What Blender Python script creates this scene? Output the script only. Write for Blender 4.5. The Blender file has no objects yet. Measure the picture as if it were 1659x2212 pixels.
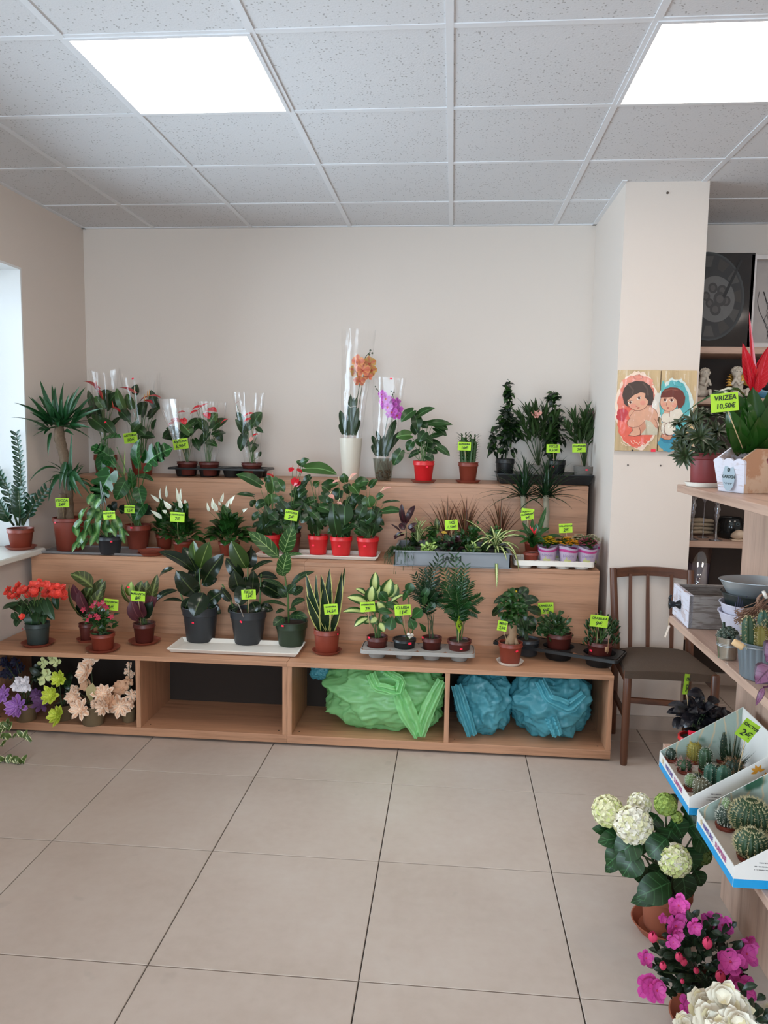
import bpy, math, random
import numpy as np
from mathutils import Vector, Matrix, noise

SC = bpy.context.scene
COL = SC.collection
RX = random.Random(7)

# ------------------------------------------------------------------ camera
F0, PITCH, YAW, ROLL, CAMZ = 1675.8, -.1074, -.086, -.015, 1.517
def cam_axes():
    cx, sx = math.cos(PITCH), math.sin(PITCH); cy, sy = math.cos(YAW), math.sin(YAW); cr, sr = math.cos(ROLL), math.sin(ROLL)
    fwd = Vector((sy*cx, cy*cx, sx)); right = Vector((cy, -sy, 0)); down = fwd.cross(right)
    return cr*right+sr*down, -sr*right+cr*down, fwd
CR, CD, CF = cam_axes()
CAM = Vector((0, 0, CAMZ))
cd = bpy.data.cameras.new('camera'); cam = bpy.data.objects.new('camera', cd); COL.objects.link(cam)
cam.matrix_world = Matrix(((CR.x, -CD.x, -CF.x, 0), (CR.y, -CD.y, -CF.y, 0), (CR.z, -CD.z, -CF.z, CAMZ), (0, 0, 0, 1)))
cd.sensor_fit = 'HORIZONTAL'; cd.sensor_width = 36; cd.lens = 36*F0/1659; cd.clip_start = .05
SC.camera = cam

# ------------------------------------------------------------------ world, exposure
w = bpy.data.worlds.new('world'); SC.world = w; w.use_nodes = True
w.node_tree.nodes['Background'].inputs[0].default_value = (.70, .85, 1.0, 1)
w.node_tree.nodes['Background'].inputs[1].default_value = 10.0
SC.view_settings.view_transform = 'Standard'; SC.view_settings.look = 'None'
SC.view_settings.gamma = 1; SC.view_settings.use_curve_mapping = False
SC.view_settings.exposure = 0.50
PANEL_STRENGTH = 7.0
SC.cycles.max_bounces = 8; SC.cycles.diffuse_bounces = 4; SC.cycles.transparent_max_bounces = 24
SC.cycles.caustics_reflective = False; SC.cycles.caustics_refractive = False

# ------------------------------------------------------------------ pixel -> place
def ray(px, py):
    return CR*((px-829.5)/F0) + CD*((py-1106)/F0) + CF
def onY(px, py, Y): d = ray(px, py); return CAM + d*(Y/d.y)
def onZ(px, py, Z): d = ray(px, py); return CAM + d*((Z-CAMZ)/d.z)
def onX(px, py, X): d = ray(px, py); return CAM + d*(X/d.x)
def ppm(Y): return F0/Y          # pixels per metre at a depth

# ------------------------------------------------------------------ materials
def lin(h):
    h = h.lstrip('#'); v = [int(h[i:i+2], 16)/255 for i in (0, 2, 4)]
    return tuple((c/12.92 if c <= .04045 else ((c+.055)/1.055)**2.4) for c in v) + (1,)
MATS = {}
class NT:
    def __init__(s, name):
        s.m = bpy.data.materials.new(name); s.m.use_nodes = True; s.t = s.m.node_tree
        s.b = s.t.nodes['Principled BSDF']; s.out = s.t.nodes['Material Output']
    def n(s, t, **k):
        x = s.t.nodes.new(t)
        for a, v in k.items(): setattr(x, a, v)
        return x
    def l(s, a, b): s.t.links.new(a, b)
    def val(s, sock, v):
        if hasattr(v, 'links') or hasattr(v, 'is_linked'): s.l(v, sock)
        else: sock.default_value = v
    def math(s, op, a, b=0.0, c=None):
        x = s.n('ShaderNodeMath', operation=op); s.val(x.inputs[0], a); s.val(x.inputs[1], b)
        if c is not None: s.val(x.inputs[2], c)
        return x.outputs[0]
    def mix(s, f, a, b):
        x = s.n('ShaderNodeMix', data_type='RGBA'); s.val(x.inputs[0], f); s.val(x.inputs[6], a); s.val(x.inputs[7], b)
        return x.outputs[2]
    def ramp(s, f, stops):
        x = s.n('ShaderNodeValToRGB'); e = x.color_ramp.elements
        while len(e) < len(stops): e.new(.5)
        for q, (p, c) in zip(e, stops): q.position = p; q.color = c if len(c) == 4 else (*c, 1)
        s.l(f, x.inputs[0]); return x.outputs[0]
    def step(s, v, a, b):       # smooth 0..1 between a and b
        x = s.n('ShaderNodeMapRange', interpolation_type='SMOOTHSTEP'); s.val(x.inputs[0], v)
        x.inputs[1].default_value = a; x.inputs[2].default_value = b; return x.outputs[0]
    def coords(s, kind='Object', scale=(1, 1, 1)):
        c = s.n('ShaderNodeTexCoord'); m = s.n('ShaderNodeMapping'); m.inputs[3].default_value = scale
        s.l(c.outputs[kind], m.inputs[0]); return m.outputs[0]
    def noise(s, vec, sc, det=3, rough=.5):
        x = s.n('ShaderNodeTexNoise'); x.inputs['Scale'].default_value = sc; x.inputs['Detail'].default_value = det
        x.inputs['Roughness'].default_value = rough
        if vec is not None: s.l(vec, x.inputs['Vector'])
        return x.outputs[0]
    def bump(s, h, st=.3, d=.01):
        x = s.n('ShaderNodeBump'); x.inputs[0].default_value = st; x.inputs[1].default_value = d
        s.l(h, x.inputs['Height']); s.l(x.outputs[0], s.b.inputs['Normal'])
    def col(s, v): s.val(s.b.inputs['Base Color'], v)
    def rough(s, v): s.val(s.b.inputs['Roughness'], v)

def plain(name, hx, rough=.5, metal=0, var=.08, nscale=30, bump=0, spec=.5):
    if name in MATS: return MATS[name]
    t = NT(name); c = lin(hx)
    nz = t.noise(t.coords(), nscale)
    t.col(t.mix(nz, tuple(x*(1-var) for x in c[:3])+(1,), tuple(min(1, x*(1+var)) for x in c[:3])+(1,)))
    t.rough(rough); t.b.inputs['Metallic'].default_value = metal; t.b.inputs['Specular IOR Level'].default_value = spec
    if bump: t.bump(nz, bump, .004)
    MATS[name] = t.m; return t.m

def wood(name, axis, base='#c39a78', dark='#9a7455', scale=1.0, rough=.45):
    if name in MATS: return MATS[name]
    t = NT(name); k = [14*scale]*3; k[axis] = .9*scale
    v = t.coords(scale=tuple(k))
    n1 = t.noise(v, 2.2, 6, .6)
    k2 = [70*scale]*3; k2[axis] = 2.0*scale
    n2 = t.noise(t.coords(scale=tuple(k2)), 2.5, 3, .6)
    k3 = [3.0*scale]*3; k3[axis] = .6*scale
    n3 = t.noise(t.coords(scale=tuple(k3)), 1.5, 2)
    b, d = lin(base), lin(dark)
    lt = tuple(min(1, x*1.14) for x in b[:3])+(1,)
    c1 = t.ramp(n1, [(.30, d), (.45, b), (.6, lt), (.75, b)])
    c2 = t.mix(t.math('MULTIPLY', t.step(n2, .52, .72), .45), c1, d)
    c3 = t.mix(t.math('MULTIPLY', t.step(n3, .4, .7), .25), c2, tuple(x*.82 for x in b[:3])+(1,))
    t.col(c3); t.rough(rough); t.bump(n2, .12, .002)
    MATS[name] = t.m; return t.m

def leafmat(name, base, rib=None, margin=None, edge=.8, centre=None, veins=0, rough=.35, var=.25, back=None, ribw=.05, blotch=None):
    """leaf colour by its own leaf coordinates: u across, v from stalk to tip"""
    if name in MATS: return MATS[name]
    t = NT(name); uv = t.n('ShaderNodeUVMap'); sp = t.n('ShaderNodeSeparateXYZ'); t.l(uv.outputs[0], sp.inputs[0])
    u, v = sp.outputs[0], sp.outputs[1]
    d = t.math('MULTIPLY', t.math('ABSOLUTE', t.math('SUBTRACT', u, .5)), 2)
    c = lin(base)
    if c[1] > c[0] and c[1] > c[2] and c[1] < .3: c = (c[0]*.92, c[1]*.80, c[2]*.56, 1)
    oi = t.n('ShaderNodeObjectInfo'); rnd = oi.outputs['Random']
    nz = t.noise(t.coords(scale=(1, 1, 1)), 18)
    f = t.math('ADD', t.math('MULTIPLY', nz, .5), t.math('MULTIPLY', rnd, .5))
    o = t.mix(f, tuple(x*(1-var) for x in c[:3])+(1,), tuple(min(1, x*(1+var)) for x in c[:3])+(1,))
    if blotch:
        n2 = t.noise(t.coords(scale=(1, 1, 1)), blotch[1], 4)
        o = t.mix(t.step(n2, blotch[2], blotch[2]+.06), o, lin(blotch[0]))
    if centre:
        nn = t.math('ADD', d, t.math('MULTIPLY', t.math('SUBTRACT', t.noise(t.coords(), 60), .5), .9))
        o = t.mix(t.step(nn, centre[1]+.15, centre[1]-.05), o, lin(centre[0]))
    if margin:
        nn = t.math('ADD', d, t.math('MULTIPLY', t.math('SUBTRACT', nz, .5), .2))
        o = t.mix(t.step(nn, edge-.03, edge+.03), o, lin(margin))
    if rib:
        r = lin(rib)
        if veins:
            s = t.math('SINE', t.math('MULTIPLY', t.math('SUBTRACT', v, t.math('MULTIPLY', d, .22)), veins))
            o = t.mix(t.math('MULTIPLY', t.step(s, .86, .99), .55), o, r)
        o = t.mix(t.step(d, ribw+.05, ribw-.02), o, r)
    if back:
        g = t.n('ShaderNodeNewGeometry'); o = t.mix(g.outputs['Backfacing'], o, lin(back))
    t.col(o); t.rough(rough); t.b.inputs['Specular IOR Level'].default_value = .36
    MATS[name] = t.m; return t.m

def film(name, tint='#ffffff', fac=.035, rough=.16, bump=.35, haze=0.0, hazecol='#ffffff', nscale=9):
    """thin clear plastic: light passes straight through, a little glances off"""
    if name in MATS: return MATS[name]
    t = NT(name)
    tr = t.n('ShaderNodeBsdfTransparent'); tr.inputs[0].default_value = lin(tint)
    gl = t.n('ShaderNodeBsdfGlossy'); gl.inputs['Roughness'].default_value = rough; gl.inputs['Color'].default_value = (.9, .9, .9, 1)
    nz = t.noise(t.coords(scale=(1, 1, .35)), nscale, 3, .6)
    bp = t.n('ShaderNodeBump'); bp.inputs[0].default_value = bump; bp.inputs[1].default_value = .03; t.l(nz, bp.inputs['Height'])
    t.l(bp.outputs[0], gl.inputs['Normal'])
    lw = t.n('ShaderNodeLayerWeight'); lw.inputs[0].default_value = .35; t.l(bp.outputs[0], lw.inputs['Normal'])
    f = t.math('ADD', t.math('MULTIPLY', lw.outputs['Facing'], .20), fac)
    mx = t.n('ShaderNodeMixShader'); t.l(f, mx.inputs[0]); t.l(tr.outputs[0], mx.inputs[1]); t.l(gl.outputs[0], mx.inputs[2])
    last = mx
    if haze:
        df = t.n('ShaderNodeBsdfDiffuse'); df.inputs[0].default_value = lin(hazecol)
        tl = t.n('ShaderNodeBsdfTranslucent'); tl.inputs[0].default_value = lin(hazecol)
        ds = t.n('ShaderNodeMixShader'); ds.inputs[0].default_value = .5; t.l(df.outputs[0], ds.inputs[1]); t.l(tl.outputs[0], ds.inputs[2])
        m2 = t.n('ShaderNodeMixShader'); m2.inputs[0].default_value = haze; t.l(mx.outputs[0], m2.inputs[1]); t.l(ds.outputs[0], m2.inputs[2]); last = m2
    t.l(last.outputs[0], t.out.inputs[0])
    MATS[name] = t.m; return t.m

def emit(name, hx, s):
    if name in MATS: return MATS[name]
    t = NT(name); e = t.n('ShaderNodeEmission'); e.inputs[0].default_value = lin(hx); e.inputs[1].default_value = s
    t.l(e.outputs[0], t.out.inputs[0]); MATS[name] = t.m; return t.m

# ------------------------------------------------------------------ objects
def put(o, parent=None, loc=None):
    COL.objects.link(o)
    if parent is not None: o.parent = parent
    if loc is not None: o.location = loc
    return o
def tag(o, label=None, cat=None, group=None, kind=None):
    if label: o['label'] = label
    if cat: o['category'] = cat
    if group: o['group'] = group
    if kind: o['kind'] = kind
    return o
def thing(name, label, cat, loc, group=None, rz=0):
    o = bpy.data.objects.new(name, None); o.empty_display_size = .05; put(o, None, loc); o.rotation_euler.z = rz
    return tag(o, label, cat, group)

class MB:
    def __init__(s): s.v = []; s.f = []; s.mi = []; s.uv = []; s.off = Vector((0, 0, 0))
    def face(s, idx, mi=0, uv=None): s.f.append(idx); s.mi.append(mi); s.uv.append(uv)
    def verts(s, pts): n = len(s.v); s.v += [tuple(p) for p in pts]; return n
    def quad(s, a, b, c, d, mi=0): n = s.verts((a, b, c, d)); s.face((n, n+1, n+2, n+3), mi, ((0, 0), (1, 0), (1, 1), (0, 1)))
    def poly(s, pts, mi=0): n = s.verts(pts); s.face(tuple(range(n, n+len(pts))), mi)
    def box(s, x0, x1, y0, y1, z0, z1, mi=0, M=None, bev=0):
        if bev:
            b = bev; P = []
            for z, i in ((z0, b), (z0+b, 0), (z1-b, 0), (z1, b)):
                P.append([(x0+i, y0+i, z), (x1-i, y0+i, z), (x1-i, y1-i, z), (x0+i, y1-i, z)])
            pts = [p for r in P for p in r]
            if M: pts = [M @ Vector(p) for p in pts]
            n = s.verts(pts)
            s.face((n+3, n+2, n+1, n), mi); s.face((n+12, n+13, n+14, n+15), mi)
            for r in range(3):
                for k in range(4):
                    s.face((n+r*4+k, n+r*4+(k+1) % 4, n+r*4+4+(k+1) % 4, n+r*4+4+k), mi)
            return
        pts = [(x0, y0, z0), (x1, y0, z0), (x1, y1, z0), (x0, y1, z0), (x0, y0, z1), (x1, y0, z1), (x1, y1, z1), (x0, y1, z1)]
        if M: pts = [M @ Vector(p) for p in pts]
        n = s.verts(pts)
        for f in ((3, 2, 1, 0), (4, 5, 6, 7), (0, 1, 5, 4), (1, 2, 6, 5), (2, 3, 7, 6), (3, 0, 4, 7)): s.face(tuple(n+i for i in f), mi)
    def lathe(s, prof, c=(0, 0, 0), seg=24, mi=0, sx=1, sy=1, mod=None, M=None, cap0=False, cap1=False):
        c = Vector(c); pts = []
        for j, (r, z) in enumerate(prof):
            for k in range(seg):
                a = 2*math.pi*k/seg; rr = r*(mod(a, j) if mod else 1)
                p = Vector((rr*math.cos(a)*sx, rr*math.sin(a)*sy, z))
                p = (M @ p) if M else p
                pts.append(c+p)
        n = s.verts(pts)
        for j in range(len(prof)-1):
            for k in range(seg):
                k2 = (k+1) % seg
                s.face((n+j*seg+k, n+j*seg+k2, n+(j+1)*seg+k2, n+(j+1)*seg+k), mi,
                       ((k/seg, j/(len(prof)-1)), ((k+1)/seg, j/(len(prof)-1)), ((k+1)/seg, (j+1)/(len(prof)-1)), (k/seg, (j+1)/(len(prof)-1))))
        if cap0: s.face(tuple(n+k for k in range(seg))[::-1], mi)
        if cap1: s.face(tuple(n+(len(prof)-1)*seg+k for k in range(seg)), mi)
    def tube(s, pts, r, seg=6, mi=0, cap=True):
        pts = [Vector(p) for p in pts]; R = r if hasattr(r, '__len__') else [r]*len(pts)
        up = Vector((.3, .9, .2)); rings = []
        for i, p in enumerate(pts):
            t = (pts[min(i+1, len(pts)-1)]-pts[max(i-1, 0)])
            if t.length < 1e-9: t = Vector((0, 0, 1))
            t.normalize(); a = t.cross(up)
            if a.length < .1: a = t.cross(Vector((1, 0, 0)))
            a.normalize(); b = t.cross(a)
            rings.append([p+(a*math.cos(2*math.pi*k/seg)+b*math.sin(2*math.pi*k/seg))*R[i] for k in range(seg)])
        n = s.verts([q for r_ in rings for q in r_])
        for j in range(len(pts)-1):
            for k in range(seg):
                k2 = (k+1) % seg; s.face((n+j*seg+k, n+j*seg+k2, n+(j+1)*seg+k2, n+(j+1)*seg+k), mi)
        if cap:
            s.face(tuple(n+k for k in range(seg))[::-1], mi); s.face(tuple(n+(len(pts)-1)*seg+k for k in range(seg)), mi)
    def ball(s, c, r, seg=10, rings=6, mi=0, sq=(1, 1, 1)):
        pr = [(math.sin(math.pi*j/rings)*1.0, -math.cos(math.pi*j/rings)) for j in range(rings+1)]
        pr[0] = (1e-4, -1); pr[-1] = (1e-4, 1)
        s.lathe([(a*r, b*r*sq[2]) for a, b in pr], c, seg, mi, sq[0], sq[1])
    def mesh(s, name, mats, smooth=True):
        me = bpy.data.meshes.new(name); me.from_pydata(s.v, [], s.f)
        for m in (mats if isinstance(mats, (list, tuple)) else [mats]): me.materials.append(m)
        if s.f:
            me.polygons.foreach_set('material_index', s.mi)
            if smooth: me.polygons.foreach_set('use_smooth', [True]*len(s.f))
            ul = me.uv_layers.new(name='UVMap'); flat = []
            for f, u in zip(s.f, s.uv):
                if u is None: flat += [.5, .5]*len(f)
                else:
                    for q in u: flat += [q[0], q[1]]
            ul.data.foreach_set('uv', flat)
        me.update(); return me
    def obj(s, name, mats, parent=None, smooth=True, loc=None, auto=None):
        me = s.mesh(name, mats, smooth or auto is not None)
        if auto is not None: me.set_sharp_from_angle(angle=math.radians(auto))
        o = bpy.data.objects.new(name, me); put(o, parent, loc); return o

def join_panels(n): pass

# ------------------------------------------------------------------ leaf shapes
def wprof(kind, t):
    if kind == 'lance': return max(.0, (min(1, t*6)*.75+.25)*(1-t)**.75*1.05) if t > 0 else .5
    if kind == 'blade': return (.75+.25*math.sin(t*math.pi))*(1-t**3)**.8
    if kind == 'strap': return (.6+.4*math.sin(min(1, t*1.6)*math.pi/2))*(1-t**6)**.7
    if kind == 'oval': return math.sin(math.pi*t**.85)**.62 if 0 < t < 1 else 0
    if kind == 'obov': return math.sin(math.pi*t**1.5)**.7 if 0 < t < 1 else 0
    if kind == 'drop': return (math.sin(math.pi*t**.62)**.9) if 0 < t < 1 else 0
    if kind == 'small': return math.sin(math.pi*t**.75) if 0 < t < 1 else 0
    return math.sin(math.pi*t)
def add_leaf(mb, B, T, N, w, kind='oval', arch=.12, fold=.12, seg=6, mi=0, wave=0.0, rnd=None):
    B, T, N = Vector(B), Vector(T), Vector(N); y = T-B; L = y.length
    if L < 1e-6: return
    y.normalize(); z = N-y*N.dot(y)
    if z.length < 1e-3: z = Vector((0, 0, 1))-y*y.z
    if z.length < 1e-3: z = Vector((1, 0, 0))
    z.normalize(); x = y.cross(z)
    def P(u, t, dz=0):
        k = wprof(kind, t)
        return B + x*(u*k*w/2) + y*(t*L) + z*(arch*L*4*t*(1-t) + abs(u)*k*fold*w/2 + (wave*w*math.sin(t*17+u*2)*abs(u) if wave else 0) + dz)
    lows = seg <= 3
    us = (-1, 0, 1) if lows else (-1, -.5, 0, .5, 1)
    if kind in ('heart', 'monst'):
        # outline with two lobes behind the stalk
        if kind == 'heart': half = [(0, 0), (.16, -.13), (.42, -.17), (.66, -.06), (.86, .14), (.95, .36), (.82, .58), (.56, .78), (.26, .92), (0, 1.0)]
        else: half = [(0, 0), (.2, -.16), (.5, -.2), (.82, -.05), (.98, .16), (.62, .2), (1.0, .34), (1.0, .46), (.58, .44), (.93, .6), (.84, .7), (.46, .62), (.66, .82), (.3, .93), (0, 1.0)]
        def Q(u, t, s_): return B + x*(u*s_*w/2) + y*(t*L) + z*(arch*L*4*max(0, t)*(1-t) + (arch*-.8*L*(-t) if t < 0 else 0) + abs(u)*fold*w/2)
        mid = [0]*len(half)
        for s_ in (-1, 1):
            out = [Q(a, b, s_) for a, b in half[1:-1]]; inn = [Q(0, max(0, min(1, b)), s_) for a, b in half[1:-1]]
            md = [Q(a*.5, (b+max(0, b))/2 if b < 0 else b, s_) for a, b in half[1:-1]]
            n = mb.verts([Q(0, 0, s_)]+out+md+inn+[Q(0, 1, s_)]); m = len(out)
            uo = [(.5+s_*.5*a, max(0, b)) for a, b in half[1:-1]]; um = [(.5+s_*.25*a, max(0, b)) for a, b in half[1:-1]]; ui = [(.5, max(0, min(1, b))) for a, b in half[1:-1]]
            def F(ix, u): mb.face(ix if s_ > 0 else ix[::-1], mi, u if s_ > 0 else u[::-1])
            F((n, n+1, n+1+m), ((.5, 0), uo[0], um[0])); F((n, n+1+m, n+1+2*m), ((.5, 0), um[0], ui[0]))
            for i in range(m-1):
                F((n+1+i, n+2+i, n+2+m+i, n+1+m+i), (uo[i], uo[i+1], um[i+1], um[i])); F((n+1+m+i, n+2+m+i, n+2+2*m+i, n+1+2*m+i), (um[i], um[i+1], ui[i+1], ui[i]))
            F((n+m, n+1+3*m, n+2*m), (uo[-1], (.5, 1), um[-1])); F((n+2*m, n+1+3*m, n+3*m), (um[-1], (.5, 1), ui[-1]))
        return
    ts = [i/seg for i in range(seg+1)]
    n = mb.verts([P(u, t) for t in ts for u in us]); k = len(us)
    for i in range(seg):
        for j in range(k-1):
            mb.face((n+i*k+j, n+i*k+j+1, n+(i+1)*k+j+1, n+(i+1)*k+j), mi,
                    ((us[j]/2+.5, ts[i]), (us[j+1]/2+.5, ts[i]), (us[j+1]/2+.5, ts[i+1]), (us[j]/2+.5, ts[i+1])))

LEAFMESH = {}
def leafmesh(kind, mat, arch, fold, aspect, wave=0, seg=8):
    arch = round(arch/.06)*.06; aspect = max(.02, round(aspect/.08)*.08 if aspect > .12 else round(aspect/.02)*.02)
    key = (kind, mat.name, round(arch, 2), fold, round(aspect, 2), wave, seg)
    if key not in LEAFMESH:
        mb = MB(); add_leaf(mb, (0, 0, 0), (0, 1, 0), (0, 0, 1), aspect, kind, arch, fold, seg, wave=wave)
        LEAFMESH[key] = mb.mesh(kind+'_leaf', mat)
    return LEAFMESH[key], aspect
def leafobj(parent, B, T, w, kind, mat, N=(0, -1, .6), arch=.12, fold=.15, name='leaf', wave=0, seg=8):
    B, T, N = Vector(B), Vector(T), Vector(N); y = T-B; L = y.length
    if L < 1e-5: return None
    me, asp = leafmesh(kind, mat, arch, fold, w/L, wave, seg)
    y.normalize(); z = N-y*N.dot(y)
    if z.length < 1e-2: z = Vector((.3, -.5, .8)); z = z-y*z.dot(y)
    z.normalize(); x = y.cross(z)
    o = bpy.data.objects.new(name, me); put(o, parent)
    sx = w/asp
    o.matrix_basis = Matrix(((x.x*sx, y.x*L, z.x*L, B.x), (x.y*sx, y.y*L, z.y*L, B.y), (x.z*sx, y.z*L, z.z*L, B.z), (0, 0, 0, 1)))
    return o

# ------------------------------------------------------------------ pots
def potprof(rt, rb, h, rim=.22, lip=.006, th=.004):
    zr = h*(1-rim)
    return [(rb*.55, 0), (rb-.003, 0), (rb, .004), (rb+(rt-rb)*(1-rim)*.97, zr), (rb+(rt-rb)*(1-rim)+lip*.7, zr+.003), (rt-.001, h-.004), (rt+lip*.35, h-.002), (rt+lip*.2, h), (rt-th, h), (rt-th-.002, h*.9), (rt-th-.004, h*.78)]
def add_pot(root, rt, rb, h, mat, rim=.22, lip=.006, soil='soil', seg=28, sy=1, label=None):
    mb = MB(); mb.lathe(potprof(rt, rb, h, rim, lip), seg=seg, sy=sy, cap0=True); o = mb.obj('pot', mat, root, auto=50)
    if label: o['label'] = label
    mb = MB(); zs = h*.88; r = rt-.005
    n = mb.verts([(0, 0, zs+.004)]+[(r*q*math.cos(2*math.pi*k/16), r*q*math.sin(2*math.pi*k/16)*sy, zs+(.005*RX.random() if q < 1 else 0)) for q in (.5, 1) for k in range(16)])
    for k in range(16):
        k2 = (k+1) % 16; mb.face((n, n+1+k, n+1+k2)); mb.face((n+1+k, n+17+k, n+17+k2, n+1+k2))
    mb.obj('soil', M_SOIL, root)
    root['h'] = h; root['rt'] = rt; root['rb'] = rb
def saucer(px, py, z, wpx, mat, label, group=None, center=None, h=.016):
    """round drip tray; px,py = centre of its foot in the picture"""
    c = Vector(center) if center else onZ(px, py, z)
    r = wpx/2/ppm(c.y); t = thing('saucer', label, 'saucer', c, group)
    mb = MB(); mb.lathe([(r*.5, 0), (r*.78, 0), (r*.82, .002), (r*.97, h-.002), (r, h), (r*.97, h), (r*.93, h-.001), (r*.8, .006), (r*.4, .005), (.001, .005)], seg=36, cap0=True)
    mb.obj('dish', mat, t, auto=40); return t
def sticker(root, px, py, r=None, tilt=0, w=.0125, h=.0085, Y=None, label=None):
    """small red price sticker on a pot front (px,py in the picture)"""
    loc = root.location; rt = root.get('rt', .06); rb = root.get('rb', rt); hh = root.get('h', .1)
    if Y is None:
        p = onY(px, py, loc.y-rt) - loc
        for _ in range(3):
            k = min(1, max(0, p.z/hh)); rr = rb+(rt-rb)*k + (.005 if k > .7 else .0015)
            yy = -math.sqrt(max(1e-6, rr*rr-min(abs(p.x), rr*.97)**2)); p = onY(px, py, loc.y+yy)-loc
        yaw = math.atan2(p.x, -yy)
    else: p = onY(px, py, Y)-loc; yaw = 0
    M = Matrix.Translation(p) @ Matrix.Rotation(yaw, 4, 'Z') @ Matrix.Rotation(-math.radians(tilt), 4, 'Y')
    mb = MB(); mb.box(-w/2, w/2, -.003, -.0018, -h/2, h/2, M=M)
    o = mb.obj('price_sticker', M_STICK, root, smooth=False); return o

# ------------------------------------------------------------------ text
TEXTS = []
def text(parent, s, size, M, mat, ax='CENTER', shear=.15, name='lettering', bold=0.0):
    c = bpy.data.curves.new(name, 'FONT'); c.body = s; c.size = size; c.align_x = ax; c.align_y = 'CENTER'; c.shear = shear
    c.extrude = .0002; c.resolution_u = 2; c.offset = bold
    o = bpy.data.objects.new(name, c); put(o, parent); o.matrix_basis = M; c.materials.append(mat); TEXTS.append(o); return o
def finish_text():
    bpy.context.view_layer.update(); dg = bpy.context.evaluated_depsgraph_get()
    for o in TEXTS:
        me = bpy.data.meshes.new_from_object(o.evaluated_get(dg)); n = o.name.split('.')[0]
        p, M = o.parent, o.matrix_basis.copy(); bpy.data.objects.remove(o, do_unlink=True)
        q = bpy.data.objects.new(n, me); put(q, p); q.matrix_basis = M

def sign(px, py, wpx, hpx, Y, lines, tilt=0, foot=None, yaw=0, label='', sizes=(.3, .36), Yf=None, ink=None):
    """lime price card on a wooden stick"""
    c = onY(px, py, Y); s = Y/F0; w_, h_ = wpx*s, hpx*s
    f = onY(foot[0], foot[1], Yf if Yf else Y)
    t = thing('price_sign', label, 'price sign', f, 'lime price signs')
    M = Matrix.Translation(c-f) @ Matrix.Rotation(math.radians(yaw), 4, 'Z') @ Matrix.Rotation(-math.radians(tilt), 4, 'Y')
    mb = MB(); N = 6; pts = []
    for j in range(2):
        for i in range(N+1):
            x = -w_/2+w_*i/N; pts.append(M @ Vector((x, .002*math.sin(i*1.1+px), (-h_/2 if j == 0 else h_/2))))
    back = [p+M.to_3x3()@Vector((0, .0008, 0)) for p in pts]; n = mb.verts(pts+back); k = N+1
    for i in range(N):
        mb.face((n+i, n+i+1, n+k+i+1, n+k+i)); mb.face((n+3*k+i, n+3*k+i+1, n+2*k+i+1, n+2*k+i))
    mb.obj('card', M_LIME, t)
    mb = MB(); top = M @ Vector((0, .0035, 0)); mb.tube([Vector((0, 0, 0)), top], .0014, 5); mb.obj('stick', M_STICKW, t)
    for i, ln in enumerate(lines):
        if not ln: continue
        zc = h_*(.24 if i == 0 else -.2) if len(lines) > 1 else 0
        size = h_*(.40 if i == 0 else .48); mx = w_*.88/(max(1, len(ln))*.60)
        text(t, ln, min(size, mx), M @ Matrix.Translation((0, -.0032, zc)) @ Matrix.Rotation(math.pi/2, 4, 'X'), M_INK, bold=.0004)
    return t
# ------------------------------------------------------------------ shared materials
M_SOIL = plain('soil', '#33261c', .95, var=.5, nscale=180, bump=.8)
M_STICK = plain('red_sticker', '#ff2748', .5, var=.02)
M_LIME = plain('lime_card', '#abd732', .7, var=.04)
M_STICKW = plain('stick_wood', '#c9ad84', .7)
M_INK = plain('ink', '#1d2a1c', .6)
M_RUST = plain('rust_plastic', '#813625', .45, var=.08)
M_RUSTD = plain('dark_rust_plastic', '#57241d', .45)
M_TERRA = plain('terracotta_plastic', '#954d39', .55)
M_RED = plain('red_plastic', '#cf2024', .42)
M_BLACK = plain('black_plastic', '#17191a', .4)
M_CHAR = plain('charcoal_plastic', '#2b2d30', .45)
M_DGREEN = plain('dark_green_plastic', '#283723', .45)
M_SLATE = plain('slate_green_plastic', '#323c39', .5)
M_WHITEP = plain('white_plastic', '#e4ddd2', .4, var=.03)
M_GREYP = plain('grey_plastic', '#9a9690', .45, var=.04)
M_CRATE = plain('grey_crate_plastic', '#83868a', .45, var=.04)
M_TAUPE = plain('taupe_plastic', '#7d756d', .5)
M_SAUC = plain('saucer_plastic', '#8c4433', .5)
M_STEM = plain('stem_green', '#4d6a35', .5)
M_STEMD = plain('stem_dark', '#3c4a2c', .5)
M_BARK = plain('bark', '#6e5a47', .9, var=.4, nscale=90, bump=.9)
M_CHROME = plain('dark_metal', '#35353a', .35, metal=.8)
WX = wood('laminate_x', 0, '#b48566', '#8f664b'); WY = wood('laminate_y', 1, '#b48566', '#8f664b'); WZ = wood('laminate_z', 2, '#b48566', '#8f664b')
PX = wood('pale_laminate_x', 0, '#b69785', '#987967'); PY = wood('pale_laminate_y', 1, '#b69785', '#987967'); PZ = wood('pale_laminate_z', 2, '#b69785', '#987967')
FILM = film('clear_sleeve'); FILM2 = film('clear_pot', '#e6ebe8', .06, .08, .15)

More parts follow.
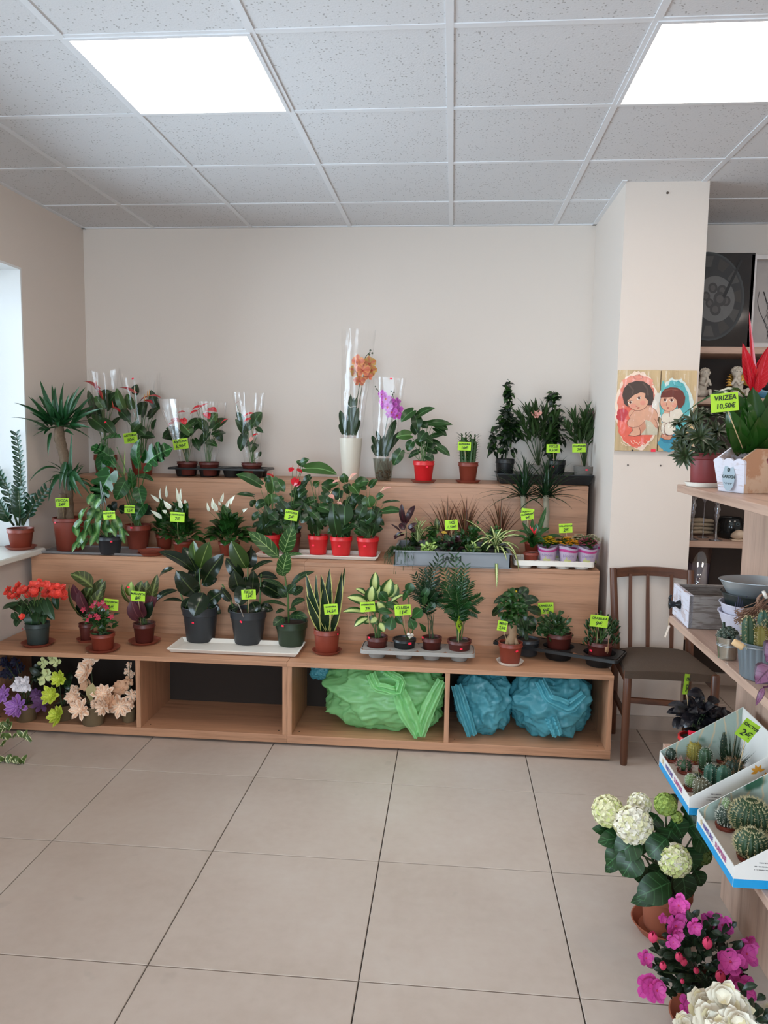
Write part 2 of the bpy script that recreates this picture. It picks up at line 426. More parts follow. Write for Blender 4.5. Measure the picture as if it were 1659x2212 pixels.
def wallmat(name, hx):
    t = NT(name); v = t.coords(); n1 = t.noise(v, 1.3, 3); n2 = t.noise(v, 160, 2); c = lin(hx)
    t.col(t.mix(n1, tuple(x*.97 for x in c[:3])+(1,), c)); t.rough(.92); t.bump(n2, .12, .003); return t.m
M_WALL = wallmat('wall_paint', '#dccfc4')
M_REVEAL = wallmat('reveal_paint', '#e9e8e6')
def tilemat():
    t = NT('floor_porcelain'); v = t.coords(); oi = t.n('ShaderNodeObjectInfo')
    g = t.n('ShaderNodeNewGeometry'); n1 = t.noise(g.outputs['Position'], 2.3, 5, .6); n2 = t.noise(g.outputs['Position'], 26, 4)
    f = t.math('ADD', t.math('MULTIPLY', n1, .7), t.math('MULTIPLY', n2, .3))
    c = t.ramp(f, [(.3, lin('#ae9e91')), (.5, lin('#b8a99d')), (.7, lin('#bfb2a7'))])
    c = t.mix(t.math('MULTIPLY', oi.outputs['Random'], .15), c, lin('#a6978c'))
    # a few scuffs and crumbs
    n3 = t.noise(g.outputs['Position'], 9, 2); c = t.mix(t.math('MULTIPLY', t.step(n3, .68, .76), .25), c, lin('#978c82'))
    t.col(c); t.rough(t.math('ADD', t.math('MULTIPLY', n1, .15), .36)); t.b.inputs['Specular IOR Level'].default_value = .35
    return t.m
M_TILE = tilemat()
M_GROUT = plain('grout', '#5f574f', .95)
def ceilmat():
    t = NT('mineral_ceiling'); g = t.n('ShaderNodeNewGeometry')
    vo = t.n('ShaderNodeTexVoronoi'); vo.inputs['Scale'].default_value = 75; t.l(g.outputs['Position'], vo.inputs['Vector'])
    n1 = t.noise(g.outputs['Position'], 22, 2); n2 = t.noise(g.outputs['Position'], 130, 2, .7)
    sp = t.math('MULTIPLY', t.step(vo.outputs['Distance'], .28, .18), t.step(n1, .40, .52))
    c = t.mix(t.math('MULTIPLY', sp, .65), lin('#d8d7d8'), lin('#8c8884')); t.col(c); t.rough(.95)
    t.bump(n2, .25, .003); return t.m
M_CEIL = ceilmat()
M_TBAR = plain('white_tbar', '#e2e2e4', .5, var=.02)
M_PANEL = emit('light_panel', '#fff3e8', PANEL_STRENGTH)
M_DARK = plain('dark_recess', '#2c2420', .9)
# ------------------------------------------------------------------ the room
XL, XR, YB, YF, ZC = -2.287, 3.4, 4.735, -2.6, 2.7075
def struct(name, mb, mats, parent=None, smooth=False, **k):
    o = mb.obj(name, mats, parent, smooth=smooth, **k)
    if parent is None: o['kind'] = 'structure'
    return o
# floor with its porcelain tiles
mb = MB(); mb.box(XL-.4, XR+.2, YF-.2, YB+.2, -.12, -.009); floor = struct('floor', mb, M_GROUT)
TM = {}
def clip_tile(x0, x1, y0, y1, lo, hi, mat, parent, name, key, z0, z1, bev=.0015, gap=.0018):
    a, b, c, d = max(x0, lo[0])+gap, min(x1, hi[0])-gap, max(y0, lo[1])+gap, min(y1, hi[1])-gap
    if b-a < .02 or d-c < .02: return
    k = (key, round(b-a, 4), round(d-c, 4))
    if k not in TM:
        m = MB(); m.box(-(b-a)/2, (b-a)/2, -(d-c)/2, (d-c)/2, z0, z1, bev=bev); TM[k] = m.mesh(name, mat, False)
    o = bpy.data.objects.new(name, TM[k]); put(o, parent, ((a+b)/2, (c+d)/2, 0)); return o
for i in range(-3, 8):
    for j in range(-10, 4):
        x, y = -.8214+.6*i, 3.177+.6*j
        clip_tile(x, x+.6, y, y+.6, (XL, YF), (XR, YB), M_TILE, floor, 'floor_tile', 'f', -.0085, 0)
# suspended ceiling
mb = MB(); mb.box(XL-.4, XR+.2, YF-.2, YB+.2, ZC+.012, ZC+.1); ceil = struct('ceiling', mb, M_CEIL)
PAN = [(x, y) for x in (-1.237, .563, 2.363) for y in (2.4462, .0462, -2.3538)]
for i in range(-5, 7):
    for j in range(-10, 4):
        x, y = -.037+.6*i, 3.0462+.6*j
        if any(abs(x-a) < .1 and abs(y-b) < .1 for a, b in PAN): continue
        if x > .79-.6 and x < 1.2 and y > 3.9: pass
        clip_tile(x, x+.6, y, y+.6, (XL, YF), (XR, YB), M_CEIL, ceil, 'ceiling_tile', 'c', ZC+.0005, ZC+.011, .0008, .004)
mb = MB(); mx = MB()
for i in range(-3, 7):
    x = -.037+.6*i
    if XL < x < XR: mb = MB(); mb.box(x-.012, x+.012, YF, YB, ZC-.003, ZC+.003); mb.obj('grid_bar', M_TBAR, ceil, smooth=False)
for j in range(-9, 4):
    y = 3.0462+.6*j
    if YF < y < YB: mb = MB(); mb.box(XL, XR, y-.012, y+.012, ZC-.0025, ZC+.003); mb.obj('grid_bar', M_TBAR, ceil, smooth=False)
mb = MB()
for (a, b, c, d) in ((XL, XL+.022, YF, YB), (XL, .8, YB-.022, YB), (.778, .8, 3.92, YB), (1.19, XR, YB-.022, YB)): mb.box(a, b, c, d, ZC-.004, ZC+.003)
mb.obj('edge_bar', M_TBAR, ceil, smooth=False)
labs = {0: 'bright square ceiling light panel on the left, above the staged plants', 1: 'bright square ceiling light panel at the upper right corner, before the pillar'}
k = 0
for (x, y) in PAN:
    g = None
    if y > 2 and x < 0: lb = labs[0]
    elif y > 2 and x < 1: lb = labs[1]
    else: lb = 'ceiling light panel of the '+('left' if x < 0 else 'middle' if x < 1 else 'right')+' row, '+('over the camera' if y > -1 and y < 2 else 'near the front wall' if y < -1 else 'above the near rack'); g = 'ceiling light panels out of view'
    t = thing('ceiling_light', lb, 'ceiling light', (x+.3, y+.3, ZC), g)
    mb = MB()
    for (a, b, c, d) in ((-.296, .296, -.296, -.282), (-.296, .296, .282, .296), (-.296, -.282, -.282, .282), (.282, .296, -.282, .282)): mb.box(a, b, c, d, -.006, .004)
    mb.obj('frame', M_TBAR, t, smooth=False)
    mb = MB(); mb.box(-.282, .282, -.282, .282, -.003, .002); mb.obj('diffuser', M_PANEL, t, smooth=False)
# walls
mb = MB(); mb.box(XL, XR, YB, YB+.15, 0, ZC+.01); struct('wall_back', mb, M_WALL)
WY0, WY1, WZ0, WZ1 = 1.6, 4.02, .845, 2.33
mb = MB()
for (y0, y1, z0, z1) in ((WY1, YB+.15, 0, ZC+.01), (YF-.15, WY0, 0, ZC+.01), (WY0, WY1, 0, WZ0-.03), (WY0, WY1, WZ1, ZC+.01)): mb.box(XL-.42, XL, y0, y1, z0, z1)
struct('wall_left', mb, M_WALL)
mb = MB(); mb.box(XR, XR+.15, YF-.15, YB+.15, 0, ZC+.01); struct('wall_right', mb, M_WALL)
mb = MB(); SX0, SX1, SZ0, SZ1 = -2.0, 1.4, .6, 2.3     # unseen window opening added behind the camera to brighten the back wall
for (x0, x1, z0, z1) in ((XL-.42, SX0, 0, ZC+.01), (SX1, XR+.15, 0, ZC+.01), (SX0, SX1, 0, SZ0), (SX0, SX1, SZ1, ZC+.01)): mb.box(x0, x1, YF-.15, YF, z0, z1)
struct('wall_front', mb, M_WALL)
mb = MB()
for (x0, x1, z0, z1) in ((SX0, SX1, SZ0, SZ0+.06), (SX0, SX1, SZ1-.06, SZ1), (SX0, SX0+.06, SZ0+.06, SZ1-.06), (SX1-.06, SX1, SZ0+.06, SZ1-.06), (-.34, -.26, SZ0+.06, SZ1-.06)): mb.box(x0, x1, YF-.1, YF-.04, z0, z1, bev=.004)
added_win = struct('added_window', mb, plain('window_white', '#eceeee', .35, var=.02))  # frame of the added, unseen window that lets in extra daylight
p2 = bpy.data.lights.new('added_window_portal', 'AREA'); p2.shape = 'RECTANGLE'; p2.size = SX1-SX0; p2.size_y = SZ1-SZ0; p2.cycles.is_portal = True
po2 = bpy.data.objects.new('added_window_portal', p2); put(po2, None, ((SX0+SX1)/2, YF-.16, (SZ0+SZ1)/2)); po2.rotation_euler = (math.pi/2, 0, 0)
# window in its deep reveal
mb = MB()
mb.box(XL-.41, XL+.001, WY1-.012, WY1+.0, WZ0, WZ1); mb.box(XL-.41, XL+.001, WY0, WY1-.012, WZ1-.012, WZ1)
win = struct('window_1', mb, M_REVEAL)
mb = MB(); fx0, fx1 = XL-.40, XL-.34
for (y0, y1, z0, z1) in ((WY0, WY1-.012, WZ0, WZ0+.07), (WY0, WY1-.012, WZ1-.08, WZ1-.012), (WY1-.08, WY1-.012, WZ0+.07, WZ1-.08), (WY0, WY0+.07, WZ0+.07, WZ1-.08), (2.75, 2.85, WZ0+.07, WZ1-.08)): mb.box(fx0, fx1, y0, y1, z0, z1, bev=.004)
mb.obj('window_frame', plain('window_white', '#eceeee', .35, var=.02), win, smooth=False)
GL = NT('window_glass'); tr = GL.n('ShaderNodeBsdfTransparent'); tr.inputs[0].default_value = (.95, .97, .97, 1); gl = GL.n('ShaderNodeBsdfGlossy'); gl.inputs['Roughness'].default_value = .02
fr = GL.n('ShaderNodeFresnel'); mx = GL.n('ShaderNodeMixShader'); GL.l(fr.outputs[0], mx.inputs[0]); GL.l(tr.outputs[0], mx.inputs[1]); GL.l(gl.outputs[0], mx.inputs[2]); GL.l(mx.outputs[0], GL.out.inputs[0])
for (x0, x1) in ((SX0+.06, -.34), (-.26, SX1-.06)):
    mb = MB(); mb.box(x0, x1, YF-.073, YF-.067, SZ0+.06, SZ1-.06); mb.obj('pane', GL.m, added_win, smooth=False)
for (y0, y1) in ((WY0+.07, 2.75), (2.85, WY1-.08)):
    mb = MB(); mb.box(XL-.373, XL-.367, y0, y1, WZ0+.07, WZ1-.08); mb.obj('pane', GL.m, win, smooth=False)
pl = bpy.data.lights.new('window_portal', 'AREA'); pl.shape = 'RECTANGLE'; pl.size = WZ1-WZ0; pl.size_y = WY1-WY0; pl.cycles.is_portal = True
po = bpy.data.objects.new('window_portal', pl); put(po, None, (XL-.45, (WY0+WY1)/2, (WZ0+WZ1)/2)); po.rotation_euler = (0, -math.pi/2, 0)
mb = MB(); mb.box(XL-.41, -2.19, WY0-.03, 4.0, .813, .845, bev=.006)
o = mb.obj('window_sill', plain('sill_stone', '#d8d4cb', .3, var=.05, nscale=8), None, smooth=False); o['kind'] = 'structure'; o.name = 'trim_1'
mb = MB(); mb.tube([(XL-.05, 3.87, WZ1-.012), (XL-.05, 3.87, WZ1-.03)]+[(XL-.05+.0*a, 3.87+.014*math.sin(a), WZ1-.046+.014*math.cos(a)) for a in [i*.5 for i in range(0, 10)]], .0018, 6)
tag(mb.obj('ceiling_hook', M_CHROME), 'small dark metal hook screwed into the top of the window recess', 'hook')
# pillar
mb = MB(); P0, P1 = (.80, 3.95), (1.19, YB)
mb.box(.80, 1.19, 3.95, YB, 0, ZC+.005)
for (x, z) in ((.995, 2.655), (.845, 1.33), (1.04, 1.33)):
    mb.box(x-.004, x+.004, 3.947, 3.951, z-.004, z+.004)
pil = struct('wall_pillar', mb, M_WALL)
mb = MB()
for (x, z, r) in ((.995, 2.655, .006), (.872, 1.354, .004), (1.03, 1.354, .004)): mb.lathe([(.0001, 0), (r, 0), (r, .003), (.0001, .003)], (x, 3.949, z), 10, M=Matrix.Rotation(math.pi/2, 4, 'X'))
mb.obj('wall_plug', plain('plug', '#5c5048', .7), pil)
mb = MB(); mb.box(.79, 1.2, 3.94, YB, 0, .072); mb.box(1.2, XR, YB-.01, YB, 0, .072); struct('baseboard_pillar', mb, M_TILE)
mb = MB(); mb.box(XL, XL+.01, YF, YB, 0, .072); struct('baseboard_left', mb, M_TILE)

# ------------------------------------------------------------------ stepped display of the left
ZT1, ZT2, ZT3 = .41, .818, 1.215
TH = .022
def board(parent, name, x0, x1, y0, y1, z0, z1, mat, bev=.0012):
    mb = MB(); c = ((x0+x1)/2, (y0+y1)/2, (z0+z1)/2)
    mb.box(x0-c[0], x1-c[0], y0-c[1], y1-c[1], z0-c[2], z1-c[2], bev=bev)
    return mb.obj(name, mat, parent, smooth=False, loc=Vector(c)-parent.location)
def cubby(x0, x1, divs, label):
    t = thing('display_cubby', label, 'display shelf', ((x0+x1)/2, 3.73, 0), 'open cubby units along the floor')
    board(t, 'top_panel', x0, x1, 3.52, 3.938, ZT1-TH, ZT1, WX)
    board(t, 'bottom_panel', x0, x1, 3.522, 3.938, .012, .012+TH+.018, WX)
    board(t, 'side_panel', x0, x0+TH, 3.524, 3.92, .052, ZT1-TH, WZ); board(t, 'side_panel', x1-TH, x1, 3.524, 3.92, .052, ZT1-TH, WZ)
    for d in divs: board(t, 'divider', d-TH/2, d+TH/2, 3.524, 3.92, .052, ZT1-TH, WZ)
    board(t, 'back_panel', x0, x1, 3.921, 3.937, .052, ZT1-TH, plain('void_shade_sheet', '#2a1f18', .9))  # added dark sheet: its colour stands in for shade in the open backs
    for x in (x0+.05, x1-.05):
        for y in (3.58, 3.88): mb = MB(); mb.box(x-.02, x+.02, y-.02, y+.02, 0, .012); mb.obj('foot', M_BLACK, t, smooth=False, loc=-t.location)
    for x in [x0+.05, x1-.05]+[d+.04 for d in divs]: mb = MB(); mb.lathe([(.004, 0), (.004, .0008), (.0001, .001)], (x, 3.57, .0525), 10); mb.obj('screw_cap', M_DARK, t, loc=-t.location)
    return t
cubby(-.753, .762, (.005,), 'right half of the low laminate cubby row, holding the green and blue bags')
cubby(-2.268, -.754, (-1.485,), 'left half of the low laminate cubby row, holding the artificial flower pots')
def step(x0, x1, y0, y1, zt, label):
    t = thing('display_step', label, 'display step', ((x0+x1)/2, (y0+y1)/2, 0), 'laminate display steps')
    board(t, 'top_panel', x0, x1, y0, y1-.002, zt-TH, zt, WX)
    board(t, 'front_panel', x0, x1, y0+.001, y0+.019, zt-.43, zt-TH, WX)
    board(t, 'side_panel', x0, x0+TH, y0+.019, y1-.002, 0, zt-TH, WZ); board(t, 'side_panel', x1-TH, x1, y0+.019, y1-.002, 0, zt-TH, WZ)
step(-.752, .757, 3.94, 4.36, ZT2, 'middle wooden step on the right, under the grey crate of plants')
step(-2.24, -.753, 3.94, 4.36, ZT2, 'middle wooden step on the left, under the yucca and peace lilies')
step(-.752, .757, 4.361, 4.733, ZT3, 'topmost wooden step on the right, under the orchids and oleanders')
step(-2.24, -.753, 4.361, 4.733, ZT3, 'topmost wooden step on the left, under the cellophane wrapped anthuriums')

# ------------------------------------------------------------------ shelf rack on the back wall, beyond the pillar
t = thing('wall_rack', 'dark backed wooden shelf rack against the back wall beyond the pillar', 'shelf', (2.0, 4.56, 0))
for zt in (1.98, 1.71, .925, .40): board(t, 'shelf', 1.215, 2.8, 4.38, 4.72, zt-.036, zt, PX)
for x in (1.2, 2.8): board(t, 'side_panel', x, x+.02, 4.38, 4.72, .08, 2.02, PZ)
board(t, 'back_panel', 1.2, 2.82, 4.72, 4.732, .08, 2.02, plain('rack_back', '#3b302a', .8))

# ------------------------------------------------------------------ near rack at the right
t = near = thing('display_rack', 'pale laminate rack at the right with the cactus boxes and zinc buckets', 'shelf', (1.0, 1.6, 0))
board(t, 'shelf', .735, 1.6, .6, 2.60, 1.35-.024, 1.35, PY)
board(t, 'shelf', .725, 1.6, .6, 2.57, .92-.024, .92, PY)
board(t, 'shelf', .735, 1.6, .6, 2.60, .472-.024, .472, PY)
board(t, 'upright', .952, .974, .62, 2.60, .921, 1.325, PZ); board(t, 'upright', .952, .974, .62, 2.57, .473, .895, PZ); board(t, 'upright', .914, .936, .62, 2.49, .001, .447, PZ)

# ------------------------------------------------------------------ chair
M_CHW = wood('dark_chair_wood', 2, '#5a3522', '#3d2317', .8, .4); M_CHX = wood('dark_chair_rail', 0, '#5a3522', '#3d2317', .8, .4)
M_SEAT = plain('brown_seat_cloth', '#4a3b2f', .9, var=.18, nscale=220, bump=.6)
ch = thing('dining_chair', 'old dark wooden slat back chair with brown seat in front of the pillar', 'chair', (.985, 3.66, 0), rz=0)
def cl(*p): return Vector(p)-ch.location
FLp, FRp, BLp, BRp = (.818, 3.50), (1.19, 3.46), (.835, 3.86), (1.19, 3.86)
for (p, zt, r) in ((FLp, .445, .0185), (FRp, .45, .0185)):
    mb = MB(); mb.lathe([(.014, 0), (.0165, .01), (r, .30), (r, zt-.006), (r-.004, zt)], cl(p[0], p[1], 0), 16, cap0=True, cap1=True); mb.obj('leg', M_CHW, ch, auto=50)
for (p, dx) in ((BLp, -.02), (BRp, .0)):
    mb = MB(); mb.tube([cl(p[0]+.01, p[1]+.015, 0), cl(p[0], p[1]-.01, .3), cl(p[0], p[1]-.01, .45), cl(p[0]+dx*.6, p[1]+.015, .66), cl(p[0]+dx, p[1]+.045, .842)], [.014, .0185, .0195, .0185, .017], 12); mb.obj('leg', M_CHW, ch, auto=60)
mb = MB()
N = 10
for zz, th in ((.842, 0), ):
    pts = []
    for i in range(N+1):
        u = i/N; x = .815+(1.19-.815)*u; y = 3.905+.022*math.sin(u*math.pi); zt = .838+.012*math.sin(u*math.pi)
        pts.append((x, y, zt))
    for i in range(N):
        a, b = pts[i], pts[i+1]
        n = mb.verts([cl(a[0], a[1]-.008, a[2]-.045), cl(b[0], b[1]-.008, b[2]-.045), cl(b[0], b[1]-.008, b[2]), cl(a[0], a[1]-.008, a[2]), cl(a[0], a[1]+.01, a[2]-.045), cl(b[0], b[1]+.01, b[2]-.045), cl(b[0], b[1]+.01, b[2]), cl(a[0], a[1]+.01, a[2])])
        for f in ((0, 1, 2, 3), (7, 6, 5, 4), (3, 2, 6, 7), (4, 5, 1, 0)): mb.face(tuple(n+q for q in f))
mb.obj('top_rail', M_CHX, ch, auto=40)
for x in (.905, .99, 1.105):
    mb = MB(); pts = [cl(x, 3.855, .44), cl(x-.002, 3.865, .55), cl(x-.004, 3.885, .68), cl(x-.004, 3.908, .815)]
    M_ = [.0085, .0095, .0085, .007]
    for i in range(3):
        a, b = pts[i], pts[i+1]; wa, wb = M_[i], M_[i+1]
        n = mb.verts([a+Vector((-wa, -.005, 0)), a+Vector((wa, -.005, 0)), a+Vector((wa, .005, 0)), a+Vector((-wa, .005, 0)), b+Vector((-wb, -.005, 0)), b+Vector((wb, -.005, 0)), b+Vector((wb, .005, 0)), b+Vector((-wb, .005, 0))])
        for f in ((0, 1, 5, 4), (1, 2, 6, 5), (2, 3, 7, 6), (3, 0, 4, 7)): mb.face(tuple(n+q for q in f))
    mb.obj('back_slat', M_CHW, ch, auto=40)
mb = MB()   # padded seat, domed
NX, NY = 12, 10; top = []
def seatp(u, v, z):
    x0 = .84+(.80-.84)*(1-v); x1 = 1.18+(1.205-1.18)*(1-v)
    y = (3.475-.012*u)*(1-v)+3.85*v
    cx = 1-abs(2*u-1)**6; cy = 1-abs(2*v-1)**6
    return cl(x0+(x1-x0)*u, y, z)
for j in range(NY+1):
    for i in range(NX+1):
        u, v = i/NX, j/NY; e = min(1, 6*min(u, 1-u))*min(1, 6*min(v, 1-v)); top.append(seatp(u, v, .445+.022*e**.5+.008*math.sin(math.pi*u)))
n = mb.verts(top)
for j in range(NY):
    for i in range(NX): mb.face((n+j*(NX+1)+i, n+j*(NX+1)+i+1, n+(j+1)*(NX+1)+i+1, n+(j+1)*(NX+1)+i))
ring = [(i/NX, 0) for i in range(NX)]+[(1, j/NY) for j in range(NY)]+[(1-i/NX, 1) for i in range(NX)]+[(0, 1-j/NY) for j in range(NY)]
n = mb.verts([seatp(u, v, .447+.008*math.sin(math.pi*u)) for u, v in ring]+[seatp(u, v, .415) for u, v in ring]); L = len(ring)
for k in range(L): mb.face((n+(k+1) % L, n+k, n+L+k, n+L+(k+1) % L)[::-1])
mb.face(tuple(n+L+k for k in range(L))[::-1])
mb.obj('seat', M_SEAT, ch, auto=60)
def rail(p, q, z, h, wd=.009):
    mb = MB(); a, b = Vector((*p, z)), Vector((*q, z)); d = (b-a).normalized(); s = Vector((-d.y, d.x, 0))*wd
    n = mb.verts([cl(*(v+o)) for v in (a, b) for o in (-s, s, s+Vector((0, 0, h)), -s+Vector((0, 0, h)))])
    for f in ((0, 1, 2, 3), (7, 6, 5, 4), (0, 4, 5, 1), (1, 5, 6, 2), (2, 6, 7, 3), (3, 7, 4, 0)): mb.face(tuple(n+i for i in f))
    mb.obj('stretcher', M_CHX, ch, smooth=False)
rail(FLp, FRp, .295, .024); rail(FLp, BLp, .21, .022); rail(FRp, BRp, .21, .022); rail(FLp, BLp, .38, .04); rail(FRp, BRp, .38, .04); rail(BLp, BRp, .36, .05)
# ------------------------------------------------------------------ plants: helpers
L_ANTH = leafmat('anthurium_leaf', '#274a26', rib='#4d7040', veins=0, rough=.3)
L_ANTHD = leafmat('anthurium_leaf_dark', '#1d3a1f', rib='#3c5c34', rough=.3)
L_ANTHL = leafmat('anthurium_leaf_light', '#3a6132', rib='#6b8f55', rough=.32)
L_YUC = leafmat('yucca_leaf', '#1f4f30', rib='#35683f', rough=.4, ribw=.02)
L_ZZ = leafmat('zz_leaf', '#1b3f2c', rough=.28)
L_MON = leafmat('monstera_leaf', '#1d4a25', rib='#4b7a45', veins=30, rough=.25, ribw=.03)
L_RUB = leafmat('rubber_leaf', '#16261a', rib='#4e5a35', rough=.18, ribw=.03, back='#3d4a2a')
L_RUBL = leafmat('rubber_leaf_light', '#2f4a22', rib='#7a8a4c', rough=.22, ribw=.03)
L_FIC = leafmat('banyan_leaf', '#285128', rib='#8fa86a', veins=34, rough=.3, ribw=.03)
L_FICD = leafmat('banyan_leaf_dark', '#1a3420', rib='#54703f', veins=34, rough=.35, ribw=.03)
L_SAN = leafmat('sansevieria_leaf', '#1e3a26', margin='#b9b56a', edge=.78, blotch=('#14281b', 40, .5), rough=.35)
L_DIE = leafmat('dieffenbachia_leaf', '#274f20', centre=('#b9c47a', .42), rough=.35)
L_CLU = leafmat('clusia_leaf', '#1f4a22', rib='#3d6d3a', rough=.3)
L_PALM = leafmat('palm_leaflet', '#1f4a24', rough=.4); L_PALMD = leafmat('palm_leaflet_dark', '#173420', rough=.4)
L_SMALL = leafmat('small_leaf', '#26491f', rough=.35); L_SMALLD = leafmat('small_leaf_dark', '#14261a', rough=.35)
L_CRAS = leafmat('jade_leaf', '#27482a', rough=.3, margin='#4d6b40', edge=.85)
L_PEACE = leafmat('peace_leaf', '#1f451d', rib='#3b6a33', veins=26, rough=.28)
L_SPATH = leafmat('white_spathe', '#e2e4d4', rib='#c3cfa6', rough=.45, var=.06)
L_REDSP = leafmat('red_spathe', '#b01a24', rough=.2, var=.12, rib='#8c1019')
L_REDBR = leafmat('bright_red_spathe', '#d62330', rough=.2, var=.1, rib='#a5161f')
L_PINKSP = leafmat('pink_spathe', '#d99a8c', rough=.3, var=.12)
L_MAR = leafmat('maranta_leaf', '#33401f', rib='#7f8b4c', veins=34, centre=('#6d7746', .14), rough=.4, back='#5c2932', ribw=.04)
L_MARP = leafmat('maranta_back', '#4f262d', rib='#7d4a4c', rough=.4)
L_OLE = leafmat('oleander_leaf', '#2c4527', rib='#54704a', rough=.45)
L_DRAC = leafmat('dracaena_leaf', '#1d3a26', rough=.35); L_DRACR = leafmat('red_dracaena_leaf', '#3f4a2a', rough=.4, margin='#7a4434', edge=.35)
L_SPI = leafmat('spider_leaf', '#5f7d3f', centre=('#c9cf95', .4), rough=.4)
L_BROM = leafmat('bromeliad_leaf', '#234f27', rough=.25); L_VRI = leafmat('vriesea_leaf', '#224a1e', rough=.15)
L_PHIL = leafmat('philodendron_leaf', '#2a5a2c', centre=('#5c8046', .3), rough=.3, rib='#6f9052')
L_DARKR = leafmat('dark_red_leaf', '#2c1418', rib='#552028', rough=.3)
L_BLK = leafmat('black_leaf', '#1b191e', rib='#3a3638', rough=.28)
L_CROT = leafmat('croton_leaf', '#1b3321', rib='#3e5a33', veins=20, rough=.3)
L_LIME = leafmat('lime_leaf', '#6f9446', centre=('#a9bd6e', .4), rough=.4)
L_HYD = leafmat('hydrangea_leaf', '#1c4024', rib='#3f6b40', veins=28, rough=.35, ribw=.02)
L_AZA = leafmat('azalea_leaf', '#1b2c20', rough=.35, rib='#2e4430')
L_IVY = leafmat('ivy_leaf', '#4f6a3c', margin='#c9c99a', edge=.62, rough=.45)
L_CROWN = leafmat('succulent_leaf', '#2c3d27', rough=.4, var=.35, rib='#4f6242', blotch=('#4c2f2a', 14, .62))
L_BEG = leafmat('begonia_leaf', '#22402a', rough=.35, rib='#3b5a3a')

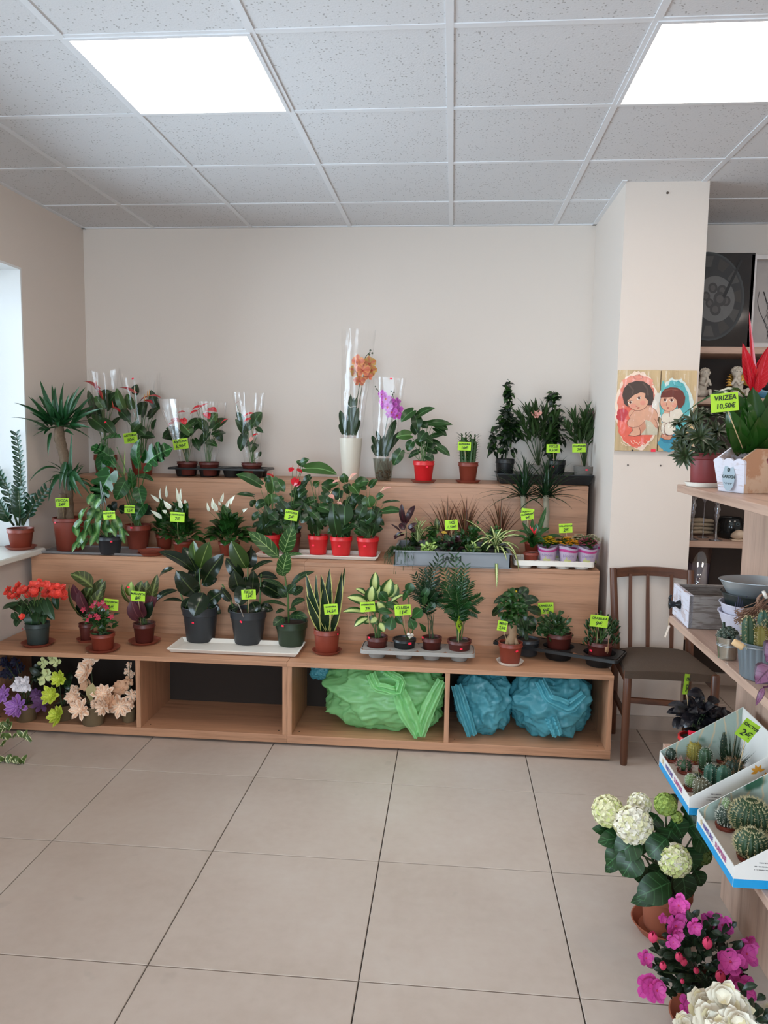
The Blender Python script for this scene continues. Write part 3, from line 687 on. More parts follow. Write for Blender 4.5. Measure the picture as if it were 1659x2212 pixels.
class Plant:
    """one potted plant; everything below is placed relative to the foot of its pot"""
    def __init__(s, name, label, px, py, z, wt, wb, h, mat, rim=.22, lip=.006, group=None, cat='plant', soil=True, center=None, seg=28, sy=1, pot=True):
        f = onZ(px, py, z) if center is None else Vector(center); k = f.y/F0
        s.rt, s.rb = wt/2*k, wb/2*k; c = f + Vector((0, s.rb, 0)) if center is None else f
        k = c.y/F0; s.h = h*k
        s.c = c; s.Y = c.y; s.k = k
        s.root = thing(name, label, cat, c, group)
        if pot: add_pot(s.root, s.rt, s.rb, s.h, mat, rim, lip, seg=seg, sy=sy)
        s.top = Vector((0, 0, s.h*.88)); s.stems = MB(); s.rnd = random.Random(hash(label) % 1 + int(px)*7+int(py))
    def P(s, x, y, d=0.0): return onY(x, y, s.Y+d)-s.c
    def leaf(s, bx, by, tx, ty, w, mat, kind='oval', db=0., dt=0., N=None, arch=.12, fold=.15, name='leaf', stem=None, wave=0):
        B, T = s.P(bx, by, db), s.P(tx, ty, dt)
        if N is None: N = (s.rnd.uniform(-.3, .3), -1, .7+s.rnd.uniform(-.2, .3))
        leafobj(s.root, B, T, w*s.k, kind, mat, N, arch, fold, name, wave)
        if stem: s.stem(B, **(stem if isinstance(stem, dict) else {}))
    def stem(s, B, foot=None, r=.0022, bend=.25):
        if foot is None:
            a = s.rnd.uniform(0, 6.28); q = s.rt*.3*s.rnd.random(); foot = s.top+Vector((q*math.cos(a), q*math.sin(a), -.005))
        foot = Vector(foot); mid = foot.lerp(B, .55)+Vector((0, 0, (B-foot).length*bend*.25)); mid.x = foot.x+(B.x-foot.x)*.4; mid.y = foot.y+(B.y-foot.y)*.4
        s.stems.tube([foot, mid, B], [r*1.1, r, r*.8], 5, cap=False)
    def finish(s, mat=None, name='stems'):
        if s.stems.v: o = s.stems.obj(name, mat or M_STEM, s.root); o['kind'] = 'stuff'
        return s.root
    def box(s, x0, y0, x1, y1):
        a, b = s.P(x0, y1), s.P(x1, y0); return (a+b)/2, Vector(((b.x-a.x)/2, (b.x-a.x)/2, (b.z-a.z)/2))
    def fill(s, bbox, n, lenpx, wpx, mats, kind='oval', objects=False, up=.3, droop=.0, depth=.9, inner=.35, arch=.15, fold=.2, stems=True, name='foliage', seg=3, stuffname=None, front=0, shell=.55, ymax=None, jitter=.5):
        """leaves spread through a rounded crown given by its outline in the picture"""
        c, r = s.box(*bbox); r.y *= depth; R = s.rnd; mats = mats if isinstance(mats, (list, tuple)) else [mats]
        if ymax is not None and s.Y+r.y > ymax: r.y = max(.03, ymax-s.Y)
        mb = MB()
        for i in range(n):
            while True:
                d = Vector((R.uniform(-1, 1), R.uniform(-1, 1), R.uniform(-1, 1)))
                if .05 < d.length < 1: break
            dn = d.normalized(); q = dn*(shell+(1-shell)*R.random())
            L = lenpx*s.k*R.uniform(.7, 1.2); W = wpx*s.k*R.uniform(.8, 1.15)
            dirv = Vector((dn.x, dn.y*.9, dn.z*.5+up-droop))+Vector((R.uniform(-1, 1), R.uniform(-1, 1), R.uniform(-1, 1)))*jitter; dirv.normalize()
            T = c+Vector((q.x*r.x, q.y*r.y, q.z*r.z)); B = T-dirv*L
            N = Vector((dn.x*.3+R.uniform(-.5, .5), -.5+dn.y*.3+R.uniform(-.4, .3), .9))
            m = R.randrange(len(mats))
            if objects: leafobj(s.root, B, T, W, kind, mats[m], N, arch, fold)
            else: add_leaf(mb, B, T, N, W, kind, arch, fold, seg, m)
            if stems and (i % (2 if objects else 5) == 0): s.stem(B, r=.0014)
        if not objects and mb.v:
            o = mb.obj(name, mats, s.root); o['kind'] = 'stuff'; return o
    def blades(s, bx, by, n, rlen, w, mat, spread=1.0, db=0, kind='lance', objects=True, arch=-.1, elev=(.1, 1.5), name='leaf', fold=.25, seg=5, jit=.15, azr=(0, 6.283), ys=1.0):
        B = s.P(bx, by, db); R = s.rnd; mb = MB()
        for i in range(n):
            a = azr[0]+(azr[1]-azr[0])*((i*.618) % 1) + R.uniform(-.2, .2); e = elev[0]+(elev[1]-elev[0])*((i+.5)/n)
            e += R.uniform(-jit, jit); L = rlen*s.k*R.uniform(.8, 1.05)
            d = Vector((math.cos(a)*math.cos(e)*spread, math.sin(a)*math.cos(e)*spread*ys, math.sin(e))); b = B+Vector((d.x, d.y, 0))*.006
            T = b+d*L; N = Vector((-d.x*d.z, -d.y*d.z, 1.01-abs(d.z)))+Vector((0, -.05, 0))
            if objects: leafobj(s.root, b, T, w*s.k, kind, mat, N, -arch if arch > 0 else -arch, fold, name)
            else: add_leaf(mb, b, T, N, w*s.k, kind, -arch, fold, seg)
        if not objects: o = mb.obj(name, mat, s.root); o['kind'] = 'stuff'

def sleeve(root, foot, top, r0, r1, wave=.08, n=9, seg=64, name='sleeve', mat=None, sy=.8, ph=0, tipcut=0.0):
    """open cellophane cone around a plant"""
    foot, top = Vector(foot), Vector(top); mb = MB(); pts = []; K = 14
    for j in range(K+1):
        t = j/K; c = foot.lerp(top, t); r = r0+(r1-r0)*t**.9
        for k in range(seg):
            a = 2*math.pi*k/seg
            f = 1+wave*t*math.sin(a*n+ph+2*t)+.6*wave*t*math.sin(a*3+ph*2+5*t)+.02*math.sin(a*17+t*30)
            z = c.z+(tipcut*math.sin(a*2+ph)*t*t)
            pts.append((c.x+r*f*math.cos(a), c.y+r*f*math.sin(a)*sy, z))
    nn = mb.verts(pts)
    for j in range(K):
        for k in range(seg):
            k2 = (k+1) % seg; mb.face((nn+j*seg+k, nn+j*seg+k2, nn+(j+1)*seg+k2, nn+(j+1)*seg+k))
    return mb.obj(name, mat or FILM, root)

def spadix(root, B, T, mat, r=.003):
    mb = MB(); mb.tube([B, Vector(B).lerp(Vector(T), .5), T], [r, r, r*.6], 6); mb.obj('spadix', mat, root)
M_SPADY = plain('spadix_yellow', '#d8a05a', .5); M_SPADR = plain('spadix_red', '#c2503a', .5); M_SPADW = plain('spadix_cream', '#d9d0a0', .6)

def tray_rect(label, x0, x1, y0, y1, z, h, mat, flare=.01, th=.002, name='drip_tray', cat='tray'):
    """low open tray; x0..y1 are the outer rim"""
    t = thing(name, label, cat, ((x0+x1)/2, (y0+y1)/2, z)); a, b = (x1-x0)/2, (y1-y0)/2
    mb = MB(); rings = [(a-flare-.01, b-flare-.01, 0.0), (a-flare, b-flare, .003), (a-.003, b-.003, h-.004), (a, b, h-.003), (a, b, h), (a-.006, b-.006, h), (a-flare-.004, b-flare-.004, .005)]
    R_ = []
    for (p, q, zz) in rings:
        R_.append(mb.verts([(-p, -q, zz), (p, -q, zz), (p, q, zz), (-p, q, zz)]))
    for i in range(len(R_)-1):
        for k in range(4): mb.face((R_[i]+k, R_[i]+(k+1) % 4, R_[i+1]+(k+1) % 4, R_[i+1]+k))
    mb.face((R_[0]+3, R_[0]+2, R_[0]+1, R_[0])); n = R_[-1]; mb.face((n, n+1, n+2, n+3))
    mb.obj('tray', mat, t, auto=30); return t

def cup_tray(label, cx, cy, z, W, D, H, mat, cols, rows, rc, rz=0, holes=True, lip=.012, group=None, cupd=None):
    """moulded carry tray: a deck with round pockets hanging below"""
    t = thing('pot_tray', label, 'tray', (cx, cy, z), group, rz); mb = MB()
    px_, py_ = W/cols, D/rows; cup = []
    # deck made of square cells each with a round hole
    for i in range(cols):
        for j in range(rows):
            x, y = -W/2+px_*(i+.5), -D/2+py_*(j+.5); cup.append((x, y)); S = 24
            inn = []; out = []
            for k in range(S):
                a = 2*math.pi*(k+.5)/S; c, s_ = math.cos(a), math.sin(a); m = max(abs(c)/(px_/2), abs(s_)/(py_/2))
                inn.append((x+rc*c, y+rc*s_, H)); out.append((x+c/m, y+s_/m, H))
            n = mb.verts(inn+out)
            for k in range(S): k2 = (k+1) % S; mb.face((n+k, n+S+k, n+S+k2, n+k2))
    a, b = W/2, D/2; rr = [(a, b, H), (a+.004, b+.004, H-.003), (a+.005, b+.005, H-lip), (a+.001, b+.001, H-lip)]
    def rounded(p, q, zz, r=.02):
        o = []
        for (sx, sy, a0) in ((1, 1, 0), (-1, 1, 90), (-1, -1, 180), (1, -1, 270)):
            for m in (0, 30, 60, 90):
                an = math.radians(a0+m); o.append((sx*(p-r)+r*math.cos(an), sy*(q-r)+r*math.sin(an), zz))
        return o
    R_ = [mb.verts(rounded(p+.004, q+.004, zz)) for p, q, zz in rr]; n0 = mb.verts(rounded(a+.004, b+.004, H))
    for i in range(3):
        for k in range(16): mb.face((R_[i]+k, R_[i+1]+k, R_[i+1]+(k+1) % 16, R_[i]+(k+1) % 16))
    mb.obj('deck', mat, t, auto=35)
    for (x, y) in cup:
        m2 = MB(); m2.lathe([(rc*.6, 0), (rc*.72, .0), (rc*.76, .003), (rc, H), (rc-.002, H), (rc*.74, .005), (.001, .005)], (x, y, 0), 24); m2.obj('pocket', mat, t, auto=40)
    return t, cup
# ================================================================== top step (z = ZT3)
TALLC = M_RUSTD
def anth_stems(p, pts):
    pass
# --- tall wrapped anthuriums at the left
p = Plant('potted_anthurium', 'tall red anthurium in cellophane behind the yucca crown, in a rust pot', 229, 1036, ZT3, 50, 38, 56, M_RUST, center=onY(229, 1036, 4.56))
for (bx, by, tx, ty, w, d, m) in ((232, 880, 256, 846, 30, -.02, L_ANTHD), (200, 905, 236, 935, 34, -.05, L_ANTH), (215, 900, 190, 842, 22, .03, L_ANTH), (240, 925, 264, 900, 18, -.02, L_ANTHD), (222, 880, 205, 855, 20, -.05, L_ANTHL), (240, 870, 262, 880, 26, .04, L_ANTHD), (205, 880, 188, 905, 22, 0, L_ANTHD), (226, 910, 250, 940, 24, -.06, L_ANTH), (218, 860, 242, 846, 28, .05, L_ANTH), (225, 850, 232, 885, 24, -.03, L_ANTHD)):
    p.leaf(bx, by, tx, ty, w, m, 'heart', d, d, arch=.1, stem=1)
for (bx, by, tx, ty, w, d) in ((210, 838, 178, 824, 20, -.05), (222, 860, 202, 836, 14, -.04), (245, 880, 262, 894, 12, -.05)):
    p.leaf(bx, by, tx, ty, w, L_REDSP, 'heart', d, d, N=(0, -.2, 1), name='red_bract', stem=1); spadix(p.root, p.P(bx, by, d), p.P(bx-3, by-14, d), M_SPADR)
p.finish(); sleeve(p.root, p.top, p.P(222, 800, 0), .05, .095, wave=.16, n=7, ph=1, tipcut=.02); sticker(p.root, 228, 912, Y=4.47, tilt=25)
p = Plant('potted_anthurium', 'tall red anthurium in cellophane with a price sign beside the monstera leaves', 308, 1038, ZT3, 50, 38, 56, M_RUST, center=onY(308, 1038, 4.56))
for (bx, by, tx, ty, w, d, m) in ((305, 895, 318, 868, 44, -.04, L_ANTHD), (268, 885, 252, 838, 22, -.03, L_ANTHL), (285, 880, 274, 850, 24, .03, L_ANTHL), (292, 850, 296, 830, 22, .04, L_ANTHD), (338, 880, 326, 842, 24, .02, L_ANTHD), (275, 905, 268, 880, 24, -.03, L_ANTHD), (300, 915, 285, 935, 24, -.06, L_ANTH), (322, 900, 345, 880, 20, .02, L_ANTHD), (310, 940, 335, 945, 22, -.05, L_ANTHD), (296, 925, 316, 942, 26, -.05, L_ANTH), (330, 925, 338, 905, 14, -.02, L_ANTHD), (262, 890, 282, 912, 22, -.05, L_ANTHD)):
    p.leaf(bx, by, tx, ty, w, m, 'heart', d, d, arch=.1, stem=1)
for (bx, by, tx, ty, w, d) in ((290, 848, 256, 838, 16, -.06), (318, 858, 300, 872, 22, -.05), (322, 856, 348, 860, 14, -.06), (312, 866, 330, 872, 20, -.07)):
    p.leaf(bx, by, tx, ty, w, L_REDSP, 'heart', d, d, N=(0, -.3, 1), name='red_bract', stem=1); spadix(p.root, p.P(bx, by, d), p.P(bx+1, by-14, d), M_SPADY)
p.finish(); sleeve(p.root, p.top, p.P(300, 812, 0), .05, .13, wave=.14, n=8, ph=2.3, tipcut=.02); sticker(p.root, 287, 818, Y=4.45, tilt=30)
sign(282, 946, 31, 23, 4.42, ['ANTÚRIA', '10€'], 8, (294, 1008), label='lime price sign ANTÚRIA 10€ among tall wrapped anthuriums', Yf=4.52)

# --- black six pocket tray with three small wrapped anthuriums
y0 = 4.55; a = onY(365, 1022, y0-.06); b = onY(582, 1022, y0-.06)
zc = ZT3+.001; TW = b.x-a.x
trA, cups = cup_tray('black moulded tray under three small wrapped anthuriums on the top step', (a.x+b.x)/2, y0, zc, TW-.03, .21, .055, M_BLACK, 4, 2, .052)
for i, (px, gl) in enumerate(((405, 'small red anthurium in cellophane with a price sign, left in the black tray'), (452, 'small red anthurium in cellophane, middle one in the black tray'), (544, 'small red anthurium in a tall cellophane sleeve, right end of the black tray'))):
    c = onY(px, 1030, y0-.055); c.z = zc+.008
    p = Plant('potted_anthurium', gl, px, 1030, ZT3, 45, 33, 30, M_RUSTD, center=c, group='small anthuriums in the black tray')
    if i == 0: LV = [(395, 945, 425, 925, 30, L_ANTHD), (385, 935, 358, 925, 22, L_ANTHD), (410, 920, 440, 905, 26, L_ANTH), (400, 955, 378, 965, 20, L_ANTH), (420, 950, 432, 975, 18, L_ANTHD), (380, 948, 350, 945, 18, L_ANTHD), (410, 935, 390, 915, 28, L_ANTHL), (424, 915, 448, 930, 24, L_ANTHD), (370, 930, 352, 948, 18, L_ANTHD)]; RB = [(384, 893, 400, 890, 13), (388, 910, 368, 908, 20), (378, 912, 362, 922, 14), (402, 924, 414, 930, 10), (395, 905, 400, 918, 16)]
    elif i == 1: LV = [(460, 925, 492, 905, 28, L_ANTHD), (445, 930, 425, 905, 28, L_ANTH), (450, 935, 432, 965, 22, L_ANTHD), (470, 935, 480, 955, 18, L_ANTHD), (455, 910, 470, 892, 26, L_ANTHL), (440, 915, 420, 930, 24, L_ANTHD), (462, 940, 488, 935, 20, L_ANTHD), (448, 955, 470, 965, 20, L_ANTH)]; RB = [(435, 878, 415, 885, 14), (430, 885, 450, 872, 14), (450, 885, 468, 890, 24), (444, 893, 452, 905, 18), (478, 915, 494, 905, 10), (425, 888, 410, 895, 12)]
    else: LV = [(548, 915, 566, 890, 32, L_ANTH), (530, 935, 508, 905, 20, L_ANTHD), (528, 940, 520, 975, 24, L_ANTHD), (545, 955, 530, 965, 20, L_ANTHD), (555, 925, 569, 935, 12, L_ANTHD), (548, 960, 558, 968, 10, L_ANTHD), (535, 925, 550, 915, 22, L_ANTH), (527, 915, 512, 890, 16, L_ANTHD), (560, 985, 564, 975, 8, L_ANTHD), (545, 975, 560, 960, 14, L_ANTH)]; RB = [(528, 900, 548, 893, 16), (540, 905, 526, 912, 12), (510, 872, 516, 868, 7), (545, 945, 540, 955, 12), (556, 938, 545, 942, 8)]
    for (bx, by, tx, ty, w, m) in LV: p.leaf(bx, by, tx, ty, w, m, 'heart', p.rnd.uniform(-.06, .04), p.rnd.uniform(-.06, .04), arch=.1, stem={'r': .0015})
    for q, (bx, by, tx, ty, w) in enumerate(RB): p.leaf(bx, by, tx, ty, w, L_REDBR if q != 3 or i < 2 else L_PINKSP, 'heart', -.04, -.05, N=(0, -.5, 1), name='red_bract', stem={'r': .0015})
    p.finish()
    if i == 0: sleeve(p.root, p.top, p.P(385, 880, 0), .04, .085, wave=.1, n=6, ph=.5)
    elif i == 1: sleeve(p.root, p.top, p.P(456, 868, 0), .042, .09, wave=.12, n=7, ph=1.4)
    else: sleeve(p.root, p.top, p.P(538, 848, 0), .042, .092, wave=.08, n=6, ph=3)
# rolled empty cone beside the first of them
mb = MB(); c0 = onY(388, 985, 4.43); c1 = onY(363, 862, 4.42); t = thing('cellophane_cone', 'empty clear cellophane cone leaning beside the small wrapped anthuriums', 'wrapper', (c0.x, c0.y, c0.z))
sleeve(t, (0, 0, 0), c1-c0, .006, .062, wave=.05, n=4, name='cone', sy=.35, mat=film('bright_sleeve', fac=.14, rough=.2))
sign(390, 959, 34, 23, 4.42, ['ANTÚRIA', '6,90€'], 8, (402, 1000), label='lime price sign ANTÚRIA 6,90€ in the left pot of the black tray', Yf=4.47)

# --- orchid in tall white vase
c = onY(757, 1040, 4.53); c.z = ZT3
t = thing('potted_orchid', 'orange orchid in a tall clear sleeve standing in a tall cream vase', 'plant', c); p = Plant.__new__(Plant); p.c = c; p.Y = c.y; p.k = c.y/F0; p.root = t; p.stems = MB(); p.rnd = random.Random(3); p.rt = .05; hv = p.P(756, 946).z; p.h = hv; p.top = Vector((0, 0, hv*.93))
mb = MB(); mb.lathe([(.02, 0), (.046, 0), (.048, .004), (.0665, hv*.97), (.0672, hv), (.0635, hv), (.061, hv*.9), (.001, hv*.88)], seg=40, cap0=True); mb.obj('pot', plain('cream_vase', '#d8d0c0', .35, var=.03), t, auto=50)
for (bx, by, tx, ty, w) in ((745, 935, 735, 886, 14), (748, 940, 765, 858, 13), (752, 940, 758, 850, 12), (760, 940, 774, 880, 13), (765, 940, 775, 905, 16), (742, 938, 733, 915, 12), (755, 938, 772, 855, 10)):
    p.leaf(bx, by, tx, ty, w, L_ANTHD, 'strap', -.02, p.rnd.uniform(-.04, .03), arch=.06)
for pts in ([(762, 940), (770, 870), (782, 800), (790, 770), (800, 760)], [(768, 940), (776, 870), (786, 810), (792, 790)]): p.stems.tube([p.P(x, y, -.01) for x, y in pts], .0022, 6)
mb = MB()
for (x, y) in ((800, 757), (804, 763), (798, 766)): mb.ball(p.P(x, y, -.01), .006, 8, 5)
mb.obj('bud', M_STEMD, t)
def orchid_flower(p, x, y, r, mat, d=-.03, yaw=0, lip=None):
    """five rounded petals and a lip facing the room"""
    c = p.P(x, y, d); mb = MB(); R = p.rnd; r = r*p.k; M = Matrix.Rotation(R.uniform(-.5, .5)+yaw, 3, 'Z') @ Matrix.Rotation(R.uniform(-.4, .25), 3, 'X')
    for a, L, W in ((90, 1, .75), (10, 1.0, 1.05), (170, 1.0, 1.05), (232, .95, .7), (308, .95, .7)):
        a = math.radians(a+R.uniform(-8, 8)); dv = M @ Vector((math.cos(a), -.12, math.sin(a))); add_leaf(mb, c, c+dv*r*L, M @ Vector((0, -1, .1)), r*W, 'obov', .1, .2, 5)
    add_leaf(mb, c+M@Vector((0, -.004, 0)), c+M @ Vector((0, -.5*r, -.35*r)), M @ Vector((0, -.4, 1)), r*.4, 'oval', .2, .6, 3, 1)
    o = mb.obj('flower', [mat, lip or M_SPADR], p.root); return o
M_ORO = leafmat('orange_petal', '#d98f5a', rib='#c2643f', veins=0, centre=('#cf6f55', .5), rough=.45, var=.12); M_PURP = leafmat('pink_petal', '#c04bb6', rib='#8f2a8a', rough=.45, var=.15, margin='#cf7cc8', edge=.8)
M_YOR = leafmat('yellow_petal_orchid', '#cf9f52', rib='#c2643f', centre=('#cc7a50', .3), rough=.45, var=.12)
for (x, y, r, d, m_) in ((775, 782, 17, -.03, M_ORO), (797, 784, 16, -.01, M_YOR), (768, 800, 16, 0, M_YOR), (784, 800, 17, -.04, M_ORO), (801, 800, 14, .01, M_YOR), (776, 822, 14, -.03, M_ORO), (796, 814, 10, -.02, M_ORO)): orchid_flower(p, x, y, r, m_, d)
p.finish(M_STEMD)
for (a_, b_, c_, d_, q) in ((738, 880, 800, 930, 1), ): pass
mb = MB(); mb.tube([p.P(742, 862, -.06), p.P(756, 880, -.065), p.P(774, 876, -.06)], .0012, 5); mb.obj('plant_tie', M_WHITEP, t)
sleeve(t, (0, 0, hv*.9), p.P(776, 713, 0), .057, .097, wave=.05, n=5, ph=2, seg=72)
# --- pink orchid in clear pot
p = Plant('potted_orchid', 'pink orchid in a clear sleeve and clear plastic pot showing its roots', 827, 1046, ZT3, 46, 34, 56, FILM2, center=(onY(828, 1046, 4.52).x, 4.52, ZT3), pot=False)
c0 = p.P(826, 1042); hp = p.P(826, 990).z; p.top = Vector((0, 0, hp*.8))
mb = MB(); mb.lathe([(.02, 0), (.043, 0), (.046, .004), (.063, hp-.004), (.066, hp), (.0645, hp), (.0605, hp-.005), (.044, .006)], seg=32, cap0=True); mb.obj('pot', FILM2, p.root, auto=50)['label'] = 'clear plastic pot'
mb = MB()
for i in range(26):
    a = p.rnd.uniform(0, 6.28); r0 = p.rnd.uniform(.02, .05); pts = [Vector((r0*math.cos(a+q*.35), r0*math.sin(a+q*.35), hp*(.85-q*.2)+p.rnd.uniform(-.01, .01))) for q in range(5)]; pts = [Vector((v.x*(.75+.25*max(0, v.z)/hp), v.y*(.75+.25*max(0, v.z)/hp), max(.008, v.z))) for v in pts]
    mb.tube(pts, .0028, 5)
mb.obj('roots', plain('orchid_root', '#9a9384', .7, var=.3), p.root)['kind'] = 'stuff'
mb = MB()
for i in range(40): mb.ball((p.rnd.uniform(-.035, .035), p.rnd.uniform(-.035, .035), p.rnd.uniform(.006, hp*.5)), p.rnd.uniform(.006, .011), 6, 4, sq=(1.3, .8, .7))
mb.obj('bark_chips', M_BARK, p.root)['kind'] = 'stuff'
for (bx, by, tx, ty, w) in ((820, 985, 803, 940, 12), (822, 985, 830, 940, 10), (834, 985, 856, 905, 18), (830, 985, 870, 930, 16), (826, 985, 812, 930, 12), (832, 985, 850, 925, 16), (828, 985, 845, 955, 16), (815, 985, 804, 960, 12)):
    p.leaf(bx, by, tx, ty, w, L_ANTHD, 'strap', -.01, p.rnd.uniform(-.04, .04), arch=.1)
for pts in ([(824, 985), (832, 930), (842, 880), (825, 855), (812, 838)], [(830, 985), (845, 920), (852, 870), (848, 850)]): p.stems.tube([p.P(x, y, -.01) for x, y in pts], .002, 6)
mb = MB()
for (x, y) in ((811, 835), (814, 841), (819, 848), (845, 845), (851, 848), (848, 852)): mb.ball(p.P(x, y, -.01), .0045, 8, 5)
mb.obj('bud', M_STEMD, p.root)
for (x, y, r, d) in ((826, 852, 10, -.02), (834, 860, 12, -.03), (830, 868, 12, -.02), (843, 866, 11, -.01), (840, 878, 13, -.03), (850, 876, 12, -.01), (858, 868, 10, .01), (848, 890, 13, -.03), (860, 884, 12, 0), (856, 898, 12, -.03), (842, 896, 10, -.01), (862, 896, 9, .01), (832, 878, 10, 0)): orchid_flower(p, x, y, r, M_PURP, d)
p.finish(M_STEMD); sleeve(p.root, (0, 0, hp*.85), p.P(841, 816, 0), .058, .09, wave=.07, n=5, ph=4, seg=72); sticker(p.root, 845, 818, Y=4.44, tilt=-10)

# --- green anthurium in red pot on saucer
A, AD, AL = L_ANTH, L_ANTHD, L_ANTHL
def red_anth(label, px, py, LV, RB=(), mat=M_RED, w=46, wb=35, h=45, z=ZT3, group=None, d0=.06):
    p = Plant('potted_anthurium', label, px, py, z, w, wb, h, mat, group=group)
    ext = []
    if z < 1: ext = [(px+q.uniform(-14, 14), py-h-10+q.uniform(-45, 5), px+q.uniform(-36, 36), py-h+q.uniform(-75, 5), q.uniform(18, 27), AD if q.random() < .6 else A) for q in [random.Random(px)] for _ in range(13)]
    for (bx, by, tx, ty, ww, m) in list(LV)+ext: ww *= 1.12; d = p.rnd.uniform(-d0, d0*.7); p.leaf(bx, by, tx, ty, ww, m, 'heart', d*.8, d, arch=.12, stem={'r': .0016})
    for (bx, by, tx, ty, ww, m) in RB:
        p.leaf(bx, by, tx, ty, ww, m, 'heart', -.05, -.06, N=(0, -.6, 1), name='bract', stem={'r': .0015}); spadix(p.root, p.P(bx, by, -.05), p.P(bx+(tx-bx)*.2+2, by-9, -.06), M_SPADR if m is not L_PINKSP else M_SPADW, .002)
    p.finish(); return p
saucer(914, 1044, ZT3, 56, M_SAUC, 'round terracotta coloured saucer under the red pot on the top step', 'saucers on the top step')
p = red_anth('green leaved anthurium in a bright red pot beside the pink orchid', 914, 1042, [
    (900, 900, 940, 882, 20, A), (892, 888, 866, 912, 24, A), (898, 900, 902, 930, 24, AD), (886, 940, 855, 945, 24, AL), (925, 915, 978, 918, 16, A), (935, 915, 968, 930, 22, A), (940, 925, 965, 942, 18, AD),
    (918, 935, 905, 955, 22, AD), (930, 945, 958, 940, 14, A), (890, 955, 880, 975, 20, A), (945, 965, 972, 985, 16, A), (905, 975, 882, 990, 14, AD), (866, 975, 850, 1006, 24, A), (920, 965, 945, 980, 24, AD), (900, 935, 890, 915, 20, AD), (925, 955, 955, 962, 16, AD), (910, 915, 925, 925, 18, AD), (912, 960, 896, 950, 20, A), (922, 985, 938, 995, 18, AD), (916, 945, 935, 958, 20, A)], z=ZT3+.005)
sticker(p.root, 922, 1009)
# --- spiny euphorbia
saucer(1007, 1045, ZT3, 56, M_SAUC, 'round terracotta coloured saucer under the spiny euphorbia', 'saucers on the top step')
p = Plant('potted_euphorbia', 'short spiny columned euphorbia in a rust pot on the top step', 1011, 1042, ZT3+.005, 43, 33, 42, M_RUST)
mb = MB()
for (x0, y0_, x1, y1, r) in ((1006, 1003, 1002, 945, 9), (1016, 1003, 1022, 948, 8)):
    a, b = p.P(x0, y0_), p.P(x1, y1); K = 12; n0 = None; prof = []
    for j in range(K+1):
        t_ = j/K; rr = r*p.k*(1-.1*t_) * (1 if t_ < .9 else .6); cc = a.lerp(b, t_)
        pts = [cc+Vector((rr*(1+.32*math.cos(4*an))*math.cos(an), rr*(1+.32*math.cos(4*an))*math.sin(an), 0)) for an in [2*math.pi*k/24 for k in range(24)]]
        n1 = mb.verts(pts)
        if n0 is not None:
            for k in range(24): mb.face((n0+k, n0+(k+1) % 24, n1+(k+1) % 24, n1+k))
        n0 = n1
    mb.face(tuple(n0+k for k in range(24)))
mb.obj('stem_column', plain('euphorbia_skin', '#3f5a34', .5, var=.3, nscale=60), p.root)
mb = MB()
for (x0, y0_, x1, y1) in ((1006, 1000, 1002, 940), (1016, 1000, 1022, 943)):
    a, b = p.P(x0, y0_), p.P(x1, y1)
    for i in range(80):
        t_ = (i+.5)/80; an = (i % 8)/8*6.28+.3; cc = a.lerp(b, t_)+Vector((math.cos(an), math.sin(an), 0))*.026; L = .03*p.rnd.uniform(.7, 1.2)
        add_leaf(mb, cc, cc+Vector((math.cos(an), math.sin(an), .55))*L, (0, 0, 1), .008, 'small', .25, .2, 3)
mb.obj('leaflets', L_SMALL, p.root)['kind'] = 'stuff'
sign(1003, 964, 28, 18, 4.38, ['EUFORBIA', '10€'], -1, (1008, 1006), label='lime price sign EUFORBIA 10€ before the spiny euphorbia', Yf=4.42)

# --- big black tray with ficus and oleanders
a = onY(1073, 1040, 4.42); b = onY(1293, 1040, 4.42); b.x = min(b.x, .79)
trB = tray_rect('large black plastic tray under the weeping figs and oleanders at the corner', a.x, b.x, 4.40, 4.72, ZT3+.0, .058, M_BLACK, flare=.02); ztB = ZT3+.006
def tree(label, px, dp, wt, h, mat, bbox, n, trunk, Yc, lm, seedx=0, L=13, W=6.5, name='potted_fig', droop=.25, dens=None):
    c = onY(px, 1030, Yc); c.z = ztB
    p = Plant(name, label, px, 1030, ZT3, wt, wt*.8, h, mat, center=c); p.rnd.seed(px+seedx)
    return p
p = tree('tall weeping fig in a black pot, left in the large black tray', 1090, 0, 40, 48, M_BLACK, None, 0, None, 4.58, None)
p.stems.tube([p.top, p.P(1096, 950), p.P(1094, 880), p.P(1098, 825)], [.005, .004, .003, .0015], 6)
p.fill((1060, 870, 1130, 1005), 300, 19, 10, [L_SMALLD, L_SMALL, L_SMALLD], 'drop', up=-.35, ymax=4.70, stems=False, shell=.2, depth=.7)
p.fill((1075, 825, 1120, 885), 60, 18, 10, [L_SMALLD, L_SMALL], 'drop', up=-.25, ymax=4.70, stems=False, shell=.3)
p.fill((1044, 935, 1085, 1000), 56, 20, 9, [L_SMALLD, L_SMALL], 'drop', up=-.7, ymax=4.70, stems=False, shell=.3)
p.fill((1100, 900, 1135, 960), 56, 19, 9, [L_SMALLD, L_SMALL], 'drop', up=-.5, ymax=4.70, stems=False, shell=.3)
p.finish(M_STEMD)
p = tree('tall weeping fig in a black pot, behind the oleanders in the black tray', 1200, 0, 40, 46, M_BLACK, None, 0, None, 4.60, None)
p.stems.tube([p.top, p.P(1196, 950), p.P(1194, 880), p.P(1196, 845)], [.005, .004, .003, .0015], 6)
p.fill((1150, 865, 1240, 1000), 300, 19, 10, [L_SMALLD, L_SMALL], 'drop', up=-.35, ymax=4.70, stems=False, shell=.2, depth=.6)
p.fill((1165, 842, 1218, 880), 40, 19, 10, [L_SMALLD, L_SMALL], 'drop', up=-.1, ymax=4.70, stems=False, shell=.3)
p.finish(M_STEMD)
sticker(p.root, 1195, 1008)
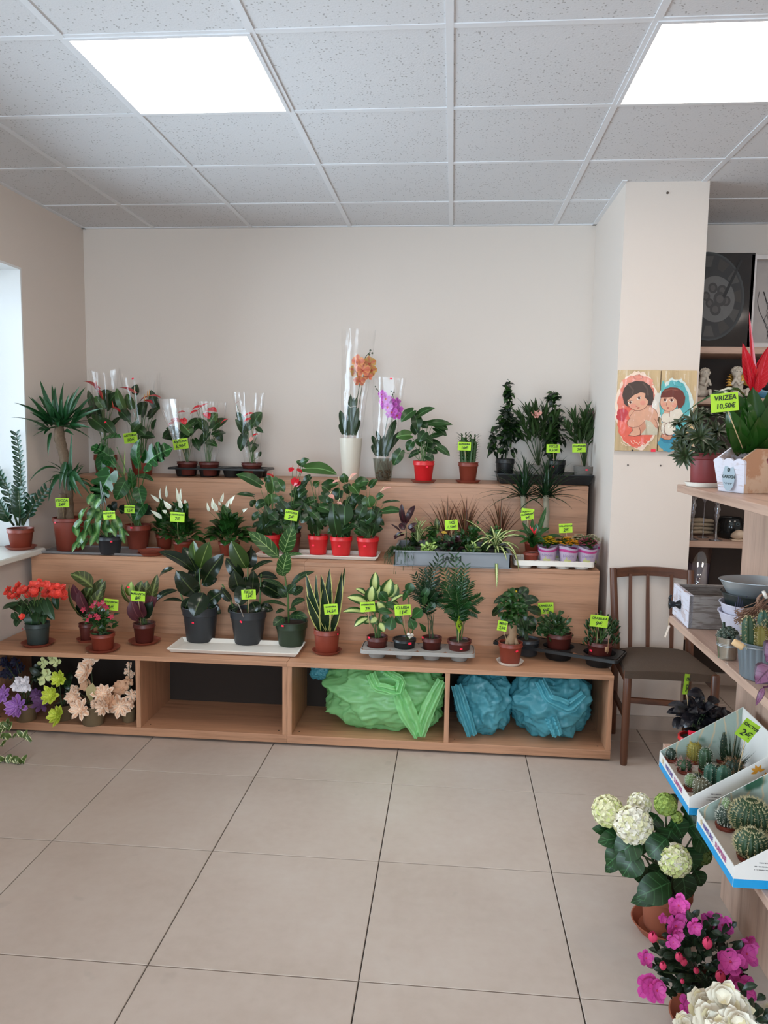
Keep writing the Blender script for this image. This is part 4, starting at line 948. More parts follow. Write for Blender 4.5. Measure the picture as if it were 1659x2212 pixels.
def oleander(label, px, bbox, Yc, wt, fans, sx=0):
    c = onY(px, 1030, Yc); c.z = ztB
    p = Plant('potted_oleander', label, px, 1030, ZT3, wt, wt*.8, 36, M_TAUPE, center=c, rim=.3, lip=.003)
    mb = MB(); R = p.rnd
    for (x0, y0_, x1, y1, nn) in fans:
        a, b = p.P(x0, y0_, R.uniform(-.03, .03)), p.P(x1, y1, R.uniform(-.07, .05)); p.stems.tube([p.top, a, a.lerp(b, .5)+Vector((0, 0, .01)), b], [.0035, .003, .0022, .0012], 5)
        for i in range(nn):
            t_ = (i+.3)/nn; an = i*2.4; cc = a.lerp(b, t_); sp = .8-.35*t_
            d = (b-a).normalized()+Vector((math.cos(an), math.sin(an), .0))*sp; d.normalize()
            leaf_L = 40*p.k*R.uniform(.75, 1.15); leafN = Vector((-math.cos(an), -math.sin(an)-.4, .8))
            add_leaf(mb, cc, cc+d*leaf_L, leafN, 8*p.k, 'drop', .05, .3, 4)
    o = mb.obj('foliage', L_OLE, p.root); o['kind'] = 'stuff'; p.finish(M_STEMD); return p
p = oleander('oleander in a grey brown pot in the middle of the large black tray', 1163, None, 4.56, 44, [(1150, 960, 1125, 905, 16), (1155, 950, 1140, 890, 18), (1160, 950, 1158, 890, 16), (1168, 960, 1178, 895, 18), (1175, 965, 1200, 905, 16), (1165, 940, 1150, 900, 14), (1140, 960, 1110, 925, 10)])
for i, (x, y) in enumerate(((1153, 893), (1158, 898), (1164, 892))): orchid_flower(p, x, y, 7, L_PINKSP, -.03)
p = oleander('oleander with few buds in a grey brown pot at the right corner', 1262, None, 4.54, 46, [(1255, 960, 1240, 905, 18), (1258, 950, 1262, 900, 18), (1266, 960, 1279, 905, 18), (1270, 965, 1281, 918, 12), (1250, 965, 1228, 925, 12), (1262, 950, 1272, 893, 10)])
mb = MB()
for (x, y) in ((1275, 888), (1281, 892), (1287, 886), (1271, 893), (1284, 898)): mb.tube([p.P(x, y+8, -.02), p.P(x, y-4, -.02)], [.001, .003], 5)
mb.obj('bud', plain('dusky_bud', '#6b4444', .6), p.root); sticker(p.root, 1267, 1015)
sign(1195, 969, 28, 18, 4.45, ['FIKUS', '9,50€'], 0, (1197, 1006), label='lime price sign FIKUS 9,50€ in the black tray', Yf=4.50)
sign(1251, 968, 28, 18, 4.42, ['OLEANDER', '7€'], 2, (1257, 1004), label='lime price sign OLEANDER 7€ in the corner oleander pot', Yf=4.48)
# ================================================================== middle step (z = ZT2) and window sill
# --- ZZ plant on the sill
saucer(36, 1181, .845, 68, M_SAUC, 'pinkish terracotta saucer under the plant on the window sill')
p = Plant('potted_zz_plant', 'dark glossy feather leaved plant in a rust pot on the window sill', 34, 1186, .851, 58, 44, 45, M_RUST)
def zz(p, pts, n, L, W, db=0):
    P_ = [p.P(x, y, db+d) for x, y, d in pts]; p.stems.tube(P_, [.006, .005, .004, .002][:len(P_)] if len(P_) <= 4 else [.006-.004*i/(len(P_)-1) for i in range(len(P_))], 6)
    def at(t):
        f = t*(len(P_)-1); i = min(int(f), len(P_)-2); return P_[i].lerp(P_[i+1], f-i), (P_[i+1]-P_[i]).normalized()
    for i in range(n):
        t = .25+.75*i/(n-1); c, d = at(t)
        side = Vector((d.z, 0, -d.x))
        if side.length < .2: side = Vector((1, 0, 0))
        side.normalize()
        for s_ in (-1, 1):
            k = (1-.35*t); dv = side*s_*.8+d*.75+Vector((0, -.25, 0)); leafobj(p.root, c, c+dv.normalized()*L*p.k*k, W*p.k*k, 'oval', L_ZZ, (0, -1, .35), .08, .2, 'leaflet')
zz(p, [(48, 1135, 0), (46, 1060, -.01), (44, 1000, -.02), (36, 940, -.02)], 13, 26, 11)
zz(p, [(38, 1135, 0), (28, 1100, -.02), (15, 1050, -.03), (-2, 1020, -.03)], 9, 26, 12)
zz(p, [(50, 1135, 0), (70, 1095, 0), (100, 1058, .02)], 8, 26, 11)
zz(p, [(42, 1135, 0), (44, 1100, -.04), (40, 1060, -.06)], 7, 30, 13); zz(p, [(30, 1135, 0), (14, 1115, -.05), (2, 1090, -.06)], 6, 30, 13); zz(p, [(50, 1135, 0), (56, 1110, .03), (64, 1075, .05)], 6, 28, 13)
p.finish(M_STEMD); mb = MB()
sticker(p.root, 6, 1088, Y=p.Y-.05, tilt=20)

# --- yucca
p = Plant('potted_yucca', 'large yucca with a spiky crown on a thick cane in a tall rust pot', 138, 1193, ZT2, 70, 56, 76, M_RUST, rim=.12)
mb = MB(); R = p.rnd
def cane(mb, pts, rad):
    P_ = [p.P(*q) for q in pts]; Q = []; RR = []
    for i in range(len(P_)-1):
        for k in range(6): Q.append(P_[i].lerp(P_[i+1], k/6)); RR.append((rad[i]+(rad[i+1]-rad[i])*k/6)*p.k*(1+.06*math.sin(k*2.1+i)))
    mb.tube(Q, RR, 14)
cane(mb, [(148, 1125, .02), (146, 1070, .02), (144, 1010, .02), (136, 975, .01), (128, 945, 0), (128, 905, 0)], [12, 12, 12, 11, 12, 8]); mb.obj('cane', M_BARK, p.root)
mb = MB(); cane(mb, [(132, 1125, -.02), (134, 1090, -.02), (136, 1062, -.02)], [9, 9, 8]); mb.obj('cane', M_BARK, p.root)
for (tx, ty, bx, by, w, dt) in ((86, 820, 120, 905, 17, 0), (138, 826, 134, 900, 14, .05), (173, 833, 148, 900, 16, -.02), (185, 836, 152, 895, 15, .06), (60, 855, 112, 920, 14, -.16), (30, 870, 105, 915, 18, -.30), (23, 902, 102, 930, 20, -.32), (68, 858, 105, 908, 16, -.05), (80, 848, 118, 905, 12, .1), (92, 856, 122, 908, 15, -.05), (119, 835, 126, 900, 17, .02), (201, 853, 160, 905, 15, .02), (222, 882, 160, 915, 17, -.08), (205, 875, 158, 910, 16, .07), (196, 924, 150, 918, 13, -.06), (104, 986, 110, 935, 10, -.08), (126, 924, 128, 905, 17, -.12), (150, 850, 142, 905, 15, -.06), (115, 862, 120, 912, 17, -.1), (64, 890, 105, 925, 15, -.14), (74, 930, 108, 928, 12, .1), (134, 862, 134, 910, 17, -.08), (190, 895, 155, 918, 17, .08), (95, 940, 112, 925, 16, -.1), (168, 870, 150, 912, 16, -.1), (178, 925, 148, 925, 12, .1), (100, 880, 118, 915, 14, .02), (145, 870, 140, 915, 15, .1), (160, 940, 140, 930, 12, -.09), (112, 830, 122, 900, 13, .08), (160, 846, 146, 900, 12, .1)):
    p.leaf(bx, by, tx, ty, w, L_YUC, 'lance', -.0, dt, arch=.07, fold=.35)
for (tx, ty, bx, by, w, dt, ar) in ((155, 935, 150, 1060, 14, -.02, .02), (128, 1060, 142, 998, 14, -.08, .05), (62, 1042, 128, 1015, 10, -.16, .3), (105, 1085, 130, 1025, 13, -.1, .2), (180, 1078, 155, 1020, 14, -.1, .25), (197, 1072, 155, 1018, 14, -.06, .3), (182, 1005, 158, 1050, 10, .02, .1), (165, 1068, 152, 1040, 12, -.1, .1), (110, 1045, 135, 1030, 12, .06, .2), (172, 998, 154, 1050, 12, .05, .1), (140, 1062, 145, 1010, 13, -.1, .05), (205, 1060, 160, 1035, 10, .04, .3)):
    p.leaf(bx, by, tx, ty, w, L_YUC, 'lance', -.02, dt, arch=ar, fold=.35)
p.blades(134, 922, 22, 80, 15, L_YUC, arch=-.07, elev=(-.25, .9), jit=.2, fold=.35); p.blades(148, 1035, 12, 60, 12, L_YUC, arch=-.15, elev=(-.2, .9), jit=.2, fold=.35)
sticker(p.root, 120, 1129); sign(134, 1086, 32, 21, p.Y-.10, ['YUCCA', '24€'], 2, (138, 1122), label='lime price sign YUCCA 24€ in the tall rust pot', Yf=p.Y-.03)
mb = MB(); a = onZ(68, 1197, ZT2); b = onZ(330, 1196, ZT2)
tr_ = tray_rect('flat clear plastic tray along the edge under the yucca and trailing plant', -2.2, -1.62, 3.955, 4.2, ZT2, .014, film('clear_tray', '#e8eef0', .25, .2, .1, haze=.35, hazecol='#c9ccd0'), flare=.004)

# --- trailing variegated philodendron
p = Plant('potted_philodendron', 'variegated trailing heart leaved plant in a dark grey pot', 229, 1199, ZT2+.006, 56, 44, 40, M_CHAR)
for (bx, by, tx, ty, w) in ((175, 1125, 160, 1150, 20), (165, 1135, 168, 1160, 20), (185, 1150, 168, 1185, 22), (205, 1135, 212, 1175, 20), (215, 1120, 215, 1165, 22), (240, 1130, 250, 1160, 20), (195, 1120, 185, 1150, 20), (230, 1125, 232, 1160, 20), (205, 1100, 190, 1125, 22), (220, 1105, 208, 1130, 20), (250, 1120, 262, 1150, 20), (180, 1105, 175, 1130, 18), (200, 1085, 215, 1105, 20), (215, 1080, 205, 1100, 18), (235, 1100, 245, 1125, 18), (185, 1165, 178, 1188, 16), (170, 1170, 156, 1193, 14), (262, 1145, 270, 1175, 14), (195, 1095, 180, 1110, 18), (225, 1140, 245, 1150, 18), (255, 1140, 280, 1158, 12), (190, 1130, 200, 1160, 20), (210, 1150, 195, 1180, 16), (228, 1108, 250, 1112, 16), (200, 1070, 190, 1090, 18), (190, 1140, 180, 1170, 18)):
    p.leaf(bx, by, tx, ty, w, L_PHIL, 'heart', p.rnd.uniform(-.09, -.01), p.rnd.uniform(-.12, -.03), arch=.1, N=(p.rnd.uniform(-.5, .5), -1, .5), stem={'r': .0014})
mb = MB()
for (x0, y0_, x1, y1) in ((222, 1115, 216, 1040), (228, 1118, 216, 1040), (236, 1118, 217, 1040)): mb.tube([p.P(x0, y0_, -.02), p.P(x1, y1, -.01)], .0018, 5)
mb.obj('hanger', plain('grey_hanger', '#7b8684', .5), p.root)
p.finish(); sticker(p.root, 240, 1170); sign(236, 1113, 28, 19, p.Y-.10, ['POTOVNIC', '9€'], 5, (240, 1136), label='lime price sign over the trailing variegated plant', Yf=p.Y-.04)
# --- monstera
p = Plant('potted_monstera', 'monstera with large split leaves in a rust pot on the middle step', 291, 1189, ZT2, 58, 42, 56, M_RUST)
for (bx, by, tx, ty, w, mt, N, d, k) in ((318, 1000, 374, 968, 56, L_MON, (0, -1, .5), -.08, 'monst'), (300, 1005, 302, 948, 40, L_MON, (-.6, -1, .2), -.04, 'heart'), (236, 985, 196, 965, 34, L_MON, (0, -1, .9), -.1, 'monst'), (225, 950, 262, 945, 26, L_MON, (0, -.6, 1), -.08, 'monst'), (228, 985, 250, 1010, 32, L_MON, (.3, -1, .2), -.04, 'heart'),
    (238, 1025, 215, 1090, 60, L_MON, (-.2, -1, .3), -.12, 'monst'), (270, 1040, 250, 1080, 36, L_MON, (.5, -1, .3), -.1, 'heart'), (285, 1050, 280, 1010, 20, L_MON, (.8, -1, .1), -.08, 'heart'), (295, 1030, 332, 1040, 26, L_MON, (0, -.4, 1), -.02, 'heart'), (300, 1055, 308, 1090, 34, L_MON, (.2, -1, .3), -.08, 'heart'), (310, 1090, 290, 1125, 34, L_MON, (.1, -1, .3), -.03, 'heart'), (240, 1090, 250, 1105, 30, L_SMALLD, (0, -1, .4), -.02, 'heart'), (222, 980, 224, 1030, 30, L_MON, (-.2, -1, .2), -.02, 'heart'), (272, 1095, 262, 1110, 26, L_SMALLD, (0, -1, .4), .03, 'heart'), (312, 1100, 330, 1110, 26, L_SMALLD, (0, -1, .4), .03, 'heart')):
    p.leaf(bx, by, tx, ty, w, mt, k, d, d-.02, N=N, arch=.1, fold=.2, stem={'r': .0032, 'bend': .15})
p.leaf(268, 1025, 270, 968, 5, L_LIME, 'lance', .0, 0., N=(.5, -1, 0), arch=.02)
p.stem(p.P(252, 965, -.02), r=.003); p.finish(); sticker(p.root, 284, 1140)
sign(280, 1100, 24, 18, p.Y-.12, ['MONSTERA', '15€'], -1, (285, 1137), label='lime price sign MONSTERA 15€ in its rust pot', Yf=p.Y-.05)
# --- stack of empty saucers
for i in range(2):
    saucer(325, 1203, ZT2+.012*i, 58, M_SAUC, ['lower of two empty rust saucers stacked before the peace lilies', 'upper of two empty rust saucers stacked before the peace lilies'][i], 'empty stacked saucers', center=onZ(325, 1199, ZT2)+Vector((.004*i, 0, .0125*i)))
# --- peace lilies
def lily(label, px, py, w, h, bbox, n, spaths, mat=M_RUST, L=42):
    p = Plant('potted_peace_lily', label, px, py, ZT2, w, w*.78, h, mat, group='peace lilies on the middle step')
    R = p.rnd; x0, y0_, x1, y1 = bbox; base = p.top
    for i in range(n):
        an = i*2.399; e = -.05+1.45*((i+.5)/n); cx = (x0+x1)/2
        tgt = Vector((math.cos(an)*math.cos(e)*(x1-x0)/2*p.k*1.05, math.sin(an)*math.cos(e)*(x1-x0)/2*p.k*.9, base.z+math.sin(e)*(p.P(cx, y0_).z-base.z)*R.uniform(.55, .95)))
        tgt.x += p.P(cx, y0_).x*math.sin(e)
        B = base.lerp(tgt, .42)+Vector((0, 0, .012)); d = tgt-B
        leafobj(p.root, B, tgt, 22*p.k*R.uniform(.75, 1.15), 'oval', L_PEACE, Vector((-d.x+R.uniform(-.02, .02), -d.y-.03, .15+abs(d.z)*0.2)), .2, .3)
        if i % 2 == 0: p.stem(B, r=.0013)
    for (bx, by, tx, ty, ww) in spaths: p.leaf(bx, by, tx, ty, ww, L_SPATH, 'drop', -.06, -.07, N=(R.uniform(-.6, .6), -1, .2), arch=.08, fold=.9, name='white_bract', stem={'r': .0013})
    p.finish(); return p
lily('small peace lily in a small rust pot behind the stacked saucers', 350, 1187, 37, 32, (318, 1065, 384, 1150), 32, [(345, 1085, 325, 1068, 7), (350, 1080, 347, 1054, 7), (360, 1075, 359, 1048, 6), (368, 1100, 353, 1080, 8), (350, 1120, 325, 1102, 9)])
p = lily('peace lily with white spathes and a price sign, in a rust pot', 390, 1199, 44, 30, (332, 1066, 434, 1165), 62, [(385, 1085, 380, 1052, 7), (392, 1080, 391, 1055, 6), (392, 1098, 388, 1075, 9), (405, 1085, 400, 1078, 10), (370, 1098, 354, 1082, 9), (360, 1108, 350, 1102, 8)])
sign(383, 1117, 33, 22, p.Y-.12, ['LOPATKOVEC', '7€'], -2, (385, 1170), label='lime price sign LOPATKOVEC 7€ in the middle peace lily', Yf=p.Y-.04)
lily('peace lily with upright white spathes to the right of the signed one', 490, 1201, 48, 30, (432, 1082, 550, 1165), 66, [(462, 1100, 459, 1075, 8), (466, 1105, 463, 1085, 10), (478, 1085, 483, 1064, 7), (475, 1092, 472, 1082, 6), (498, 1090, 508, 1070, 10), (452, 1105, 447, 1085, 6), (525, 1105, 535, 1098, 7), (490, 1095, 494, 1080, 7)])
mb = Plant('potted_plant', 'plain rust pot partly hidden behind the right hand peace lily', 470, 1176, ZT2, 40, 30, 36, M_RUSTD, group=None); mb.fill((452, 1110, 500, 1150), 14, 20, 8, L_PEACE, 'drop', objects=True, up=.4); mb.finish()
# --- anthuriums in red pots on the white tray
a = onZ(552, 1206, ZT2); b = onZ(816, 1212, ZT2); ya = (a.y+b.y)/2
tray_rect('long cream white drip tray under the row of red anthurium pots', a.x-.005, b.x, ya+.0, ya+.20, ZT2, .022, M_WHITEP, flare=.014)
G = 'anthuriums in red pots on the white tray'
zt = ZT2+.006
red_anth('anthurium with a long pale leaf, leftmost red pot on the cream tray', 580, 1197, [(560, 1046, 510, 1025, 26, A), (592, 1060, 585, 1025, 34, AL), (575, 1080, 580, 1095, 20, A), (545, 1070, 510, 1068, 10, AD), (548, 1090, 540, 1082, 18, AD), (570, 1085, 552, 1098, 24, AD), (600, 1090, 625, 1108, 20, AD), (558, 1110, 545, 1125, 18, A), (585, 1110, 600, 1125, 22, AD), (600, 1040, 615, 1062, 22, A), (575, 1040, 582, 1028, 14, AD), (560, 1130, 545, 1140, 14, AD), (595, 1125, 612, 1135, 18, AD), (588, 1085, 585, 1065, 32, AL), (570, 1120, 562, 1135, 16, A)], [(590, 1030, 575, 1024, 8, L_REDSP)], w=46, wb=37, h=42, z=zt, group=G)
pA = red_anth('dark red flowering anthurium in the brownish pot on the cream tray', 624, 1197, [(640, 1060, 665, 1040, 20, AD), (620, 1090, 605, 1105, 22, AD), (635, 1085, 655, 1100, 26, AD), (640, 1110, 665, 1120, 24, AD), (610, 1075, 600, 1090, 18, A), (645, 1070, 660, 1085, 26, AD), (625, 1120, 610, 1130, 20, AD), (630, 1065, 648, 1075, 20, AD), (625, 1140, 645, 1150, 18, A), (655, 1005, 640, 996, 14, A), (652, 1000, 668, 992, 16, A)], [(640, 1035, 634, 1050, 22, L_REDSP), (632, 1012, 625, 1020, 16, L_REDSP), (642, 1014, 653, 1022, 10, L_REDSP), (645, 1040, 640, 1052, 18, L_REDSP)], mat=M_RUSTD, w=46, wb=37, h=46, z=zt, group=G)
q = red_anth('tallest leaved anthurium, middle red pot on the cream tray', 684, 1199, [(662, 1012, 728, 1025, 34, AL), (680, 1050, 690, 1040, 18, AL), (700, 1050, 732, 1045, 24, A), (660, 1060, 645, 1075, 20, AD), (695, 1070, 720, 1085, 26, AD), (680, 1080, 650, 1095, 22, A), (690, 1095, 715, 1105, 24, A), (700, 1110, 680, 1120, 26, AD), (665, 1115, 650, 1130, 20, AD), (700, 1125, 720, 1130, 18, AD), (680, 1130, 665, 1145, 20, AD), (690, 1100, 670, 1090, 20, AD), (670, 1030, 655, 1045, 18, AD), (710, 1060, 695, 1050, 22, A)], [], w=46, wb=37, h=42, z=zt, group=G); sticker(q.root, 677, 1178)
q = red_anth('anthurium with pale pink spathes, fourth red pot on the cream tray', 734, 1202, [(745, 1040, 742, 1022, 20, A), (760, 1050, 775, 1068, 24, AL), (735, 1060, 725, 1080, 30, AD), (750, 1080, 765, 1100, 34, AD), (720, 1090, 712, 1115, 26, A), (745, 1095, 745, 1135, 38, AD), (760, 1110, 785, 1120, 24, AD), (770, 1045, 798, 1040, 26, A), (715, 1070, 700, 1085, 22, AD), (755, 1060, 740, 1050, 26, AD), (730, 1125, 715, 1140, 20, AD), (760, 1130, 775, 1140, 18, AD), (722, 1105, 735, 1110, 22, A), (775, 1075, 790, 1095, 26, AD)], [(755, 1035, 772, 1022, 13, L_PINKSP), (712, 1070, 722, 1078, 12, L_PINKSP), (730, 1085, 738, 1090, 8, L_PINKSP), (732, 1038, 718, 1044, 8, L_PINKSP)], w=50, wb=39, h=42, z=zt, group=G); sticker(q.root, 733, 1180)
q = red_anth('anthurium with leaves reaching the grey crate, rightmost red pot on the cream tray', 792, 1204, [(800, 1050, 815, 1035, 16, A), (795, 1075, 800, 1097, 30, AL), (815, 1075, 830, 1070, 18, A), (785, 1095, 775, 1120, 26, AD), (805, 1100, 825, 1118, 22, AD), (830, 1085, 865, 1083, 6, AD), (828, 1105, 870, 1105, 20, A), (790, 1125, 770, 1135, 20, AD), (812, 1120, 830, 1135, 16, AD), (775, 1070, 760, 1085, 26, AD), (790, 1050, 770, 1045, 24, A), (800, 1115, 788, 1105, 24, AD), (780, 1140, 768, 1150, 16, AD), (805, 1135, 820, 1145, 18, AD)], [(824, 1060, 846, 1053, 8, L_PINKSP)], w=50, wb=39, h=42, z=zt, group=G); sticker(q.root, 788, 1180)
sign(629, 1113, 29, 23, 3.98, ['ANTÚRIA', '5€'], -8, (627, 1164), label='lime price sign ANTÚRIA 5€ above the cream tray', Yf=pA.Y)

# --- grey crate full of small plants
a = onY(850, 1215, 3.93); b = onY(1105, 1215, 3.93); zb = ZT2+.0; h = .078
t = thing('plant_crate', 'shallow grey plastic crate packed with small plants on the middle step', 'crate', ((a.x+b.x)/2, 4.11, zb)); W2 = (b.x-a.x)/2; D2 = .185
mb = MB()
for (x0, x1, y0_, y1) in ((-W2+.006, W2-.006, -D2, -D2+.005), (-W2+.006, W2-.006, D2-.005, D2), (-W2+.006, -W2+.011, -D2, D2), (W2-.011, W2-.006, -D2, D2)): mb.box(x0, x1, y0_, y1, 0.001, h)
mb.box(-W2+.006, W2-.006, -D2, D2, 0, .005); mb.obj('body', M_CRATE, t, smooth=False)
mb = MB()
for (x0, x1, y0_, y1) in ((-W2, W2, -D2-.008, -D2+.006), (-W2, W2, D2-.006, D2+.008), (-W2, -W2+.012, -D2, D2), (W2-.012, W2, -D2, D2)): mb.box(x0, x1, y0_, y1, h-.006, h+.001, bev=.001)
mb.box(-W2, W2, -D2-.006, -D2+.002, 0, .004)
for x in (-W2+.012, -W2+.10, W2-.014): mb.box(x-.0015, x+.0015, -D2-.007, -D2, .004, h-.006)
mb.obj('rim', M_CRATE, t, smooth=False)
for s_ in (-1, 1):
    for zz_ in (.01, .055): pass
text(t, 'JARN', .043, Matrix.Translation((onY(976, 1214, 3.92).x-t.location.x, -D2-.002, h*.52)) @ Matrix.Rotation(math.pi/2, 4, 'X'), M_INK, shear=0, bold=.0012)
zc = zb+.006
def small(name, label, px, dy, mat=M_BLACK, w=30, h_=26):
    c = onY(px, 1200, 4.11+dy); c.z = zc; return Plant(name, label, px, 1200, ZT2, w, w*.8, h_, mat, center=c, seg=16)
p = small('potted_rubber_plant', 'young dark red rubber plant at the left end of the grey crate', 876, -.06)
for (bx, by, tx, ty, w) in ((872, 1128, 868, 1088, 14), (880, 1125, 896, 1092, 15), (874, 1145, 864, 1130, 14), (880, 1142, 901, 1130, 10), (865, 1148, 844, 1132, 5), (870, 1150, 852, 1165, 12), (878, 1135, 866, 1115, 14), (884, 1140, 898, 1150, 12), (874, 1155, 850, 1160, 10), (878, 1130, 884, 1105, 12)): p.leaf(bx, by, tx, ty, w, L_DARKR, 'oval', -.02, p.rnd.uniform(-.05, .03), arch=.1)
p.stem(p.P(876, 1128), r=.003); p.finish(M_STEMD)
p = small('potted_rhipsalis', 'thready hanging green plant at the left front of the grey crate', 868, -.13); mb = MB()
for i in range(120):
    an = p.rnd.uniform(0, 6.28); d = Vector((math.cos(an), math.sin(an)-.5, 0)).normalized(); L = p.rnd.uniform(.03, .075); dn = p.rnd.uniform(.0, .07)+(.05 if i % 5 == 0 else 0)
    s0 = p.top+Vector((d.x*.02, d.y*.01, .01)); q1 = s0+d*L*.6+Vector((0, 0, .02)); q2 = s0+d*L+Vector((0, 0, -dn*.4)); q3 = s0+d*(L+.006)+Vector((0, 0, -dn)); mb.tube([s0, q1, q2, q3], .0012, 3, cap=False)
mb.obj('stems', L_SMALL, p.root)['kind'] = 'stuff'
p = small('potted_spider_plant', 'thin arching spider plant at the left of the grey crate', 905, -.02); p.blades(903, 1170, 26, 58, 4, L_SPI, arch=-.25, elev=(.35, 1.4), kind='strap', name='leaf')
p = small('potted_peperomia', 'pale green rosette plant at the left front of the grey crate', 928, -.13); p.fill((902, 1165, 952, 1200), 46, 12, 7, [L_LIME], 'obov', objects=True, up=.5, shell=.5, stems=False)
p = small('potted_mixed_plant', 'broad leaved green plant in the back left of the grey crate', 925, .06); p.fill((902, 1120, 965, 1190), 40, 22, 12, [L_SMALL, L_ANTHD, L_PHIL], 'oval', objects=True, up=.3, shell=.3)
p.leaf(945, 1145, 943, 1118, 13, L_MAR, 'oval', -.04, -.04); p.leaf(953, 1150, 966, 1152, 7, leafmat('yellow_leaf', '#c9a53a'), 'oval', -.05, -.05)
p = small('potted_dracaena', 'red edged spiky dracaena behind the sign in the grey crate', 985, .09)
p.blades(965, 1172, 26, 105, 7, L_DRACR, arch=-.04, elev=(.75, 1.5), ys=.45); p.blades(1005, 1172, 30, 110, 7, L_DRACR, arch=-.04, elev=(.75, 1.5), ys=.45); p.finish()
p = small('potted_fittonia', 'dark brownish leaved plant in the middle front of the grey crate', 975, -.11); p.fill((950, 1148, 1010, 1196), 36, 22, 15, [L_DARKR, L_SMALLD, L_CROT], 'oval', objects=True, up=.3, shell=.3)
p = small('potted_radermachera', 'dense fresh green plant right of the sign in the grey crate', 1022, .02); p.fill((998, 1122, 1048, 1185), 90, 14, 6, [L_SMALL, L_PALM], 'small', up=.2, shell=.3)
p = small('potted_peperomia', 'pale edged rosette plant right of centre in the grey crate', 1018, -.13); p.fill((992, 1165, 1046, 1202), 52, 16, 6, [L_LIME, L_SMALL], 'small', objects=True, up=.4, shell=.5, stems=False)
p = small('potted_spider_plant', 'large arching spider plant spilling over the right end of the crate', 1072, -.10, w=34)
B = p.P(1070, 1185, 0)
for (tx, ty, dt, ar, w) in ((1003, 1122, .05, .12, 4), (1015, 1180, -.07, .35, 5), (1038, 1182, -.1, .3, 5), (1095, 1212, -.12, .3, 5), (1116, 1200, -.1, .35, 6), (1073, 1270, -.14, .1, 6), (1120, 1235, -.08, .42, 5), (1045, 1155, -.02, .3, 5), (1100, 1145, .03, .3, 5), (1130, 1150, .05, .3, 6), (1140, 1165, .0, .3, 6), (1060, 1135, .03, .2, 5), (1085, 1140, .0, .2, 5), (1120, 1185, -.04, .3, 5), (1055, 1175, -.12, .3, 5), (1087, 1175, -.12, .3, 5), (1030, 1165, .0, .3, 5), (1108, 1160, -.04, .3, 5), (1068, 1150, -.06, .2, 5), (1050, 1190, -.08, .3, 5), (1077, 1195, -.13, .2, 5), (1098, 1225, -.02, .4, 5), (1125, 1215, .0, .45, 4)):
    T = p.P(tx, ty, dt); mid = B.lerp(T, .5)+Vector((0, 0, (B-T).length*ar*1.0)); leafobj(p.root, B, T, w*p.k*1.1, 'strap', L_SPI, (0, -.35, 1), ar, .3)
p = small('potted_dracaena', 'second red edged dracaena at the back right of the grey crate', 1082, .10); p.blades(1080, 1172, 34, 105, 6, L_DRACR, arch=-.04, elev=(.6, 1.5), ys=.45); p.finish()
for (nm, lb, px_, dy_, bb, n_, lf) in (('potted_ivy', 'small leaved trailing plant at the left back of the grey crate', 893, .05, (868, 1135, 925, 1195), 70, [L_SMALL, L_SMALLD]), ('potted_fern', 'feathery green plant in the centre back of the grey crate', 1000, .0, (968, 1140, 1035, 1195), 90, [L_SMALL, L_PALM]), ('potted_mixed_plant', 'leafy green plant beside the large spider plant in the crate', 1060, .03, (1035, 1130, 1098, 1190), 90, [L_SMALL, L_PHIL, L_SMALLD]), ('potted_fern', 'dark low plant in the front middle of the grey crate', 958, -.12, (940, 1165, 990, 1200), 50, [L_SMALLD, L_CROT])):
    p = small(nm, lb, px_, dy_); p.fill(bb, n_, 17, 8, lf, 'small', up=.3, shell=.25)
p = small('potted_fern', 'small dark leafy filler plant at the right front of the crate', 1046, -.08); p.fill((1030, 1165, 1062, 1200), 40, 14, 6, [L_SMALLD, L_SMALL], 'small', up=.3, shell=.3)
p = small('potted_mixed_plant', 'dark bushy filler plant in the middle back of the crate', 950, -.0); p.fill((935, 1150, 1000, 1195), 60, 16, 8, [L_SMALLD, L_SMALL, L_ANTHD], 'small', up=.3, shell=.3)
sign(975, 1134, 28, 22, 4.0, ['1KS', '1,50€'], 4, (977, 1180), label='lime price sign 1KS 1,50€ standing in the grey crate', Yf=4.06)

